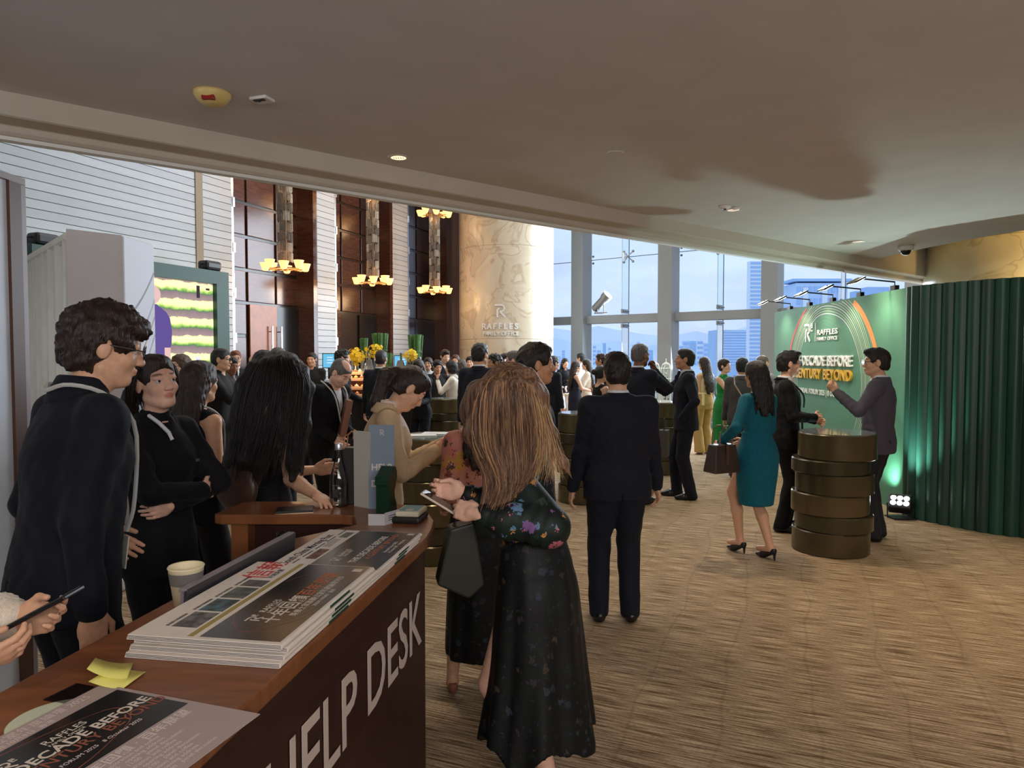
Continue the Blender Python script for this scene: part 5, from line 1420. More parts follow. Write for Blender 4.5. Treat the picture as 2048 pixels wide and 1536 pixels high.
rings_print(b_, 0.235, 0.235, 0.095, 0.19, zt2 + 0.0006, RUST, RINGD, 6, (0.122, 0.334, 0.01, H2 - 0.008))
txt(b_, 'South China Morning Post', 0.050, 0.045, 0.037, INK, zt2 + 0.0004, bold=0.0006, sx=0.86)
for k in range(5): flatplate('news_column', [(0.062, 0.03 + 0.09 * k), (0.066, 0.03 + 0.09 * k), (0.066, 0.10 + 0.09 * k), (0.062, 0.10 + 0.09 * k)], INK, b_, z=zt2)
for k in range(4): flatplate('news_column', [(0.073 + 0.007 * k, 0.24), (0.0755 + 0.007 * k, 0.24), (0.0755 + 0.007 * k, 0.34), (0.073 + 0.007 * k, 0.34)], GREY_PRINT, b_, z=zt2)
flatplate('portrait_photo', [(0.078, 0.105), (0.112, 0.105), (0.112, 0.215), (0.078, 0.215)], mat('portrait_print', srgb(150, 104, 86), rough=0.6, color2=srgb(70, 50, 46), scale=40), b_, z=zt2)
flatplate('photo', [(0.078, 0.36), (0.108, 0.36), (0.108, 0.43), (0.078, 0.43)], PIX[2], b_, z=zt2)
txt(b_, 'THE DECADE BEFORE', 0.245, 0.085, 0.032, OFFW, zt2 + 0.0007, bold=0.0007); txt(b_, 'A CENTURY BEYOND', 0.275, 0.130, 0.030, COPPER, zt2 + 0.0007, bold=0.0003)
txt(b_, 'Annual Forum 2025', 0.300, 0.205, 0.016, OFFW, zt2 + 0.0007); txt(b_, '8 October 2025   Hong Kong', 0.315, 0.205, 0.013, OFFW, zt2 + 0.0007)
txt(b_, 'RAFFLES', 0.180, 0.145, 0.022, OFFW, zt2 + 0.0007); txt(b_, 'FAMILY OFFICE', 0.191, 0.145, 0.010, OFFW, zt2 + 0.0007)
logo_R(frame(Vector((0.192, 0.105, zt2 + 0.0006)), (0, 1, 0), (-1, 0, 0)), 0.030, OFFW, b_, 'emblem', 0.0002, True)
flatplate('pale_stamp', [(0.300, 0.425), (0.323, 0.425), (0.323, 0.445), (0.300, 0.445)], OFFW, b_, z=zt2 + 0.0004)
# large leaflet at the near end
LEAFP = mat('leaflet_mauve', srgb(176, 160, 156), rough=0.5); LEAFT = mat('leaflet_text', srgb(222, 208, 202), rough=0.6)
q0 = on_desk(520, 1432); q1 = on_desk(205, 1372)
lx = Vector((q0.x - q1.x, q0.y - q1.y)); WL_ = lx.length; lang = math.atan2(lx.y, lx.x)
lf = thing('programme_leaflet', 'large mauve programme leaflet with a dark printed band on the near desk end', 'leaflet', (q1.x, q1.y, DH + 0.0025), lang)
LH = 0.62
mb = MB(); mb.box((WL_ / 2, -LH / 2, 0.0008), (WL_, LH, 0.0016)); mb.build('sheet', LEAFP, lf)
flatplate('dark_band', [(WL_ * 0.13, -LH + 0.004), (WL_ * 0.59, -LH + 0.004), (WL_ * 0.59, -0.010), (WL_ * 0.13, -0.010)], BLKP, lf, z=0.0016)
rings_print(lf, WL_ * 0.36, -0.30, WL_ * 0.20, 0.24, 0.0022, RUST, RINGD, 3, (WL_ * 0.135, WL_ * 0.585, -LH + .01, -0.014))
def ltx(s_, x, y, size, m, bold=0.0): return text(s_, size, m, lf, frame(Vector((x, y, 0.0023)), (0, 1, 0), (-1, 0, 0)), 'print', 0.0001, 'LEFT', bold)
ltx('THE DECADE BEFORE', WL_ * 0.375, -0.345, 0.034, OFFW, 0.0007); ltx('A CENTURY BEYOND', WL_ * 0.445, -0.315, 0.032, RUST, 0.0003)
ltx('ANNUAL FORUM 2025   8 October 2025', WL_ * 0.50, -0.29, 0.012, LEAFT)
ltx('RAFFLES', WL_ * 0.275, -0.20, 0.022, OFFW); ltx('FAMILY OFFICE', WL_ * 0.305, -0.20, 0.010, OFFW); logo_R(frame(Vector((WL_ * 0.305, -0.265, 0.0022)), (0, 1, 0), (-1, 0, 0)), 0.028, OFFW, lf, 'emblem', 0.0002, True)
ltx('萊佛士家族辦公室年度論壇 2025', WL_ * 0.07, -0.36, 0.022, LEAFT); ltx('2025年10月8日  香港', WL_ * 0.115, -0.26, 0.014, LEAFT)
ltx('十年回顧 · 百年展望', WL_ * 0.665, -0.26, 0.026, LEAFT, 0.0004)
for k in range(9):
    ltx(('09:00 - 09:30   registration and coffee', '09:30 - 10:15   opening address', '10:15 - 11:00   panel discussion')[k % 3], WL_ * (0.70 + 0.032 * k), -0.30 + 0.03 * (k % 3), 0.012, LEAFT)
# yellow notes, paper plate, plastic wallet
YEL = mat('yellow_note', srgb(228, 222, 120), rough=0.7)
for i, (u, v, a_, z, lift) in enumerate(((222, 1352, 0.35, 0.006, 0.030), (236, 1362, -0.1, 0.003, 0.012))):
    p = on_desk(u, v); rows = []
    for k in range(7):
        f = k / 6; rows.append([(-0.035 + 0.07 * f, -0.038, lift * (1 - f) ** 2), (-0.035 + 0.07 * f, 0.038, lift * (1 - f) ** 2 * 0.7)])
    mb = MB(); mb.sweep(rows); o = mb.build('sticky_note', YEL, smooth=True); o.location = (p.x, p.y, DH + z); o.rotation_euler = (0, 0, a_); tag(o, ('upper yellow sticky note curling up beside the near newspapers', 'lower yellow sticky note under the curled one')[i], 'note')
    s_ = o.modifiers.new('thick', 'SOLIDIFY'); s_.thickness = 0.0006
p = on_desk(112, 1440); mb = MB(); mb.lathe([(0.050, 0.0), (0.070, 0.0006), (0.076, 0.0018), (0.074, 0.0020), (0.05, 0.0010)], (0, 0, 0), 40); o = mb.build('paper_plate', mat('pale_green_plate', srgb(206, 216, 190), rough=0.5), smooth=True); o.location = (p.x, p.y, DH); tag(o, 'pale green round paper plate partly under the mauve leaflet', 'plate')
p = on_desk(150, 1394); mb = MB(); mb.box((0, 0, 0.001), (0.13, 0.07, 0.002)); o = mb.build('plastic_wallet', glass_mat('clear_plastic', (0.8, 0.84, 0.88), 0.6)); o.location = (p.x + 0.02, p.y, DH); o.rotation_euler = (0, 0, lang); tag(o, 'clear plastic wallet beside the yellow notes', 'wallet')
# paper cup
p = on_desk(404, 1222); cup = thing('paper_cup', 'white paper cup with a grey band behind the near newspapers', 'cup', (-0.852, 1.81, DH))
CUPW = mat('cup_paper', srgb(228, 214, 176), rough=0.6)
mb = MB(); mb.lathe([(0.030, 0.0), (0.0435, 0.100), (0.0455, 0.103), (0.0435, 0.106), (0.0415, 0.103), (0.029, 0.004)], (0, 0, 0), 40, cap0=True, cap1=True); mb.build('cup_wall', CUPW, cup, smooth=True)
mb = MB(); mb.lathe([(0.0388, 0.060), (0.0432, 0.092)], (0, 0, 0), 40, False, False); mb.build('grey_band', mat('cup_grey', srgb(110, 106, 100), rough=0.6), cup, smooth=True)
# slim laptop seen edge-on, with a tumbler behind
lp0 = on_desk(372, 1238); 
lap = thing('laptop', 'closed grey laptop standing on its long edge behind the newspapers', 'laptop', (dline(1.72, -0.386), 1.72, DH), DANG)
mb = MB(); mb.box((0.29, 0.0, 0.036), (0.58, 0.012, 0.072), Matrix.Rotation(R(4), 4, 'X'), bev=0.003); mb.build('lid', mat('laptop_shaded', srgb(52, 50, 56), rough=0.3), lap)  # shadow side of the grey case, put in as a darker colour
mb = MB(); mb.box((0.29, 0.009, 0.068), (0.58, 0.024, 0.010), Matrix.Rotation(R(4), 4, 'X'), bev=0.003); mb.build('top_rim', mat('laptop_grey', srgb(150, 142, 146), rough=0.4, metal=0.3), lap)
mb = MB(); mb.box((0.29, 0.016, 0.033), (0.56, 0.010, 0.060), Matrix.Rotation(R(4), 4, 'X'), bev=0.002); mb.build('keyboard_base', mat('laptop_grey', srgb(150, 142, 146)), lap)
tum = thing('tumbler', 'clear glass tumbler behind the laptop end', 'glass', (-0.785, 2.40, DH)); mb = MB(); mb.lathe([(0.026, 0.0), (0.030, 0.068), (0.028, 0.068), (0.024, 0.006)], (0, 0, 0), 28); mb.build('glass_wall', glass_mat('drinking_glass', (0.90, 0.95, 0.95), 0.1), tum, smooth=True)
tum.location = (-0.752, 2.30, DH)
# bottle
bp_ = on_desk(676, 1014); bot = thing('water_bottle', 'clear glass water bottle with silver cap on the desk corner', 'bottle', (bp_.x, bp_.y + 0.02, DH))
mb = MB(); mb.lathe([(0.030, 0.0), (0.0385, 0.004), (0.040, 0.02), (0.040, 0.105), (0.036, 0.135), (0.022, 0.185), (0.0155, 0.215), (0.0145, 0.245), (0.0155, 0.250)], (0, 0, 0), 32); mb.build('glass_body', glass_mat('bottle_glass', (0.90, 0.93, 0.93), 0.15), bot, smooth=True)
mb = MB(); mb.lathe([(0.034, 0.004), (0.0375, 0.01), (0.0375, 0.09), (0.0370, 0.091)], (0, 0, 0), 32); mb.build('water', glass_mat('still_water', (0.93, 0.94, 0.94), 0.1), bot, smooth=True)
mb = MB(); mb.lathe([(0.0165, 0.246), (0.0170, 0.250), (0.0170, 0.272), (0.0155, 0.275)], (0, 0, 0), 24); mb.build('cap', mat('silver_cap', (0.75, 0.75, 0.76), rough=0.3, metal=0.9), bot, smooth=True)
mb = MB(); mb.box((-0.004, -0.0402, 0.062), (0.022, 0.001, 0.034)); mb.build('label', mat('dark_label', srgb(50, 40, 44), rough=0.5), bot)
# black gift bag standing behind the bottle on the desk
g0 = on_desk(728, 996); gb = thing('gift_bag', 'tall black paper bag with brown handles behind the water bottle', 'bag', (-0.705, 3.095, DH))
mb = MB(); mb.box((0, 0, 0.125), (0.12, 0.06, 0.25), bev=0.002); mb.build('bag_body', mat('black_paper', (0.012, 0.011, 0.011), rough=0.5), gb)
for y in (-0.03, 0.03):
    mb = MB(); mb.tube([(-0.035, y, 0.245), (-0.03, y, 0.30), (0, y, 0.325), (0.03, y, 0.30), (0.035, y, 0.245)], 0.003, 6); mb.build('handle', mat('tan_cord', srgb(190, 130, 90), rough=0.7), gb)
# slanted help-desk tent sign
h0 = on_desk(740, 1014); sg = thing('tent_sign', 'slanted blue-grey table sign reading help desk', 'sign', (h0.x, h0.y, DH), R(20))
SGN = mat('sign_blue', srgb(126, 142, 160), rough=0.5); SGB = mat('sign_back', srgb(190, 188, 176), rough=0.6)
Ms = frame(Vector((-0.01, -0.035, 0.0)), (0.93, -0.36, 0.0), (-0.16, 0.10, 1)); 
mb = MB(); mb.box((0.055, 0.18, 0.0), (0.11, 0.36, 0.004), Ms); mb.build('front_board', SGN, sg)
mb = MB(); mb.box((0, 0, 0), (1, 1, 1)); mb.bm.clear(); mb.prism([(-0.062, 0.045), (-0.004, -0.035), (0.0, -0.03), (-0.056, 0.05)], 0, 0.33); mb.build('side_board', SGB, sg)
text('HELP', 0.040, OFFW, sg, Ms @ Matrix.Translation((0.010, 0.165, 0.0024)), 'lettering', 0.0003, 'LEFT', 0.001); text('DESK', 0.040, OFFW, sg, Ms @ Matrix.Translation((0.010, 0.095, 0.0024)), 'lettering', 0.0003, 'LEFT', 0.001)
logo_R(Ms @ Matrix.Translation((0.055, 0.315, 0.0022)), 0.024, OFFW, sg, 'emblem', 0.0004)
# green fluted card holder
c0 = on_desk(762, 1024); gh = thing('card_dispenser', 'dark green wavy card dispenser in front of the tent sign', 'dispenser', (c0.x + 0.012, c0.y - 0.03, DH), R(-12))
GRH = mat('dispenser_green', srgb(24, 58, 40), rough=0.25)
prf = [(0.0, 0.0), (0.085, 0.0), (0.080, 0.03), (0.062, 0.06), (0.060, 0.085), (0.075, 0.11), (0.090, 0.14), (0.088, 0.165), (0.075, 0.185), (0.060, 0.19), (0.0, 0.155), (-0.01, 0.155), (-0.012, 0.12), (0.0, 0.115)]
mb = MB(); a1 = [mb.bm.verts.new((-0.028, y, z)) for y, z in prf]; b1 = [mb.bm.verts.new((0.030, y, z)) for y, z in prf]; mb.bm.faces.new(a1); mb.bm.faces.new(list(reversed(b1)))
for k in range(len(prf)): mb.bm.faces.new((a1[k], a1[(k + 1) % len(prf)], b1[(k + 1) % len(prf)], b1[k]))
mb.build('wavy_body', GRH, gh)
mb = MB(); mb.box((0.001, -0.004, 0.1385), (0.052, 0.012, 0.03)); mb.build('clear_slot', mat('slot_grey', srgb(84, 96, 104), rough=0.15), gh)
# folded white cards
w0 = on_desk(752, 1052); wc = thing('folded_card', 'small white folded card standing in front of the green dispenser', 'card', (w0.x, w0.y + 0.01, DH))
CARD = mat('card_white', srgb(196, 192, 196), rough=0.6)
mb = MB(); mb.box((0, 0, 0.022), (0.064, 0.002, 0.044), Matrix.Translation((0.0, 0, 0)) @ Matrix.Rotation(R(-3), 4, 'Z')); mb.build('front_leaf', CARD, wc)
mb = MB(); mb.box((0.045, 0, 0.024), (0.09, 0.002, 0.048), Matrix.Translation((0.032, 0, 0)) @ Matrix.Rotation(R(58), 4, 'Z')); mb.build('side_leaf', CARD, wc)
for k in range(3):
    mb = MB(); mb.box((0.045, -0.0012, 0.016 + 0.008 * k), (0.05, 0.0004, 0.003), Matrix.Translation((0.032, 0, 0)) @ Matrix.Rotation(R(58), 4, 'Z')); mb.build('printed_line', INK, wc)
# black tray with a teal and white box
k0 = on_desk(818, 1042); tr = thing('black_tray', 'small black tray under the teal and white box on the desk corner', 'tray', (k0.x, k0.y, DH), R(-8))
mb = MB(); mb.box((0, 0.02, 0.012), (0.112, 0.145, 0.024), bev=0.008); mb.build('tray_body', mat('black_plastic', (0.014, 0.014, 0.016)), tr)
bx = thing('card_box', 'teal-topped white box lying on the black tray', 'box', (k0.x + 0.004, k0.y + 0.0, DH + 0.0245), R(-8))
mb = MB(); mb.box((0, 0.022, 0.011), (0.096, 0.130, 0.022), bev=0.007); mb.build('box_body', mat('box_white', srgb(226, 214, 190), rough=0.5), bx)
mb = MB(); mb.box((0, 0.024, 0.0223), (0.074, 0.104, 0.0008)); mb.build('teal_label', mat('teal_print', srgb(58, 146, 156), rough=0.5), bx)
mb = MB(); mb.box((0.0, 0.01, 0.0230), (0.012, 0.026, 0.0006)); mb.box((0.013, 0.008, 0.0230), (0.004, 0.014, 0.0006)); mb.lathe([(0.017, 0), (0.017, 0.0006)], (0.002, -0.010, 0.0227), 20); mb.build('white_symbol', OFFW, bx)
# tablet under the leaning woman's elbow
e0 = on_desk(590, 1022); tb = thing('tablet_case', 'black tablet case on the desk under the resting elbow', 'tablet', (e0.x, e0.y, DH), R(14))
mb = MB(); mb.box((0, 0, 0.006), (0.15, 0.10, 0.010), bev=0.003); mb.build('case', mat('black_plastic', (0.014, 0.014, 0.016)), tb)
mb = MB(); mb.box((0, 0, 0.0015), (0.154, 0.103, 0.003)); mb.build('gold_edge', mat('pale_gold', srgb(170, 140, 110), rough=0.3, metal=0.6), tb)

# ---- chandeliers
CRY = [mat('crystal_%d' % i, srgb(*c), rough=0.18, spec=0.8, var=0.35, scale=60, bump=0.2, bscale=200) for i, c in enumerate(((176, 172, 160), (110, 104, 96), (150, 136, 116)))]
BRS = mat('aged_brass', srgb(150, 110, 70), rough=0.35, metal=0.8)
SHD = mat('amber_shade', srgb(250, 190, 120), rough=0.4, emit=(1.0, 0.50, 0.17), estr=1.9); BLB = mat('bulb_glow', (1, 1, 1), emit=(1.0, 0.80, 0.50), estr=6)
def shade_mesh(m, prof):
    mb = MB(); mb.lathe(prof, (0, 0, 0), 8, True, False); o = mb.build('x', m, smooth=False); me = o.data; bpy.data.objects.remove(o); return me
SH_ME = shade_mesh(SHD, [(0.036, 0.0), (0.052, 0.012), (0.068, 0.062), (0.088, 0.122), (0.090, 0.130)]); 
mbx = MB(); mbx.ball((0, 0, 0.075), 0.034, 8); _o = mbx.build('x', BLB); BL_ME = _o.data; bpy.data.objects.remove(_o)
def chandelier(label, px, Y, tiers):
    x = at(px, 700, Y).x; t = thing('chandelier', label, 'chandelier', (x, Y, 0), 0, 'crystal column chandeliers')
    z0 = tiers[0] + 0.12; z1 = HALL_Z
    k = 0; z = z0
    mb = MB(); mb.tube([(0, 0, z0 - 0.14), (0, 0, z1)], 0.03, 8); mb.build('rod', BRS, t)
    cell = 0.165
    mbs = [MB(), MB(), MB()]
    while z < z1 - 0.05:
        for q in range(6):
            a = 2 * math.pi * (q + 0.5 * (k % 2)) / 6; c = (q * 7 + k * 5 + (q * k) % 3) % 3; off = 0.03 * ((q + k) % 2)
            for w in range(5):                                     # rows of hanging bars make each tile
                aa = a + (w - 2) * 0.19
                mbs[c].box((0.118 * math.cos(aa), 0.118 * math.sin(aa), z + cell / 2 + off), (0.013, 0.013, cell * 0.94))
        z += cell; k += 1
    for i, b in enumerate(mbs): tag(b.build('crystal_bars', CRY[i], t), kind='stuff')
    for ti, zt in enumerate(tiers):
        rb = MB(); rb.tube([(0.19 * math.cos(2 * math.pi * q / 24), 0.19 * math.sin(2 * math.pi * q / 24), zt + 0.02) for q in range(24)], 0.013, 6, closed=True); 
        for q in range(8):
            a = 2 * math.pi * (q + 0.3) / 8; rr = 0.325
            rb.tube([(0.05 * math.cos(a), 0.05 * math.sin(a), zt + 0.03), (0.2 * math.cos(a), 0.2 * math.sin(a), zt + 0.01), (rr * math.cos(a), rr * math.sin(a), zt)], 0.010, 5)
        rb.build('arm_ring', BRS, t)
        for q in range(8):
            a = 2 * math.pi * (q + 0.3) / 8; rr = 0.325; dz = 0.03 * (q % 2)
            o = bpy.data.objects.new('lamp_shade', SH_ME); link(o, t); o.location = (rr * math.cos(a), rr * math.sin(a), zt - 0.02 + dz)
            o2 = bpy.data.objects.new('bulb', BL_ME); link(o2, o)
        point('chandelier_light', (x, Y, zt - 0.12), 22, (1.0, 0.62, 0.30), 0.25)
    return t
zc_ = lambda v, Y: CAM_H + (714 - v) * Y / FOC
chandelier('nearest crystal column chandelier, in front of the first timber bay', 573, 11.9, [zc_(541, 11.9), zc_(541, 11.9) + 1.75])
chandelier('middle crystal column chandelier with two rings of amber cups', 747, 14.2, [zc_(568, 14.2), zc_(568, 14.2) + 1.75])
chandelier('farthest crystal column chandelier beside the round pillar', 870, 16.2, [zc_(586, 16.2), zc_(586, 16.2) + 1.75])

# ---- ceiling fixtures
RIM = mat('downlight_rim', srgb(200, 190, 176), rough=0.4); GLOW = mat('downlight_glow', (1, 1, 1), emit=(1.0, 0.70, 0.42), estr=1.6); REFL = mat('downlight_baffle', srgb(190, 150, 110), rough=0.3, metal=0.5)
for i, (x, y) in enumerate(DOWNLIGHTS[:4]):
    d = thing('downlight', ('recessed downlight above the chandelier side of the ceiling, nearest the edge moulding', 'large recessed downlight at the upper right of the ceiling', 'small recessed downlight over the middle of the ceiling edge', 'recessed downlight in the bright greenish part of the ceiling')[i], 'lamp', (x, y, CEIL_Z))
    mb = MB(); mb.lathe([(0.052, 0.0), (0.050, -0.003), (0.070, -0.005), (0.073, 0.0)], (0, 0, 0), 32, False, False); mb.build('rim', RIM, d, smooth=True)
    mb = MB(); mb.lathe([(0.0005, -0.0012), (0.052, -0.0012)], (0, 0, 0), 32, True, False); mb.build('lit_recess', GLOW if i < 2 else mat('downlight_glow_soft', (1, 1, 1), emit=(1.0, 0.80, 0.60), estr=0.8), d)
    for q in range(5):
        mb = MB(); mb.box((-0.03 + 0.015 * q, 0.0, -0.003), (0.004, 0.03 + 0.004 * (2 - abs(q - 2)), 0.003)); mb.build('lamp_louvre', REFL, d)
p = onz(425, 186, CEIL_Z); d = thing('fire_sounder', 'cream dome alarm with a red strip on the ceiling', 'alarm', (p.x, p.y, CEIL_Z))
mb = MB(); mb.lathe([(0.088, 0.0), (0.088, -0.012), (0.075, -0.035), (0.050, -0.055), (0.02, -0.060)], (0, 0, 0), 36); mb.build('dome', mat('cream_plastic', srgb(216, 190, 120), rough=0.45), d, smooth=True)
mb = MB(); mb.box((0.005, -0.058, -0.042), (0.062, 0.028, 0.022), bev=0.004); mb.build('red_strip', mat('red_plastic', srgb(150, 24, 20), rough=0.4), d)
p = onz(524, 196, CEIL_Z); d = thing('exit_sensor', 'small white square sensor on the ceiling beside the dome alarm', 'sensor', (p.x, p.y, CEIL_Z), R(-18)); mb = MB(); mb.box((0, 0, -0.008), (0.10, 0.075, 0.016), bev=0.004); mb.build('body', mat('white_plastic', srgb(222, 216, 208), rough=0.45), d); mb = MB(); mb.box((0, -0.02, -0.018), (0.06, 0.02, 0.006)); mb.ball((0, -0.02, -0.02), 0.008, 8); mb.build('lens', mat('black_plastic', (0.014, 0.014, 0.016)), d)
p = onz(1450, 412, CEIL_Z); d = thing('sprinkler_sensor', 'small white double sensor on the ceiling near the middle', 'sensor', (p.x, p.y, CEIL_Z)); mb = MB(); mb.lathe([(0.05, 0), (0.05, -0.01), (0.03, -0.025)], (0, 0, 0), 24); mb.lathe([(0.035, 0), (0.035, -0.012), (0.02, -0.02)], (0.11, 0.05, 0), 24); mb.build('body', mat('white_plastic', srgb(222, 216, 208)), d, smooth=True); mb = MB(); mb.lathe([(0.012, -0.022), (0.012, -0.035), (0.02, -0.037)], (0, 0, 0), 12); mb.build('tip', mat('black_plastic', (0.014, 0.014, 0.016)), d)
p = onz(1812, 492, CEIL_Z); d = thing('dome_camera', 'white dome security camera on the ceiling above the backdrop', 'camera', (p.x, p.y, CEIL_Z)); mb = MB(); mb.lathe([(0.085, 0), (0.085, -0.03), (0.075, -0.055)], (0, 0, 0), 28); mb.build('housing', mat('white_plastic', srgb(222, 216, 208)), d, smooth=True); mb = MB(); mb.ball((0, 0, -0.055), (0.058, 0.058, 0.055), 16); mb.build('dark_dome', mat('dome_dark', (0.01, 0.01, 0.012), rough=0.05), d, smooth=True)
p = onz(1230, 306, CEIL_Z); d = thing('access_disc', 'faint round cover disc in the middle of the ceiling', 'cover', (p.x, p.y, CEIL_Z)); mb = MB(); mb.lathe([(0.055, 0), (0.053, -0.004)], (0, 0, 0), 28); mb.build('disc', PLASTER, d)
# spotlight clamped to the transom
p = at(1203, 614, 17.6); d = thing('spotlight', 'lit spotlight clamped to the window transom', 'lamp', (p.x, p.y, 2.77)); 
mb = MB(); mb.tube([(-0.10, 0, 0.0), (-0.10, 0, 0.26)], 0.014, 6); mb.tube([(0.06, 0, 0), (0.06, 0, 0.26)], 0.014, 6); mb.box((-0.02, 0, 0.01), (0.3, 0.2, 0.03)); mb.build('yoke', mat('grey_metal', srgb(130, 132, 136), rough=0.4, metal=0.6), d)
ax_ = Vector((0.55, -0.42, 0.62)).normalized(); c_ = Vector((-0.02, 0, 0.27)); mb = MB(); Mx = Matrix.Translation(c_) @ ax_.to_track_quat('Z', 'Y').to_matrix().to_4x4()
mb.lathe([(0.07, -0.26), (0.10, -0.22), (0.10, 0.10), (0.13, 0.16), (0.13, 0.28)], n=20, M=Mx, cap1=False); mb.build('barrel', mat('grey_metal', srgb(130, 132, 136)), d, smooth=True)
mb = MB(); mb.lathe([(0.001, 0.278), (0.128, 0.278)], n=20, M=Mx, cap0=True, cap1=False); mb.build('lens', mat('spot_glow', (1, 1, 1), emit=(1.0, 0.95, 0.85), estr=5), d)
# par can on the floor by the partition
d = thing('floor_uplight', 'black floor uplight with six lit lenses beside the green partition', 'lamp', (4.05, 7.25, 0), R(0))
PM = Matrix.Translation((0, 0, 0.15)) @ Vector((-0.42, -0.62, 0.66)).normalized().to_track_quat('Z', 'Y').to_matrix().to_4x4()
mb = MB(); mb.box((0, 0, 0), (0.21, 0.17, 0.12), PM, bev=0.012); 
mb.build('housing', mat('black_plastic', (0.014, 0.014, 0.016)), d)
mb = MB(); mb.tube([(-0.12, 0.02, 0.16), (-0.12, 0.02, 0.01), (0.12, -0.02, 0.01), (0.12, -0.02, 0.16)], 0.010, 6); mb.box((0, 0.0, 0.008), (0.22, 0.2, 0.014)); mb.build('stand', mat('black_plastic', (0.014, 0.014, 0.016)), d)
for i in range(3):
    for j in range(2):
        mb = MB(); mb.lathe([(0.001, 0), (0.027, 0)], n=12, M=PM @ Matrix.Translation((-0.06 + 0.06 * i, -0.030 + 0.06 * j, 0.064)), cap0=True, cap1=False); mb.build('lens', mat('uplight_glow', (1, 1, 1), emit=(0.88, 1.0, 0.98), estr=14), d)
UP0 = Vector((4.05, 7.18, 0.34))
spot('floor_uplight_beam', UP0, (3.5, 6.7, 3.0), 125, (0.72, 1.0, 0.95), 104, 0.7, 0.05)
spot('pillar_uplight', (6.7, 8.3, 1.9), (7.0, 9.0, 3.1), 110, (1.0, 0.72, 0.26), 130, 0.8, 0.08)
spot('partition_uplight', (4.10, 7.62, 0.25), (4.3, 8.2, 1.2), 26, (0.6, 1.0, 0.8), 120, 0.8, 0.05)

# ---- buffet at the back
BUF = mat('buffet_black', srgb(26, 22, 22), rough=0.4)
bx0, bx1 = at(688, 790, 11.6).x, at(852, 790, 11.6).x
bt = thing('buffet_counter', 'long dark buffet counter below the flower arrangements', 'counter', ((bx0 + bx1) / 2, 11.7, 0))
Lb = bx1 - bx0
mb = MB(); mb.box((0, 0, 0.49), (Lb, 0.8, 0.98)); mb.build('counter_body', BUF, bt); mb = MB(); mb.box((0, 0, 1.0), (Lb + 0.06, 0.86, 0.05), bev=0.008); mb.build('counter_top', mat('buffet_top', srgb(150, 96, 66), rough=0.3), bt)
# tiered food boards under the heat lamps
TIER = mat('tier_pink_lit', srgb(232, 178, 140), rough=0.35); FOODS = [mat('food_%d' % i, srgb(*c), rough=0.5, var=0.3, scale=30) for i, c in enumerate(((236, 196, 96), (206, 120, 70), (240, 220, 180)))]  # pink of the buffet light is put into the shelf colour
fx0 = at(716, 780, 11.4).x
ft = thing('food_riser', 'pink-lit tiered food riser under the heat lamps', 'riser', (fx0, 11.35, 1.025))
for i, (w, dz) in enumerate(((0.40, 0.0), (0.34, 0.12), (0.30, 0.26), (0.24, 0.36))):
    mb = MB(); mb.box((0.02 - 0.02 * i, 0.05 * i, dz + 0.03), (w, 0.30, 0.05), bev=0.008); mb.build('shelf', TIER, ft)
    mb = MB(); mb.box((0.02 - 0.02 * i, 0.05 * i + 0.05, dz / 2 + 0.02), (w * 0.7, 0.15, max(dz, 0.03))); mb.build('block', mat('tier_brown', srgb(130, 76, 50), rough=0.4), ft)
for i in range(12):
    k = i % 4; w, dz = ((0.40, 0.055), (0.34, 0.175), (0.30, 0.315), (0.24, 0.415))[k]
    f_ = thing('canape', 'small golden canape on the tiered riser', 'food', (fx0 + 0.02 - 0.02 * k + (-0.3 + 0.3 * (i // 4)) * w, 11.25 + 0.05 * k, 1.025 + dz), 0, 'canapes on the riser')
    mb = MB(); mb.lathe([(0.03, 0), (0.036, 0.01), (0.03, 0.025), (0.012, 0.034)], (0, 0, 0), 12); mb.build('pastry', FOODS[i % 3], f_, smooth=True); mb = MB(); mb.ball((0, 0, 0.036), 0.013, 8); mb.build('topping', FOODS[(i + 1) % 3], f_, smooth=True)
point('buffet_warm_light', (fx0, 11.1, 1.62), 9, (1.0, 0.72, 0.40), 0.05)
STEEL = mat('polished_steel', (0.80, 0.80, 0.80), rough=0.14, metal=1.0)
def heat_lamp(label, u, v, Y, h=0.26, w=0.30):
    p = at(u, v, Y); t = thing('heat_lamp', label, 'lamp', (p.x, p.y, 1.025), 0, None); zb = p.z - 1.025
    mb = MB(); mb.tube([(0, 0.12, 0), (0, 0.12, zb + h + 0.12), (0, 0, zb + h + 0.12), (0, 0, zb + h)], 0.012, 6); mb.lathe([(0.08, 0), (0.08, 0.02)], (0, 0.12, 0), 16); mb.build('stand', STEEL, t)
    mb = MB(); a = [(-w / 2, -w / 2), (w / 2, -w / 2), (w / 2, w / 2), (-w / 2, w / 2)]; k = 0.48
    lo_ = [mb.bm.verts.new((x, y, zb)) for x, y in a]; hi_ = [mb.bm.verts.new((x * k, y * k, zb + h)) for x, y in a]; mb.bm.faces.new(hi_)
    for q in range(4): mb.bm.faces.new((lo_[q], lo_[(q + 1) % 4], hi_[(q + 1) % 4], hi_[q]))
    o = mb.build('shade', STEEL, t); s_ = o.modifiers.new('t', 'SOLIDIFY'); s_.thickness = 0.006
    mb = MB(); mb.ball((0, 0, zb + 0.06), 0.05, 10); mb.build('bulb', mat('heat_bulb', (1, 1, 1), emit=(1.0, 0.62, 0.25), estr=5), t)
heat_lamp('left steel heat lamp above the tiered food riser', 703, 757, 11.75, 0.17, 0.16); heat_lamp('right steel heat lamp above the tiered food riser', 723, 757, 11.75, 0.17, 0.16); heat_lamp('upper steel heat lamp behind, left of the man in the dark jacket', 738, 739, 12.0, 0.17, 0.15); heat_lamp('steel heat lamp behind the woman leaning over the buffet', 801, 741, 11.9, 0.17, 0.17)
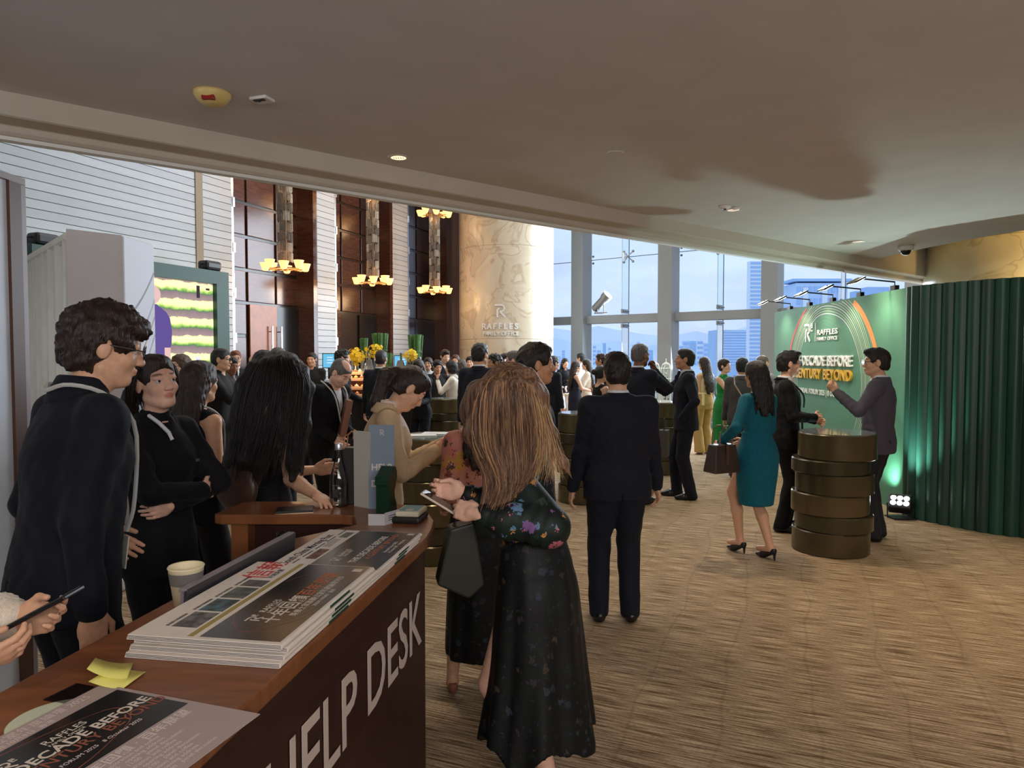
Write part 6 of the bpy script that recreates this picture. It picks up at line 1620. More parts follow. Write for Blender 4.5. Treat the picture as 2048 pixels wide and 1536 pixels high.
# flowers and tall reed bundles
REED = mat('reed_green', srgb(70, 116, 52), rough=0.6, var=0.35, scale=40); YELF = mat('orchid_yellow', srgb(250, 206, 30), rough=0.5, var=0.15, scale=30); STEMG = mat('stem_green', srgb(60, 90, 40), rough=0.6)
def reeds(label, u, v0, v1, Y, w0, w1, z0):
    p = at(u, v1, Y); zt = at(u, v0, Y).z; t = thing('reed_arrangement', label, 'plant', (p.x, p.y, z0)); zb = p.z - z0
    rnd = random.Random(int(u)); mb = MB()
    for i in range(46):
        a = rnd.uniform(0, 6.28); q = math.sqrt(rnd.random()); x0, y0 = w0 * q * math.cos(a), w0 * q * math.sin(a); k = w1 / w0 * rnd.uniform(0.85, 1.1)
        mb.tube([(x0, y0, zb), (x0 * (1 + k) / 2, y0 * (1 + k) / 2, (zb + zt - z0) / 2), (x0 * k, y0 * k, zt - z0 - rnd.uniform(0, 0.02))], 0.012, 5)
    tag(mb.build('reed_stems', REED, t), kind='stuff')
    mb = MB(); mb.lathe([(w0 * 0.9, 0), (w0 * 1.15, 0.05), (w0 * 1.1, zb), (w0 * 1.0, zb + 0.02)], (0, 0, 0), 20); mb.build('vase', mat('vase_dark', srgb(40, 34, 30), rough=0.2), t)
    mb = MB(); mb.tube([(w0 * math.cos(a) * 1.02, w0 * math.sin(a) * 1.02, zb + (zt - z0 - zb) * 0.25) for a in [2 * math.pi * k / 16 for k in range(16)]], 0.012, 5, closed=True); mb.build('binding', STEMG, t)
reeds('tallest reed bundle, left of the white plank pier', 762, 666, 712, 12.6, 0.11, 0.15, 1.025); reeds('slim reed bundle behind the yellow orchids', 728, 676, 716, 12.9, 0.05, 0.075, 1.025); reeds('broad reed bundle right of the white plank pier', 831, 669, 716, 12.4, 0.10, 0.135, 1.025); reeds('short reed bundle beside the man seen from behind', 776, 706, 740, 11.9, 0.06, 0.085, 1.025)
def orchids(label, u, v, Y, r, n, z0=1.025):
    p = at(u, v, Y); t = thing('orchid_arrangement', label, 'flowers', (p.x, p.y, z0)); rnd = random.Random(int(u * 3)); zc = p.z - z0
    mb = MB(); mb.lathe([(0.07, 0), (0.09, 0.04), (0.06, max(0.1, zc - r * 0.8))], (0, 0, 0), 16); mb.build('vase', mat('vase_dark', srgb(40, 34, 30)), t)
    st = MB()
    pm = MB()
    for k in range(5):
        a = 2 * math.pi * k / 5; pm.bm.faces.new([pm.bm.verts.new(q) for q in ((0, 0, 0), (0.028 * math.cos(a - .5), 0.028 * math.sin(a - .5), 0.008), (0.045 * math.cos(a), 0.045 * math.sin(a), 0.004), (0.028 * math.cos(a + .5), 0.028 * math.sin(a + .5), 0.008))])
    o0 = pm.build('blossom', YELF); me = o0.data; bpy.data.objects.remove(o0)
    for i in range(n):
        d_ = Vector((rnd.gauss(0, 1), rnd.gauss(0, 1), rnd.gauss(0.15, 1))).normalized() * r * rnd.uniform(0.55, 1.05); c = Vector((0, 0, zc)) + d_
        if i % 4 == 0: st.tube([(0, 0, zc - r * 0.7), (c.x * .6, c.y * .6, (zc - r * .7 + c.z) / 2 + .03), c], 0.005, 4)
        o = bpy.data.objects.new('blossom', me); link(o, t); o.matrix_local = Matrix.Translation(c) @ (Vector((d_.x, d_.y - 0.06, d_.z))).to_track_quat('Z', 'Y').to_matrix().to_4x4() @ Matrix.Scale(rnd.uniform(0.7, 1.15), 4)
    st.build('stems', STEMG, t)
orchids('round mass of yellow orchids left of the tall reeds', 711, 714, 12.1, 0.155, 90); orchids('small spray of yellow orchids right of the plank pier', 820, 713, 11.5, 0.115, 40); orchids('orange-yellow orchid spray behind the man seen from behind', 748, 702, 12.3, 0.16, 34)
# small blue screens on the piers
for i, (u0, u1, v0, v1, Y) in enumerate(((646, 669, 708, 735, 13.2), (789, 814, 712, 738, 14.6))):
    p0 = at(u0, v1, Y); p1 = at(u1, v0, Y); t = thing('menu_screen', ('small bright blue screen under the first plank pier', 'small bright blue screen under the second plank pier')[i], 'screen', ((p0.x + p1.x) / 2, Y, 0)); w, h_ = p1.x - p0.x, p1.z - p0.z
    mb = MB(); mb.box((0, 0.03, p0.z + h_ / 2), (w + 0.03, 0.04, h_ + 0.03)); mb.build('bezel', BLK, t); mb = MB(); mb.box((0, 0.007, p0.z + h_ / 2), (w, 0.006, h_)); sc_ = mb.build('display', flat_emit('blue', srgb(110, 196, 236), 1.0), t)
    for k in range(3): mb = MB(); mb.box((0.02, 0.003, p0.z + h_ * (0.35 + 0.2 * k)), (w * 0.5, 0.002, h_ * 0.06)); mb.build('display_line', flat_emit('white', srgb(236, 240, 250)), sc_)
    mb = MB(); mb.tube([(0, 0.05, 0), (0, 0.05, p0.z)], 0.03, 8); mb.lathe([(0.2, 0), (0.2, 0.02)], (0, 0.05, 0), 20); mb.build('stand', BLK, t)
# ---- tall cocktail tables with stretch covers at the left
def poseur(label, u, v, Y, r=0.30, extra=True):
    p = at(u, v, Y); t = thing('poseur_table', label, 'table', (p.x, Y, 0), 0, 'skirted poseur tables'); h_ = p.z
    mb = MB(); mb.lathe([(r, h_ - 0.02), (r, h_), (0.0005, h_ + 0.001)], (0, 0, 0), 36, False, False); mb.build('table_top', mat('white_laminate', srgb(226, 222, 218), rough=0.4), t)
    rows = []
    for k in range(12):
        f = k / 11; rr = r * (0.98 - 0.62 * math.sin(f * math.pi) ** 0.8 * (1 - 0.1 * f)); rows.append((rr, (h_ - 0.02) * (1 - f)))
    mb = MB(); mb.lathe(list(reversed(rows)), (0, 0, 0), 36); mb.build('stretch_cover', mat('beige_spandex', srgb(188, 178, 160), rough=0.7, var=0.06, scale=12), t, smooth=True)
    return t, p
poseur('skirted poseur table carrying the golden tag stand, farther back', 491, 796, 10.5, 0.24); poseur('skirted poseur table with a white top, nearer, beside the long-haired woman', 487, 818, 8.7, 0.27)
p = at(487, 793, 10.5); d = thing('tag_holder', 'golden bag-shaped tag standing on the farther poseur table', 'sign', (p.x, 10.5, at(487, 796, 10.6).z)); TAN = mat('gold_card', srgb(190, 146, 92), rough=0.5, var=0.1, scale=20)
mb = MB(); mb.box((0, 0, 0.10), (0.095, 0.05, 0.20), bev=0.004); mb.build('bag_body', TAN, d); mb = MB(); mb.tube([(-0.03, 0, 0.20), (-0.025, 0, 0.25), (0.025, 0, 0.25), (0.03, 0, 0.20)], 0.008, 6); mb.tube([(0.0, 0.0, 0.21), (-0.10, 0, 0.16)], 0.008, 5); mb.build('ribbon', mat('gold_ribbon', srgb(176, 150, 110), rough=0.5), d)
d2 = thing('white_card_stand', 'white table card standing left of the golden tag', 'card', (p.x - 0.12, 10.5, at(487, 796, 10.6).z)); mb = MB(); mb.box((0, 0, 0.085), (0.09, 0.006, 0.17), Matrix.Rotation(R(-8), 4, 'X')); mb.build('card', CARD, d2); mb = MB(); mb.box((0, 0.03, 0.08), (0.09, 0.006, 0.16), Matrix.Rotation(R(12), 4, 'X')); mb.build('back_leaf', CARD, d2)
p = at(471, 857, 8.1); d = thing('paper_carrier', 'pale patterned paper carrier bag beside the poseur table', 'bag', (p.x, 8.05, p.z - 0.17)); d.location.z = at(471, 868, 8.05).z
mb = MB(); mb.box((0, 0, 0.09), (0.13, 0.06, 0.19)); mb.build('bag_body', mat('carrier_paper', srgb(176, 164, 150), rough=0.7, var=0.3, scale=40), d); mb = MB(); mb.tube([(-0.03, 0, 0.185), (-0.01, 0, 0.37), (0.03, 0, 0.185)], 0.004, 5); mb.build('handle', mat('dark_cord', (0.05, 0.04, 0.04)), d)
# ---- domed lanterns on the far drum stand
FRW = mat('lantern_white', srgb(244, 244, 236), rough=0.3, emit=(1.0, 1.0, 0.92), estr=0.25)
for i, (u, nm) in enumerate(((1310, 'left'), (1332, 'right'))):
    p = at(u, 740, 10.0); d = thing('domed_lantern', '%s white domed lantern with plants inside, beside the man with the tie' % nm, 'lantern', (p.x, p.y, 1.032), 0, None)
    hh = at(u, 724, 10.0).z - 1.032; r = 0.068
    mb = MB()
    for k in range(8):
        a = 2 * math.pi * k / 8; mb.tube([(r * math.cos(a), r * math.sin(a), 0.02), (r * math.cos(a), r * math.sin(a), hh - 0.09), (r * .72 * math.cos(a), r * .72 * math.sin(a), hh - 0.03), (0, 0, hh)], 0.006, 5)
    for z in (0.02, 0.18, 0.34, hh - 0.09): mb.tube([(r * math.cos(2 * math.pi * k / 20), r * math.sin(2 * math.pi * k / 20), z) for k in range(20)], 0.006, 5, closed=True)
    mb.tube([(0, 0, hh), (0, 0, hh + 0.05)], 0.008, 6); mb.build('cage', FRW, d)
    mb = MB(); mb.lathe([(r - 0.004, 0.02), (r - 0.004, hh - 0.10), (r * .68, hh - 0.04)], (0, 0, 0), 20); mb.build('glass', glass_mat('lantern_glass', (0.86, 0.93, 0.90), 0.4), d, smooth=True)
    rnd = random.Random(i); mb = MB()
    for k in range(26):
        c = (rnd.uniform(-.035, .035), rnd.uniform(-.035, .035), rnd.uniform(0.04, hh - 0.2)); mb.ball(c, (0.016, 0.016, 0.012), 6)
    mb.build('greenery', mat('lantern_green', srgb(70, 96, 60), rough=0.6, var=0.3), d)
    mb = MB(); mb.lathe([(r + 0.01, 0), (r + 0.01, 0.02)], (0, 0, 0), 20); mb.build('base', FRW, d)
# ================================================================== PEOPLE
NAVY = fabric('navy_suit', srgb(25, 27, 38)); BLACKS = fabric('black_suit', srgb(16, 16, 19)); CHAR = fabric('charcoal_suit', srgb(40, 40, 46)); DNAVY = fabric('dark_navy', srgb(18, 21, 31))
GREYS = fabric('grey_violet_suit', srgb(82, 78, 90)); BEIGEB = fabric('beige_blazer', srgb(204, 178, 142)); WHITES = fabric('white_suit', srgb(236, 230, 218)); BLUEG = fabric('blue_grey_suit', srgb(78, 92, 112))
BLKD = fabric('black_dress', srgb(16, 16, 18)); NAVYD = fabric('navy_dress', srgb(30, 32, 48)); TEAL = fabric('teal_knit', srgb(14, 98, 116), var=0.2, scale=120, bump=0.25, bscale=300); CREAM = fabric('cream_top', srgb(226, 206, 156)); KHAKI = fabric('khaki_trousers', srgb(186, 150, 92)); WHITET = fabric('white_trousers', srgb(224, 212, 200))
GREEND = fabric('green_lace', srgb(30, 130, 60), var=0.35, scale=90, bump=0.5, bscale=160); WSHIRT = fabric('white_shirt', srgb(226, 228, 232)); TAN = fabric('tan_shirt', srgb(190, 160, 120)); GREYV = fabric('grey_vest', srgb(74, 72, 70)); PLAID = fabric('plaid_shirt', srgb(150, 152, 156), var=0.3, scale=40)
PATT = fabric('patterned_shirt', srgb(196, 186, 164), var=0.35, scale=60); BLKSH = fabric('black_shirt', srgb(34, 33, 34)); SILVER = fabric('silver_tie', srgb(150, 156, 164)); DTIE = fabric('dark_tie', srgb(30, 32, 44)); WBLOUSE = fabric('white_blouse', srgb(226, 214, 196))
LEATH = mat('black_leather', (0.012, 0.012, 0.013), rough=0.28); BRLEATH = mat('brown_leather', srgb(84, 56, 42), rough=0.4, var=0.15, scale=12); DBLEATH = mat('dark_brown_leather', srgb(64, 50, 44), rough=0.42, var=0.12, scale=10)
def floral(name, base, cols, scale, thr, base2=None):
    m = bpy.data.materials.new('floral_' + name); m.use_nodes = True; nt = m.node_tree; b = nt.nodes['Principled BSDF']; L = nt.links.new
    tc = nt.nodes.new('ShaderNodeTexCoord'); cur = None
    nb = nt.nodes.new('ShaderNodeTexNoise'); nb.inputs['Scale'].default_value = 6; mb_ = nt.nodes.new('ShaderNodeMix'); mb_.data_type = 'RGBA'; mb_.inputs[6].default_value = (*base, 1); mb_.inputs[7].default_value = (*(base2 or base), 1)
    rp0 = nt.nodes.new('ShaderNodeValToRGB'); rp0.color_ramp.elements[0].position = 0.45; rp0.color_ramp.elements[1].position = 0.55
    L(tc.outputs['Object'], nb.inputs['Vector']); L(nb.outputs[0], rp0.inputs[0]); L(rp0.outputs[0], mb_.inputs[0]); cur = mb_.outputs[2]
    dn = nt.nodes.new('ShaderNodeTexNoise'); dn.inputs['Scale'].default_value = 45
    ad = nt.nodes.new('ShaderNodeMix'); ad.data_type = 'VECTOR'; ad.inputs[0].default_value = 0.035; L(tc.outputs['Object'], ad.inputs[4]); L(dn.outputs['Color'], ad.inputs[5])
    for sc, t_, off in ((scale, thr, 0.0), (scale * 2.1, thr * 0.75, 3.3)):
        mp = nt.nodes.new('ShaderNodeMapping'); mp.inputs['Location'].default_value = (off, off * .7, off * 1.3); v = nt.nodes.new('ShaderNodeTexVoronoi'); v.inputs['Scale'].default_value = sc
        L(ad.outputs[1], mp.inputs['Vector']); L(mp.outputs[0], v.inputs['Vector'])
        sp = nt.nodes.new('ShaderNodeSeparateColor'); L(v.outputs['Color'], sp.inputs[0]); cr = nt.nodes.new('ShaderNodeValToRGB'); cr.color_ramp.interpolation = 'CONSTANT'; e = cr.color_ramp.elements
        e[0].position = 0; e[0].color = (*cols[0], 1); e[1].position = 1 / len(cols); e[1].color = (*cols[1], 1)
        for i, c in enumerate(cols[2:]): q = e.new((i + 2) / len(cols)); q.color = (*c, 1)
        L(sp.outputs[0], cr.inputs[0])
        lt = nt.nodes.new('ShaderNodeMath'); lt.operation = 'LESS_THAN'; lt.inputs[1].default_value = t_; L(v.outputs['Distance'], lt.inputs[0])
        g2 = nt.nodes.new('ShaderNodeMath'); g2.operation = 'GREATER_THAN'; g2.inputs[1].default_value = 0.42; L(sp.outputs[1], g2.inputs[0]); an = nt.nodes.new('ShaderNodeMath'); an.operation = 'MULTIPLY'; L(lt.outputs[0], an.inputs[0]); L(g2.outputs[0], an.inputs[1])
        mx = nt.nodes.new('ShaderNodeMix'); mx.data_type = 'RGBA'; L(an.outputs[0], mx.inputs[0]); L(cur, mx.inputs[6]); L(cr.outputs[0], mx.inputs[7]); cur = mx.outputs[2]
        dk = nt.nodes.new('ShaderNodeMath'); dk.operation = 'LESS_THAN'; dk.inputs[1].default_value = t_ * 0.3; L(v.outputs['Distance'], dk.inputs[0]); d3 = nt.nodes.new('ShaderNodeMath'); d3.operation = 'MULTIPLY'; L(dk.outputs[0], d3.inputs[0]); L(an.outputs[0], d3.inputs[1])
        m3 = nt.nodes.new('ShaderNodeMix'); m3.data_type = 'RGBA'; L(d3.outputs[0], m3.inputs[0]); L(cur, m3.inputs[6]); m3.inputs[7].default_value = (0.02, 0.015, 0.012, 1); cur = m3.outputs[2]
    L(cur, b.inputs['Base Color']); b.inputs['Roughness'].default_value = 0.6; b.inputs['Specular IOR Level'].default_value = 0.3
    return m
FLOR_D = floral('dark', srgb(17, 24, 22), [srgb(120, 84, 136), srgb(186, 104, 122), srgb(40, 62, 50), srgb(92, 124, 156), srgb(198, 140, 80), srgb(40, 54, 50), srgb(70, 56, 84)], 15, 0.36, srgb(24, 38, 32))
FLOR_S = floral('dark_skirt', srgb(15, 17, 18), [srgb(40, 42, 56), srgb(50, 46, 48), srgb(24, 32, 30), srgb(44, 54, 64), srgb(66, 54, 42), srgb(24, 30, 30)], 24, 0.30, srgb(17, 21, 21))
FLOR_Y = floral('yellow', srgb(186, 136, 48), [srgb(84, 48, 40), srgb(196, 108, 96), srgb(70, 62, 34), srgb(206, 150, 120), srgb(120, 54, 48)], 22, 0.42, srgb(188, 122, 104))

def X(u, Y): return (u - 1024) / FOC * Y
def HT(v, Y): return at(1024, v, Y).z
def local(F, p):
    M = Matrix.Translation(F.root.location) @ F.root.rotation_euler.to_matrix().to_4x4()
    return np.array(M.inverted() @ Vector(p))
def garment(F, name, m, res, secs, low_secs=None, folds=None, lowfolds=None, hem=None, sl=None, straps=True, n=2.0):
    s = F.s; f = Field()
    if low_secs: low_secs = list(low_secs) + [(low_secs[-1][0] + .09, 0, 0, .118, .090)]
    if low_secs: f.u(loft([(z * s, x * s, y * s, a * s, b * s) for z, x, y, a, b in low_secs], None, folds=lowfolds, hem=hem))
    f.u(loft([(z * s, x * s, y * s, a * s * F.w, b * s * F.w) for z, x, y, a, b in secs], F.T, folds=folds, n=n), 0.06 if low_secs else 0)
    if straps:
        for g in (1, -1): f.u(cone(ap(F.T, (g * .06 * s, -.01 * s, 1.394 * s)), ap(F.T, (g * .128 * s, -.006 * s, 1.382 * s)), .046 * s, .046 * s), 0.02)
    if sl: sl(f)
    return mesh_of(name, [f.mesh(res)], m, F.root)
BODICE = [(0.88, 0, -.006, .176, .130), (0.95, 0, -.006, .172, .126), (1.05, 0, 0, .138, .106), (1.16, 0, 0, .146, .112), (1.27, 0, .012, .164, .128), (1.355, 0, -.003, .140, .094), (1.412, 0, -.01, .090, .064)]
def strands(name, parent, guides, n, rad, m, jit=0.004, seed=1, kind='stuff'):
    """fine strands that run between guide lines (lists of points in parent space)"""
    rnd = np.random.default_rng(seed); G = np.array([[list(p) for p in g] for g in guides], float)
    k = G.shape[1]; t, _ = hermite(np.arange(k), G[0], 14); GG = np.stack([hermite(np.arange(k), g, 14)[1] for g in G])
    V, Q = [], []; o = 0
    for i in range(n):
        u = rnd.random() * (len(G) - 1); a = int(u); fr = u - a
        p = GG[a] * (1 - fr) + GG[min(a + 1, len(G) - 1)] * fr
        w = rnd.normal(0, jit, 3); w2 = rnd.normal(0, jit * 1.6, 3); tt = np.linspace(0, 1, 14)[:, None]
        p = p + w * np.sin(tt * 3.1) + w2 * tt ** 2 + 0.35 * jit * np.sin(tt * rnd.uniform(6, 16) + rnd.uniform(0, 6))
        end = int(14 * rnd.uniform(0.72, 1.0)); p = p[:max(end, 6)]
        L = len(p); d = np.gradient(p, axis=0); d /= np.linalg.norm(d, axis=1)[:, None] + 1e-9
        up = np.array((0.3, 0.9, 0.2)); x = np.cross(d, up); x /= np.linalg.norm(x, axis=1)[:, None] + 1e-9; y = np.cross(d, x)
        r = rad * rnd.uniform(0.6, 1.2) * (1 - 0.75 * np.linspace(0, 1, L) ** 2)[:, None]
        ring = np.stack([p + x * r, p + y * r, p - x * r, p - y * r], 1).reshape(-1, 3)
        V.append(ring)
        b = np.arange(L - 1)[:, None] * 4
        for c in range(4): Q.append(np.concatenate([b + c, b + (c + 1) % 4, b + 4 + (c + 1) % 4, b + 4 + c], 1) + o)
        o += len(ring)
    ob = mesh_of(name, [(np.concatenate(V), np.concatenate(Q))], m, parent)
    tag(ob, kind=kind); return ob
def lanyard(F, m=None, drop=1.08, name='lanyard', badge=True):
    s = F.s; mb = MB()
    for g in (1, -1):
        pts = [ap(F.T, p) for p in ((0, -.104 * s, 1.440 * s), (g * .070 * s, -.070 * s, 1.462 * s), (g * .098 * s, .02 * s, 1.440 * s), (g * .080 * s, .118 * s, 1.35 * s), (g * .03 * s, .162 * s, (drop + .10) * s), (0, .162 * s, drop * s))]
        mb.tube([Vector(p) for p in hermite(np.arange(6), np.array(pts), 20)[1]], 0.0066 * s, 6)
    mb.build(name, m or mat('white_ribbon', srgb(190, 190, 186), rough=0.7), F.root)
    if badge:
        mb = MB(); mb.box((0, .153 * s, (drop - .06) * s), (.075 * s, .004, .10 * s), Matrix([list(r) for r in F.T])); mb.build('badge', mat('badge_card', srgb(214, 206, 190), rough=0.5), F.root)

# ---------------- the blonde woman in the dark floral dress (nearest)
def blonde(F, root):
    s = F.s
    def sl(f):
        for sd in 'rl':
            e, w_ = F.el[sd], F.wr[sd]; m_ = e * .45 + w_ * .55
            f.u(cone(F.sh[sd], e, .062 * s, .072 * s, fold=0.003, nf=3), 0.03); f.u(cone(e, m_, .072 * s, .064 * s, fold=0.004, nf=3), 0.02); f.u(cone(m_, e * .12 + w_ * .88, .064 * s, .040 * s, fold=0.003, nf=4), 0.02)
    hem = lambda X_, Y_: 0.035 * np.sin(np.arctan2(Y_, X_) * 5 + 0.8) + 0.02 * np.sin(np.arctan2(Y_, X_) * 9)
    bod = [(0.98, 0, 0, .150, .118), (1.06, 0, 0, .148, .118), (1.16, 0, 0, .158, .126), (1.27, 0, .010, .172, .138), (1.355, 0, -.006, .150, .108), (1.43, 0, -.014, .074, .066)]
    garment(F, 'bodice', FLOR_D, 0.0065, bod, None, (9, .022, .008, .3), sl=sl)
    garment(F, 'skirt', FLOR_S, 0.0085, [(0.99, 0, 0, .148, .118), (1.05, 0, 0, .145, .114)], [(0.32, 0, -.01, .250, .215), (0.55, 0, -.008, .215, .185), (0.75, 0, -.006, .195, .165), (0.90, 0, -.004, .180, .148), (1.0, 0, 0, .152, .122)], None, (7, .085, .012, .6), hem, straps=False)
    shoes_for(F, root, mat('nude_leather', srgb(150, 96, 76), rough=0.4), 0.05, 0.008)
    # belt seam with little flowers, bracelet and neck edge
    mb = MB(); c = F.wr['r'] * .90 + F.el['r'] * .10; d = Vector(F.wr['r'] - F.el['r']).normalized(); a = d.orthogonal().normalized(); b = d.cross(a)
    mb.tube([Vector(c) + (a * math.cos(q) + b * math.sin(q)) * .035 for q in [2 * math.pi * k / 20 for k in range(20)]], 0.006, 6, closed=True); mb.build('black_bracelet', mat('black_beads', (0.01, 0.01, 0.01), rough=0.5), root)
    # her hair: the mass under the strands, then the strands
    g_px = [[(984, 757, 2.352), (956, 790, 2.335), (948, 868, 2.32), (984, 960, 2.29), (962, 1036, 2.27)], [(996, 745, 2.352), (974, 782, 2.285), (974, 880, 2.28), (1004, 968, 2.26), (976, 1040, 2.25)], [(1010, 739, 2.352), (1002, 780, 2.245), (1004, 880, 2.26), (1020, 960, 2.25), (998, 1022, 2.24)],
            [(1026, 738, 2.352), (1036, 780, 2.245), (1040, 876, 2.26), (1040, 945, 2.26), (1020, 1000, 2.25)], [(1042, 743, 2.352), (1064, 784, 2.27), (1078, 866, 2.28), (1066, 930, 2.28), (1042, 985, 2.27)], [(1056, 753, 2.352), (1080, 792, 2.325), (1106, 870, 2.33), (1128, 928, 2.31), (1146, 960, 2.30)]]
    G = [[local(F, at(u, v, Y)) for u, v, Y in g] for g in g_px]
    f = Field(); cap_ops(f, F, vol=0.014, top=0.0, face=False); f.s(ell((0, 0.128, -0.045), (0.066, 0.088, 0.095), F.H), 0.012)
    back = np.array(local(F, at(1020, 800, 2.30))) - np.array(local(F, at(1020, 800, 2.34)))
    for i, g in enumerate(G):
        rr = [.022, .034, .034, .027, .010] if i < 5 else [.03, .022, .014, .010, .004]
        f.u(pathtube([np.array(p) - back * (1.1 if i < 5 else 0.3) for p in g], rr), 0.03)
    f.disp(lambda x, y, z: 0.0025 * np.sin(95 * x + 60 * y + 6 * np.sin(9 * z)))
    for o in root.children:
        if o.name.startswith('hair'): bpy.data.objects.remove(o)
    hb = mesh_of('hair', [f.mesh(0.0055)], HAIR['blonde'], root)
    strands('hair_strands', hb, G[:5], 720, 0.0019, HAIR['blonde'], 0.006, 3)
    strands('hair_strands', hb, [G[4], G[5]], 130, 0.0018, hair_mat('pale_blonde', srgb(214, 180, 130), srgb(150, 112, 74)), 0.006, 5)
    strands('hair_strands', hb, G[:6], 170, 0.0018, hair_mat('light_streak', srgb(206, 160, 112), srgb(170, 122, 84)), 0.008, 9)
    # small phone held between the hands
    p = (F.wr['r'] + F.wr['l']) / 2
P8 = person('woman with long blonde hair in a dark floral dress, nearest to the desk', (X(1072, 2.52), 2.52), 64, 1.65, 'f', 'fair', 0.0075, head=(8, 42, 4), lean=9, outfit='dress', hair=('short', 'blonde'), hl=('w', 952, 1028, 2.28), hr=('w', 925, 985, 2.44), pl=(-0.35, -0.8, -1.0), pr=(0.6, -0.7, -0.8), fl=(-0.07, 0.02, 0.115), fr=(0.06, -0.03, 0.115),
            hand_l=dict(curl=0.62, pinch=True, palm=(0.6, -0.35, -0.35), fwd=(0.1, 1, 0.12), thumb_curl=0.7), hand_r=dict(curl=0.58, pinch=True, palm=(-0.75, -0.1, 0.2), fwd=(-0.35, 1, 0.15), thumb_curl=0.8), extra=blonde, bare=True, face=True)
def held(label, cat, name, F, p, size, m, rot=(0, 0, 0), bev=0.002, off=(0, 0, 0)):
    M = Matrix.Translation(F.root.location) @ F.root.rotation_euler.to_matrix().to_4x4()
    w = M @ Vector(p); o = thing(name, label, cat, w, F.root.rotation_euler.z)
    return o, Matrix.Rotation(R(rot[2]), 4, 'Z') @ Matrix.Rotation(R(rot[0]), 4, 'X') @ Matrix.Rotation(R(rot[1]), 4, 'Y')
pc = (P8.wr['r'] + P8.wr['l']) / 2 + np.array((-0.03, 0.10, 0.0))
o, Mr = held('small pale phone held in both hands by the blonde woman', 'phone', 'mobile_phone', P8, pc, None, None, (30, 0, 20))
mb = MB(); mb.box((0, 0, 0), (0.065, 0.135, 0.008), Mr, bev=0.003); mb.build('case', mat('phone_pale', srgb(214, 196, 176), rough=0.3), o); mb = MB(); mb.box((0, 0, 0.0045), (0.058, 0.125, 0.001), Mr); mb.build('screen', mat('phone_dark', (0.02, 0.02, 0.025), rough=0.1), o)
# her handbag hanging at the left
b0 = at(918, 1150, 2.42); o = thing('handbag', 'dark olive leather handbag hanging from the blonde woman\'s arm', 'bag', (b0.x + 0.02, b0.y, 0.92), R(12))
DGREEN = mat('dark_olive_leather', srgb(34, 36, 26), rough=0.45)
mb = MB(); mb.bm.clear(); a_ = [(-0.055, 0.17), (0.03, 0.19), (0.065, -0.03), (0.01, -0.075), (-0.10, -0.02)]
A1 = [mb.bm.verts.new((x, -0.04, z)) for x, z in a_]; B1_ = [mb.bm.verts.new((x, 0.05, z)) for x, z in a_]; mb.bm.faces.new(A1); mb.bm.faces.new(list(reversed(B1_)))
for k in range(5): mb.bm.faces.new((A1[k], A1[(k + 1) % 5], B1_[(k + 1) % 5], B1_[k]))
q = mb.build('bag_body', DGREEN, o); bv = q.modifiers.new('b', 'BEVEL'); bv.width = 0.008; bv.segments = 2
mb = MB(); mb.tube([(-0.04, 0, 0.16), (-0.02, 0, 0.24), (0.03, 0, 0.30), (0.05, 0, 0.28), (0.03, 0, 0.17)], 0.007, 6); mb.build('strap', DGREEN, o)

# ---------------- man at the left with lanyard
def left_man(F, root):
    lanyard(F, drop=1.02, badge=True)
    f = Field(); s = F.s; f.u(loft([(1.40 * s, 0, -.014 * s, .088 * s, .084 * s), (1.475 * s, 0, -.010 * s, .072 * s, .072 * s), (1.49 * s, 0, -.008 * s, .066 * s, .068 * s)], F.T)); f.s(wedge(F, 1.36, .05), .006)
    mesh_of('shirt_collar', [f.mesh(.008)], DNAVY, root)
P1 = person('tall man in dark navy with a grey lanyard, seen from behind at the left', (X(122, 2.22), 2.22), -38, 1.87, 'm', 'asian', 0.008, head=(-20, 5, 4), lean=7, outfit='suit', c=DNAVY, shirt=DNAVY, hair=('fluffy', 'dark_brown'), glasses=True, wide=0.96, hl=(-.22, .18, .95), hr=(.20, -.01, .84), extra=left_man)
# ---------------- woman with folded arms
def blazer_pin(F, root):
    mb = MB(); mb.box(ap(F.T, (-.085, .132, 1.24)), (.02, .006, .012)); mb.build('pin', mat('silver_pin', (.7, .7, .7), rough=.3, metal=1), root)
    s = F.s; mb = MB(); mb.tube([ap(F.T, p) for p in ((.058 * s, .02 * s, 1.455 * s), (.055 * s, .075 * s, 1.425 * s), (.040 * s, .112 * s, 1.385 * s), (.034 * s, .124 * s, 1.355 * s))], .008 * s, 6); mb.build('white_collar', WSHIRT, root)
    H = lambda p: ap(F.H, p)
    s = F.s
    G = [[H((x, y, z)) for x, y, z in g] for g in (((-.03, .03, .118), (-.085, .03, .05), (-.10, -.02, -.05), (-.07, -.09, -.12), (-.05, -.12, -.26)), ((-.03, -.02, .122), (-.09, -.04, .05), (-.10, -.07, -.05), (-.06, -.11, -.12), (-.03, -.13, -.28)), ((.0, -.06, .118), (.0, -.115, .05), (.0, -.12, -.05), (.0, -.13, -.12), (.0, -.14, -.28)), ((.03, -.02, .122), (.09, -.04, .05), (.10, -.07, -.05), (.06, -.11, -.12), (.03, -.13, -.28)), ((.03, .03, .118), (.085, .03, .05), (.10, -.02, -.05), (.07, -.09, -.12), (.05, -.12, -.26)))]
    strands('hair_strands', root, G, 260, 0.0018, HAIR['dark_brown'], .006, 4)
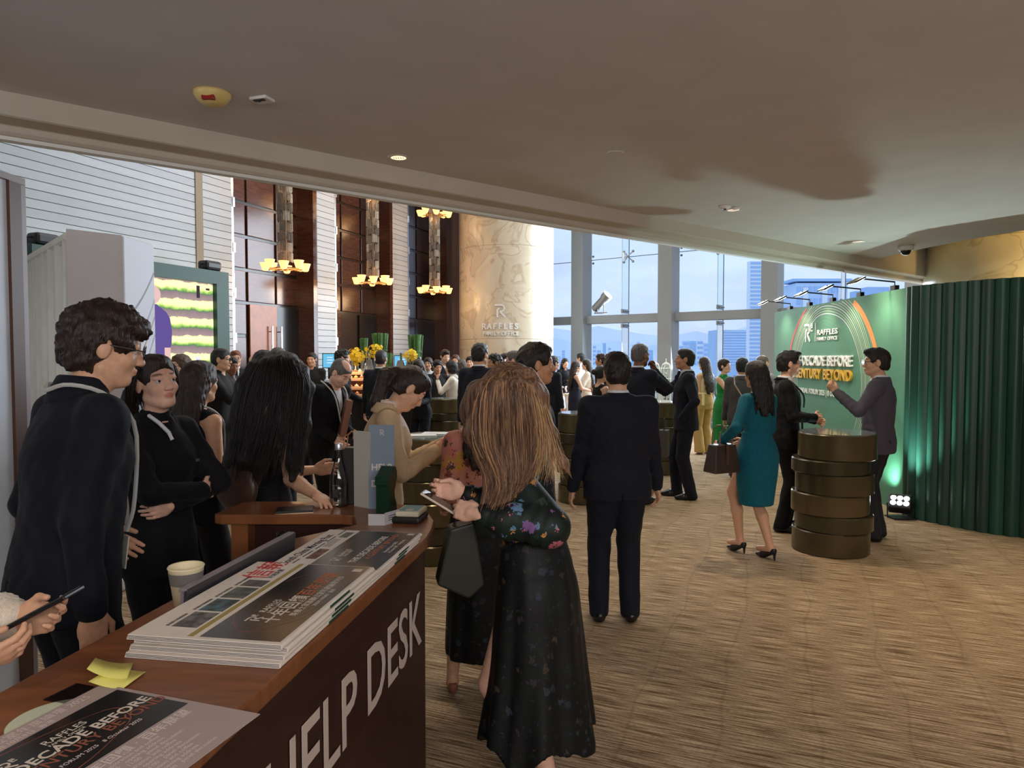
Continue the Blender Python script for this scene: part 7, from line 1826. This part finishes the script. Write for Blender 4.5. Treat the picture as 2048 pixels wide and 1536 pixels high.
P2 = person('woman in a black blazer with folded arms looking back over her shoulder', (X(312, 2.95), 2.95), -112, 1.70, 'f', 'fair', 0.0075, head=(-12, -7, 5), outfit='suit', c=BLACKS, shirt=BLACKS, hair=('lowpony', 'dark_brown'), hl=(.06, .15, 1.09), hr=(-.06, .19, 1.13), pl=(-.9, .5, -.5), pr=(.9, .5, -.5), vee=(1.32, .026), hand_l=dict(curl=.35, palm=(0, -1, 0), fwd=(1, .05, -.1)), hand_r=dict(curl=.45, palm=(0, -1, 0), fwd=(-1, -.25, -.15)), extra=blazer_pin)
P3 = person('woman in a sleeveless black top with shoulder-length hair behind the woman with folded arms', (X(392, 3.85), 3.85), -28, 1.665, 'f', 'asian', 0.0095, outfit='sleeveless', c=BLKD, hair=('shoulder', 'dark_brown'), hr=(.20, .22, .98), hl=(-.1, .25, 1.0), extra=lambda F, r: lanyard(F, badge=False))
# ---------------- woman with very long black hair at the desk
def long_black(F, root):
    g_px = [[(524, 718, 3.34), (508, 736, 3.29), (486, 770, 3.25), (470, 850, 3.20), (462, 920, 3.18), (458, 975, 3.18)], [(540, 710, 3.34), (532, 728, 3.25), (520, 770, 3.20), (505, 850, 3.15), (490, 920, 3.13), (480, 975, 3.15)], [(560, 707, 3.34), (560, 724, 3.23), (560, 770, 3.18), (545, 850, 3.13), (520, 930, 3.12), (505, 985, 3.14)], [(578, 710, 3.34), (586, 728, 3.24), (598, 770, 3.19), (592, 850, 3.13), (590, 930, 3.10), (585, 960, 3.08)], [(592, 718, 3.34), (606, 738, 3.29), (618, 775, 3.24), (612, 850, 3.16), (606, 900, 3.10), (604, 950, 3.06)]]
    G = [[local(F, at(u, v, Y)) for u, v, Y in g] for g in g_px]
    f = Field(); cap_ops(f, F, vol=0.012, top=0.0, face=False); f.s(ell((0, 0.128, -0.045), (0.066, 0.088, 0.095), F.H), 0.012)
    back = np.array(local(F, at(540, 800, 3.2))) - np.array(local(F, at(540, 800, 3.25)))
    for i, g in enumerate(G): f.u(pathtube([np.array(p) - back * 1.0 for p in g], [.020, .028, .034, .036, .034, .016] if i < 4 else [.018, .022, .024, .022, .018, .008]), 0.03)
    f.disp(lambda x, y, z: 0.0025 * np.sin(85 * x + 70 * y + 6 * np.sin(9 * z)))
    for o in root.children:
        if o.name.startswith('hair'): bpy.data.objects.remove(o)
    hb = mesh_of('hair', [f.mesh(0.0065)], HAIR['black'], root); strands('hair_strands', hb, G, 520, 0.0022, HAIR['black'], .008, 6)
P4 = person('woman with very long black hair leaning her bare elbow on the desk', (X(528, 3.46), 3.47), -52, 1.70, 'f', 'asian', 0.0075, lean=6, head=(-10, 8, 0), outfit='sleeveless', c=BLKD, hair=('short', 'black'), hr=('w', 632, 990, 3.08), pr=(.25, -.15, -1.5), hl=(-.04, .27, 1.10), hand_r=dict(curl=.25, palm=(-.1, 0, -1)), extra=long_black, bare=True)
# ---------------- woman in the beige blazer with the phone
P6 = person('woman in a beige blazer with a ponytail bent over her phone', (X(756, 3.75), 3.75), -78, 1.69, 'f', 'asian', 0.0075, lean=7, head=(6, 36, 0), outfit='suit', c=BEIGEB, pants=BEIGEB, shirt=fabric('blush_top', srgb(226, 206, 190)), hair=('pony', 'dark_brown'), hl=(-.02, .36, 1.225), hr=(.075, .31, 1.20), pl=(-.5, -.5, -1), pr=(.6, -.5, -1), hand_l=dict(curl=.5, palm=(.7, -.3, .5), fwd=(.1, 1, .3), thumb_curl=.6), hand_r=dict(curl=.5, palm=(-.7, -.3, .4), fwd=(-.2, 1, .3), thumb_curl=.6))
def phone(label, F, d, rot, lit=True):
    pc = (F.wr['r'] + F.wr['l']) / 2 + np.array(d)
    o, Mr = held(label, 'phone', 'mobile_phone', F, pc, None, None, rot)
    mb = MB(); mb.box((0, 0, 0), (0.072, 0.15, 0.009), Mr, bev=0.003); mb.build('case', mat('phone_black', (0.015, 0.015, 0.017), rough=0.25), o)
    mb = MB(); mb.box((0, 0, 0.005), (0.064, 0.138, 0.001), Mr); mb.build('screen', mat('phone_lit', srgb(90, 110, 104), rough=0.1, emit=srgb(120, 150, 140), estr=0.35) if lit else mat('phone_dark', (0.02, 0.02, 0.025)), o)
    return o
phone('black phone with a lit screen held by the woman in beige', P6, (0.0, 0.13, 0.045), (22, 0, 0))
# ---------------- person at the lower left edge, white sleeves
def ruffle(F, root):
    s = F.s; f = Field()
    for sd in 'rl': f.u(cone(F.wr[sd] * .92 + F.el[sd] * .08, F.wr[sd] * .80 + F.el[sd] * .20, .046 * s, .058 * s, fold=.006, nf=5), 0.01)
    mesh_of('cuff', [f.mesh(.006)], WBLOUSE, root)
P5 = person('person in a white blouse at the lower left edge, typing on a dark phone', (-1.34, 1.42), -88, 1.66, 'f', 'asian', 0.0075, head=(0, 35, 0), outfit='shirt', c=WBLOUSE, pants=BLKD, hair=('shoulder', 'black'), hl=(-.03, .31, 1.165), hr=(.10, .28, 1.13), pl=(-.5, -.6, -1), pr=(.5, -.6, -1), hand_l=dict(curl=.45, palm=(.7, -.2, .5), fwd=(.1, 1, .1), thumb_curl=.6), hand_r=dict(curl=.5, palm=(-.6, -.2, .5), fwd=(-.25, 1, .1), thumb_curl=.6), extra=ruffle)
phone('dark phone held by the person in white sleeves at the lower left', P5, (-0.02, 0.09, 0.055), (28, 0, 0), False)
# ---------------- woman in the yellow floral dress, half hidden
def yellow(F, root):
    def sl(f):
        s = F.s
        for sd in 'rl': f.u(cone(F.sh[sd], F.el[sd], .062 * s, .060 * s, fold=.003, nf=3), .03); f.u(cone(F.el[sd], F.wr[sd] * .9 + F.el[sd] * .1, .060 * s, .040 * s, fold=.003, nf=3), .02)
    garment(F, 'dress', FLOR_Y, .0085, BODICE, None, (8, .02, .006, .2), sl=sl)
    garment(F, 'skirt', FLOR_S, .010, [(0.92, 0, 0, .16, .125), (1.0, 0, 0, .15, .115)], [(0.20, 0, 0, .20, .18), (0.6, 0, 0, .185, .16), (0.92, 0, 0, .17, .132), (.98, 0, 0, .155, .12)], None, (7, .06, .01, .3), straps=False)
    shoes_for(F, root, mat('nude_leather', srgb(150, 96, 76)), 0.03)
person('woman in a yellow and pink floral dress behind the blonde woman', (X(962, 3.5), 3.5), 8, 1.575, 'f', 'asian', 0.0085, head=(0, 14, 0), outfit='dress', hair=('shoulder', 'dark_brown'), hl=(-.20, .20, .98), hr=(.2, .2, 1.0), fl=(-.16, 0, .085), extra=yellow)
# ---------------- man in profile behind the blonde woman
def tan_collar(F, root):
    f = Field(); s = F.s; f.u(loft([(1.395 * s, 0, -.012 * s, .108 * s, .100 * s), (1.45 * s, 0, -.012 * s, .082 * s, .080 * s), (1.475 * s, 0, -.010 * s, .072 * s, .072 * s)], F.T)); f.s(wedge(F, 1.34, .06), .006); mesh_of('shirt_collar', [f.mesh(.008)], TAN, root)
person('dark-haired man in profile with a tan collar behind the blonde woman', (X(1064, 4.25), 4.25), -86, 1.77, 'm', 'tan', 0.009, head=(2, 0, 0), outfit='suit', c=BLACKS, shirt=TAN, hair=('short', 'black'), extra=tan_collar)
# ---------------- broad man seen from behind
person('broad man in a dark navy suit standing with his back turned, mid floor', (X(1236, 4.42), 4.42), 3, 1.715, 'm', 'asian', 0.0085, outfit='suit', c=NAVY, shirt=WSHIRT, hair=('short', 'black'), wide=1.13, fl=(-.115, 0, .085), fr=(.085, -.02, .085), hl=(-.285, .06, .80), hr=(.285, .08, .80), head=(-2, 4, 0))
person('tall bearded man in a dark suit eating, behind the broad man', (X(1276, 8.0), 8.0), -48, 1.84, 'm', 'brown', 0.010, outfit='suit', c=NAVY, hair=('crop', 'grey'), hr=(.06, .21, 1.42), pr=(1, -.2, -1), hand_r=dict(curl=.8, fwd=(-.3, -.1, 1), palm=(0, -1, 0), thumb_curl=.8), beard=.8, head=(-8, 4, 0), wide=1.08)
P12 = person('man in a dark suit and tie talking with one hand raised, other hand in pocket', (X(1372, 8.3), 8.3), 82, 1.785, 'm', 'tan', 0.009, outfit='suit', c=NAVY, tie=DTIE, hair=('crop', 'black'), hr=(.12, .42, 1.32), pr=(.7, -.4, -1), hand_r=dict(curl=.45, fwd=(0, .4, 1), palm=(-1, .2, 0)), hl=(-.215, .07, .93), pl=(-.8, -.8, 0), hand_l=None, fl=(-.12, -.06, .085), fr=(.10, .08, .085), head=(0, -6, 0), shoes=LEATH)
def khaki_pants(F, root):
    trousers(F, root, KHAKI, .011, flare=.035, top=1.08); shoes_for(F, root, mat('nude_leather', srgb(150, 96, 76)), .05)
    s = F.s; mb = MB(); mb.tube([(0.17 * math.cos(a) * s * .84, .128 * math.sin(a) * s * .84, 1.07 * s) for a in [2 * math.pi * k / 24 for k in range(24)]], .018 * s, 6, closed=True); mb.box((-.13 * s, -.10 * s, .97 * s), (.05 * s, .02, .20 * s)); mb.build('waist_bow', CREAM, root)
person('woman in a cream sleeveless top and khaki trousers, back turned by the window', (X(1410, 12.1), 12.1), 28, 1.69, 'f', 'asian', 0.011, outfit='top', hair=('long', 'dark_brown'), extra=lambda F, r: (garment(F, 'sleeveless_top', CREAM, .011, BODICE, None, (7, .02, .005, .1)), khaki_pants(F, r)), hl=(-.10, .26, 1.08), bare=True)
def green_dress(F, root):
    garment(F, 'dress', GREEND, .010, [(z, x, y, a * 1.03, b * 1.05) for z, x, y, a, b in BODICE], [(0.22, 0, 0, .20, .18), (0.5, 0, 0, .195, .165), (0.75, 0, 0, .195, .155), (0.92, 0, 0, .185, .14), (1.0, 0, 0, .160, .12)], (7, .015, .004, .3), (8, .05, .01, .3))
    f = Field(); s = F.s; f.u(loft([(1.40 * s, 0, -.01 * s, .085 * s, .068 * s), (1.455 * s, 0, -.004 * s, .058 * s, .058 * s)], F.T)); mesh_of('stand_collar', [f.mesh(.009)], GREEND, root); shoes_for(F, root, LEATH, .05)
person('laughing woman with short hair in a bright green dress, arms crossed', (X(1448, 11.3), 11.3), -140, 1.66, 'f', 'fair', 0.010, outfit='dress', hair=('pixie', 'dark_brown'), hl=(.20, .22, 1.12), hr=(-.12, .30, 1.22), pl=(-.7, -.2, -1), pr=(.7, -.2, -1), hand_l=dict(curl=.3, palm=(0, -1, 0)), head=(4, -4, 6), extra=green_dress, bare=True)
def cross_strap(F, root):
    s = F.s; mb = MB(); mb.tube([ap(F.T, p) for p in ((-.10 * s, -.02 * s, 1.46 * s), (-.08 * s, -.125 * s, 1.34 * s), (.02 * s, -.140 * s, 1.18 * s), (.14 * s, -.10 * s, .98 * s))], .011 * s, 6); mb.build('bag_strap', mat('beige_strap', srgb(176, 160, 136), rough=.6), root)
person('person in a grey jacket with a beige strap across the back, behind the teal dress', (X(1484, 9.6), 9.6), -25, 1.675, 'm', 'asian', 0.011, outfit='suit', c=GREYV, hair=('short', 'black'), extra=cross_strap)
person('grey-haired person in a plaid shirt behind the teal dress', (X(1523, 10.6), 10.6), -60, 1.72, 'm', 'fair', 0.011, outfit='shirt', c=PLAID, hair=('thin', 'grey'))
# ---------------- woman in the teal dress
def teal_dress(F, root):
    def sl(f):
        s = F.s
        for sd in 'rl': f.u(cone(F.sh[sd], F.el[sd], .056 * s, .047 * s, fold=.002, nf=3), .025); f.u(cone(F.el[sd], F.wr[sd] * .92 + F.el[sd] * .08, .047 * s, .036 * s, fold=.002, nf=3), .015)
    garment(F, 'dress', TEAL, .0085, [(z, x, y, a * 1.02, b * 1.03) for z, x, y, a, b in BODICE], [(0.46, 0, 0, .150, .135), (0.60, 0, 0, .172, .148), (0.78, 0, -.01, .192, .155), (0.90, 0, -.012, .190, .150), (0.98, 0, -.005, .165, .130)], (6, .02, .006, .3), (5, .02, .01, .2), sl=sl)
    f = Field(); s = F.s; f.u(loft([(1.39 * s, 0, -.012 * s, .095 * s, .074 * s), (1.435 * s, 0, -.010 * s, .062 * s, .058 * s)], F.T)); mesh_of('neck_band', [f.mesh(.008)], TEAL, root)
    shoes_for(F, root, mat('black_satin', (.014, .012, .018), rough=.35), .055); 
    mb = MB(); mb.box(ap(F.H, (0, -.113, .035)), (.035, .012, .01)); mb.build('hair_clip', mat('silver_pin', (.7, .7, .7)), root)
P17 = person('woman in a teal knee-length dress walking away with a brown tote', (X(1516, 5.85), 5.85), 26, 1.655, 'f', 'asian', 0.0085, outfit='dress', hair=('shoulder', 'black'), hl=(-.29, .14, 1.00), pl=(-.6, -1, -.2), hr=(.12, .26, .98), pr=(.8, -.8, -.4), hand_l=dict(curl=.9, fwd=(-.1, .8, -.7)), fl=(-.05, .14, .13), fr=(.04, -.12, .125), extra=teal_dress)
b0 = at(1444, 912, 5.75); o = thing('tote_bag', 'brown leather tote on the forearm of the woman in teal', 'bag', (b0.x, b0.y, at(1444, 944, 5.75).z), R(24))
mb = MB(); mb.bm.clear(); hh = at(1444, 888, 5.75).z - at(1444, 944, 5.75).z
A1 = [mb.bm.verts.new(p) for p in ((-.135, -.08, 0), (.135, -.08, 0), (.135, .08, 0), (-.135, .08, 0))]; B1_ = [mb.bm.verts.new(p) for p in ((-.105, -.05, hh), (.105, -.05, hh), (.105, .05, hh), (-.105, .05, hh))]; mb.bm.faces.new(list(reversed(A1))); mb.bm.faces.new(B1_)
for k in range(4): mb.bm.faces.new((A1[k], A1[(k + 1) % 4], B1_[(k + 1) % 4], B1_[k]))
q = mb.build('bag_body', DBLEATH, o); bv = q.modifiers.new('b', 'BEVEL'); bv.width = .012; bv.segments = 3
for y in (-.045, .045): mb = MB(); mb.tube([(-.065, y, hh - .01), (-.06, y, hh + .10), (-.02, y, hh + .15), (.02, y, hh + .15), (.06, y, hh + .10), (.065, y, hh - .01)], .007, 6); mb.build('handle', mat('tan_leather', srgb(120, 98, 82), rough=.5), o)
mb = MB(); mb.box((0, -.068, hh * .55), (.03, .006, hh * .9)); mb.build('front_tab', BRLEATH, o)
# ---------------- two men by the backdrop
P18 = person('man with glasses in a dark suit and white shirt listening, hands clasped', (X(1572, 6.75), 6.75), -108, 1.745, 'm', 'asian', 0.0085, outfit='suit', c=BLACKS, shirt=WSHIRT, hair=('quiff', 'black'), glasses=True, hl=(-.03, .27, 1.06), hr=(.05, .25, 1.09), pl=(-.8, -.6, -.6), pr=(.8, -.6, -.6), hand_l=dict(curl=.6, palm=(0, -1, 0)), hand_r=dict(curl=.6, palm=(0, -1, 0)), head=(8, 0, 0), fl=(-.13, .02, .085), fr=(.1, -.03, .085), extra=lambda F, r: lanyard(F, drop=1.18, badge=False, m=mat('dark_ribbon', (.02, .02, .025), rough=.6)))
P19 = person('man with glasses in a grey-violet suit gesturing with a raised fist', (X(1768, 6.32), 6.40), 52, 1.765, 'm', 'asian', 0.0085, outfit='suit', c=GREYS, pants=CHAR, shirt=WSHIRT, hair=('quiff', 'black'), glasses=True, hl=(-.33, .28, 1.33), pl=(-.5, -.5, -1), hand_l=dict(curl=1.1, fwd=(-.3, .6, .7), palm=(.7, -.4, 0), thumb_curl=1.0), hr=(.26, .02, .82), head=(22, 0, 0), wide=1.12)
o = thing('briefcase', 'dark brown briefcase hanging beside the man with clasped hands', 'bag', (X(1604, 6.72), 6.74, .52), R(-10)); mb = MB(); mb.box((0, 0, .16), (.10, .34, .32), bev=.02); mb.build('bag_body', mat('oxblood_leather', srgb(58, 34, 30), rough=.4), o); mb = MB(); mb.tube([(0, -.09, .31), (0, -.08, .52), (0, 0, .60), (0, .08, .52), (0, .09, .31)], .009, 6); mb.build('handle', LEATH, o)
o = thing('shopping_tote', 'dark grey tote hanging between the bearded man and the man in a tie', 'bag', (X(1329, 7.75), 7.75, .58), R(70)); mb = MB(); mb.prism([(-.09, -.05), (.09, -.05), (.07, .05), (-.07, .05)], 0, .29); q = mb.build('bag_body', mat('grey_canvas', srgb(64, 60, 58), rough=.8), o); mb = MB(); mb.tube([(-.04, 0, .28), (-.03, 0, .42), (.03, 0, .42), (.04, 0, .28)], .007, 6); mb.build('handle', mat('grey_canvas', srgb(64, 60, 58)), o)
o = thing('shoulder_bag', 'dark brown shoulder bag at the hip of the long-haired woman', 'bag', (X(468, 3.22), 3.22, .98), R(60)); f = Field(); f.u(ell((0, 0, .10), (.045, .14, .12))); mesh_of('bag_body', [f.mesh(.009)], mat('umber_leather', srgb(64, 42, 32), rough=.42), o); mb = MB(); mb.tube([(0, -.12, .14), (0, -.06, .34), (.02, .03, .42), (0, .10, .16)], .008, 6); mb.build('strap', mat('umber_leather', srgb(64, 42, 32)), o)

# ---------------- background guests, left to right
person('man in a black shirt clapping, by the video wall', (X(438, 8.0), 8.0), -88, 1.785, 'm', 'asian', 0.010, outfit='shirt', c=BLKSH, hair=('crop', 'black'), glasses=True, hl=(-.02, .36, 1.28), hr=(.03, .35, 1.27), pl=(-.6, -.4, -1), pr=(.6, -.4, -1), hand_l=dict(curl=.12, fwd=(.2, .8, .5), palm=(1, 0, 0)), hand_r=dict(curl=.12, fwd=(-.2, .8, .5), palm=(-1, 0, 0)))
person('dark-skinned man in a navy jacket behind the clapping man', (X(458, 9.4), 9.4), -115, 1.70, 'm', 'brown', 0.012, outfit='suit', c=NAVY, tie=SILVER, hair=('crop', 'black'), head=(-10, 12, 0))
person('ginger-haired man with glasses in a navy suit behind the clapping man, by the plank wall', (X(471, 11.0), 11.0), -150, 1.79, 'm', 'fair', 0.012, outfit='suit', c=NAVY, tie=DTIE, hair=('crop', 'ginger'), glasses=True)
person('bald man in a pale patterned shirt at the farther poseur table', (X(505, 11.5), 11.55), -35, 1.73, 'm', 'fair', 0.012, outfit='shirt', c=PATT, hair=('shaved', 'grey'), head=(-25, 4, 0))
person('person with thick dark hair directly behind the long-haired woman', (X(526, 5.6), 5.6), -10, 1.74, 'f', 'asian', 0.012, outfit='suit', c=BLACKS, hair=('shoulder', 'black'))
person('grey-haired man with a thin crown behind the long-haired woman', (X(556, 7.4), 7.4), 5, 1.80, 'm', 'fair', 0.012, outfit='suit', c=CHAR, hair=('thin', 'grey'))
person('short dark-haired guest just right of the long-haired woman\'s head', (X(602, 9.0), 9.0), 170, 1.57, 'm', 'asian', 0.012, outfit='suit', c=DNAVY, hair=('short', 'black'))
person('waiter in black standing before the first white pier', (X(637, 13.0), 12.6), 178, 1.765, 'm', 'asian', 0.012, outfit='shirt', c=BLKSH, hair=('crop', 'black'))
P26 = person('balding man in a dark suit with a white lanyard looking down', (X(652, 6.3), 6.3), -118, 1.72, 'm', 'fair', 0.009, lean=8, head=(0, 32, 0), outfit='suit', c=BLACKS, tie=None, hair=('thin', 'grey'), hl=(-.14, .18, .98), hr=(.12, .2, .96), extra=lambda F, r: lanyard(F, drop=1.04, m=mat('bright_ribbon', srgb(216, 216, 210), rough=.7)), beard=.5)
o = thing('brown_folder', 'tan leather folder carried by the balding man looking down', 'folder', (X(682, 6.15), 6.15, 1.0), R(20)); mb = MB(); mb.box((0, 0, .15), (.05, .22, .32), Matrix.Rotation(R(12), 4, 'Y'), bev=.008); mb.build('cover', mat('tan_folder', srgb(130, 84, 62), rough=.5), o); mb = MB(); mb.box((0.027, 0, .15), (.004, .19, .28), Matrix.Rotation(R(12), 4, 'Y')); mb.build('flap', mat('tan_folder', srgb(130, 84, 62)), o)
person('wavy-haired man in a dark jacket in profile by the yellow orchids', (X(682, 10.6), 10.6), -82, 1.80, 'm', 'fair', 0.0105, outfit='suit', c=DNAVY, hair=('curly', 'black'), wide=1.05, hr=(.14, .3, .98))
person('man in a navy suit seen from behind at the buffet', (X(761, 10.2), 10.2), -12, 1.785, 'm', 'asian', 0.0105, outfit='suit', c=NAVY, shirt=WSHIRT, hair=('crop', 'black'), wide=1.08)
person('smiling woman with long hair in a navy jacket leaning over the buffet', (X(842, 10.45), 10.45), 158, 1.66, 'f', 'asian', 0.0105, outfit='suit', c=DNAVY, hair=('long', 'dark_brown'), lean=6, hl=(-.15, .30, 1.05), hr=(.12, .32, 1.05))
person('long-haired woman in a white top behind the buffet', (X(857, 13.2), 13.2), 175, 1.68, 'f', 'asian', 0.013, outfit='shirt', c=WSHIRT, hair=('long', 'dark_brown'))
person('man in black with a warmly lit face behind the buffet', (X(873, 12.6), 12.6), 205, 1.64, 'm', 'asian', 0.013, outfit='shirt', c=BLKSH, hair=('short', 'black'), head=(0, 15, 0))
person('man in a navy suit with swept hair before the mauve pier', (X(888, 13.6), 13.6), -140, 1.83, 'm', 'fair', 0.012, outfit='suit', c=DNAVY, hair=('quiff', 'dark_brown'), head=(-10, 10, 0))
def white_bob(F, root):
    mb = MB(); s = F.s; mb.tube([ap(F.T, p) for p in ((.05 * s, .10 * s, 1.43 * s), (.06 * s, .13 * s, 1.30 * s), (.02 * s, .14 * s, 1.22 * s))], .014, 6); mb.build('black_scarf', BLKD, root)
person('woman with a black bob in a white trouser suit, hand at her mouth', (X(905, 11.8), 11.8), 86, 1.62, 'f', 'fair', 0.0095, outfit='suit', c=WHITES, pants=fabric('grey_white_trousers', srgb(206, 200, 190)), hair=('bob', 'black'), hl=(-.06, .26, 1.36), pl=(-.6, -.2, -1), hand_l=dict(curl=.8, fwd=(0, .2, 1), palm=(.3, -1, 0)), extra=white_bob, shoes=mat('nude_leather', srgb(150, 96, 76)))
person('tall man in a dark navy suit seen from behind, left of the blonde woman', (X(958, 8.5), 8.5), -22, 1.85, 'm', 'asian', 0.0095, outfit='suit', c=NAVY, hair=('short', 'black'), wide=1.06, head=(-15, 0, 0))
person('dark-haired man facing the tall navy-suited man', (X(992, 9.9), 9.9), 120, 1.73, 'm', 'tan', 0.012, outfit='suit', c=CHAR, hair=('curly', 'black'))
person('brown-haired man among the far heads left of the round pillar', (X(912, 15.0), 15.0), 170, 1.73, 'm', 'fair', 0.014, outfit='suit', c=CHAR, hair=('short', 'brown'), vis='all')
person('grey-haired guest among the far heads behind the white suit', (X(924, 12.9), 12.9), 20, 1.64, 'm', 'fair', 0.014, outfit='suit', c=GREYV, hair=('curly', 'grey'), vis='all')
person('black-haired guest with a pale face among the far heads before the pillar', (X(940, 14.3), 14.3), 178, 1.695, 'm', 'fair', 0.014, outfit='suit', c=BLACKS, hair=('short', 'black'), vis='all')
person('dark-haired guest peeking out left of the tall navy man\'s neck', (X(956, 13.4), 13.4), 160, 1.745, 'm', 'asian', 0.014, outfit='suit', c=CHAR, hair=('short', 'black'), vis='all')
person('black-haired guest among the far heads nearest the mauve pier', (X(900, 16.3), 16.3), 120, 1.69, 'm', 'tan', 0.014, outfit='suit', c=CHAR, hair=('short', 'black'), vis='all')
person('man with glasses and swept grey-brown hair in a blue-grey suit', (X(1032, 8.8), 8.8), 82, 1.765, 'm', 'fair', 0.010, outfit='suit', c=BLUEG, hair=('crop', 'grey'), glasses=True)
person('long-haired dark guest beside the man in the blue-grey suit', (X(1012, 10.2), 10.2), 150, 1.74, 'f', 'fair', 0.013, outfit='suit', c=BLACKS, hair=('shoulder', 'black'))
person('guest with a dark crop between the navy man and the blonde woman\'s hair', (X(1002, 12.0), 12.0), 90, 1.70, 'm', 'fair', 0.014, outfit='suit', c=CHAR, hair=('crop', 'grey'), vis='all')
person('woman in a navy top and white trousers by the first window column', (X(1129, 17.0), 17.0), -155, 1.655, 'f', 'fair', 0.012, outfit='shirt', c=DNAVY, pants=WHITET, hair=('long', 'black'), hr=(.05, .25, 1.15))
person('long-haired woman in a navy sleeveless dress facing right', (X(1150, 14.4), 14.4), -78, 1.60, 'f', 'fair', 0.0105, outfit='dress', hair=('long', 'dark_brown'), hl=(-.03, .32, 1.08), hr=(.06, .34, 1.06), pl=(-.5, -.5, -1), pr=(.5, -.5, -1), bare=True, extra=lambda F, r: (garment(F, 'dress', NAVYD, .011, BODICE, [(0.5, 0, 0, .16, .14), (.75, 0, 0, .185, .15), (.92, 0, 0, .182, .135), (1.0, 0, 0, .16, .12)], (6, .015, .004, .3)), shoes_for(F, r, LEATH, .05)))
person('man in a white shirt behind the two talking women by the window', (X(1163, 17.8), 17.8), 60, 1.775, 'm', 'asian', 0.013, outfit='shirt', c=WSHIRT, hair=('short', 'black'))
person('long-haired woman in a white jacket facing left', (X(1175, 15.0), 15.0), 80, 1.635, 'f', 'fair', 0.0105, outfit='suit', c=WHITES, pants=WHITET, hair=('verylong', 'dark_brown'), hl=(-.05, .3, 1.2), pl=(-.5, -.4, -1))
person('tousled-haired man in black facing left before the window', (X(1205, 13.2), 13.2), 75, 1.745, 'm', 'tan', 0.012, outfit='suit', c=BLACKS, hair=('curly', 'dark_brown'))
person('short-haired man in black beside the broad man\'s head', (X(1224, 12.2), 12.2), 80, 1.755, 'm', 'fair', 0.012, outfit='suit', c=BLACKS, hair=('crop', 'dark_brown'))
person('woman with tied black hair in a sleeveless black dress beside the broad man', (X(1200, 9.3), 9.3), -62, 1.575, 'f', 'asian', 0.010, outfit='sleeveless', c=BLKD, hair=('bun', 'black'), glasses=True, hr=(.16, .25, 1.05), hl=(-.1, .28, 1.05))
person('man in dark blue with brown shoes partly hidden by the profile man', (X(1102, 12.4), 12.0), -60, 1.70, 'm', 'asian', 0.012, outfit='suit', c=DNAVY, hair=('short', 'black'), shoes=BRLEATH)
person('man with brown hair just above the woman with folded arms', (X(366, 7.4), 7.4), 150, 1.71, 'm', 'fair', 0.012, outfit='suit', c=CHAR, hair=('short', 'brown'), glasses=True)

# ------------------------------------------------------------------ lettering becomes plain geometry
bpy.context.view_layer.update()
dg = bpy.context.evaluated_depsgraph_get()
for o in [q for q in SC.objects if q.type == 'FONT']:
    me = bpy.data.meshes.new_from_object(o.evaluated_get(dg)); me.name = o.name
    n_ = bpy.data.objects.new('tmp', me); link(n_, o.parent); n_.matrix_local = o.matrix_local.copy()
    nm = o.name; bpy.data.objects.remove(o); n_.name = nm
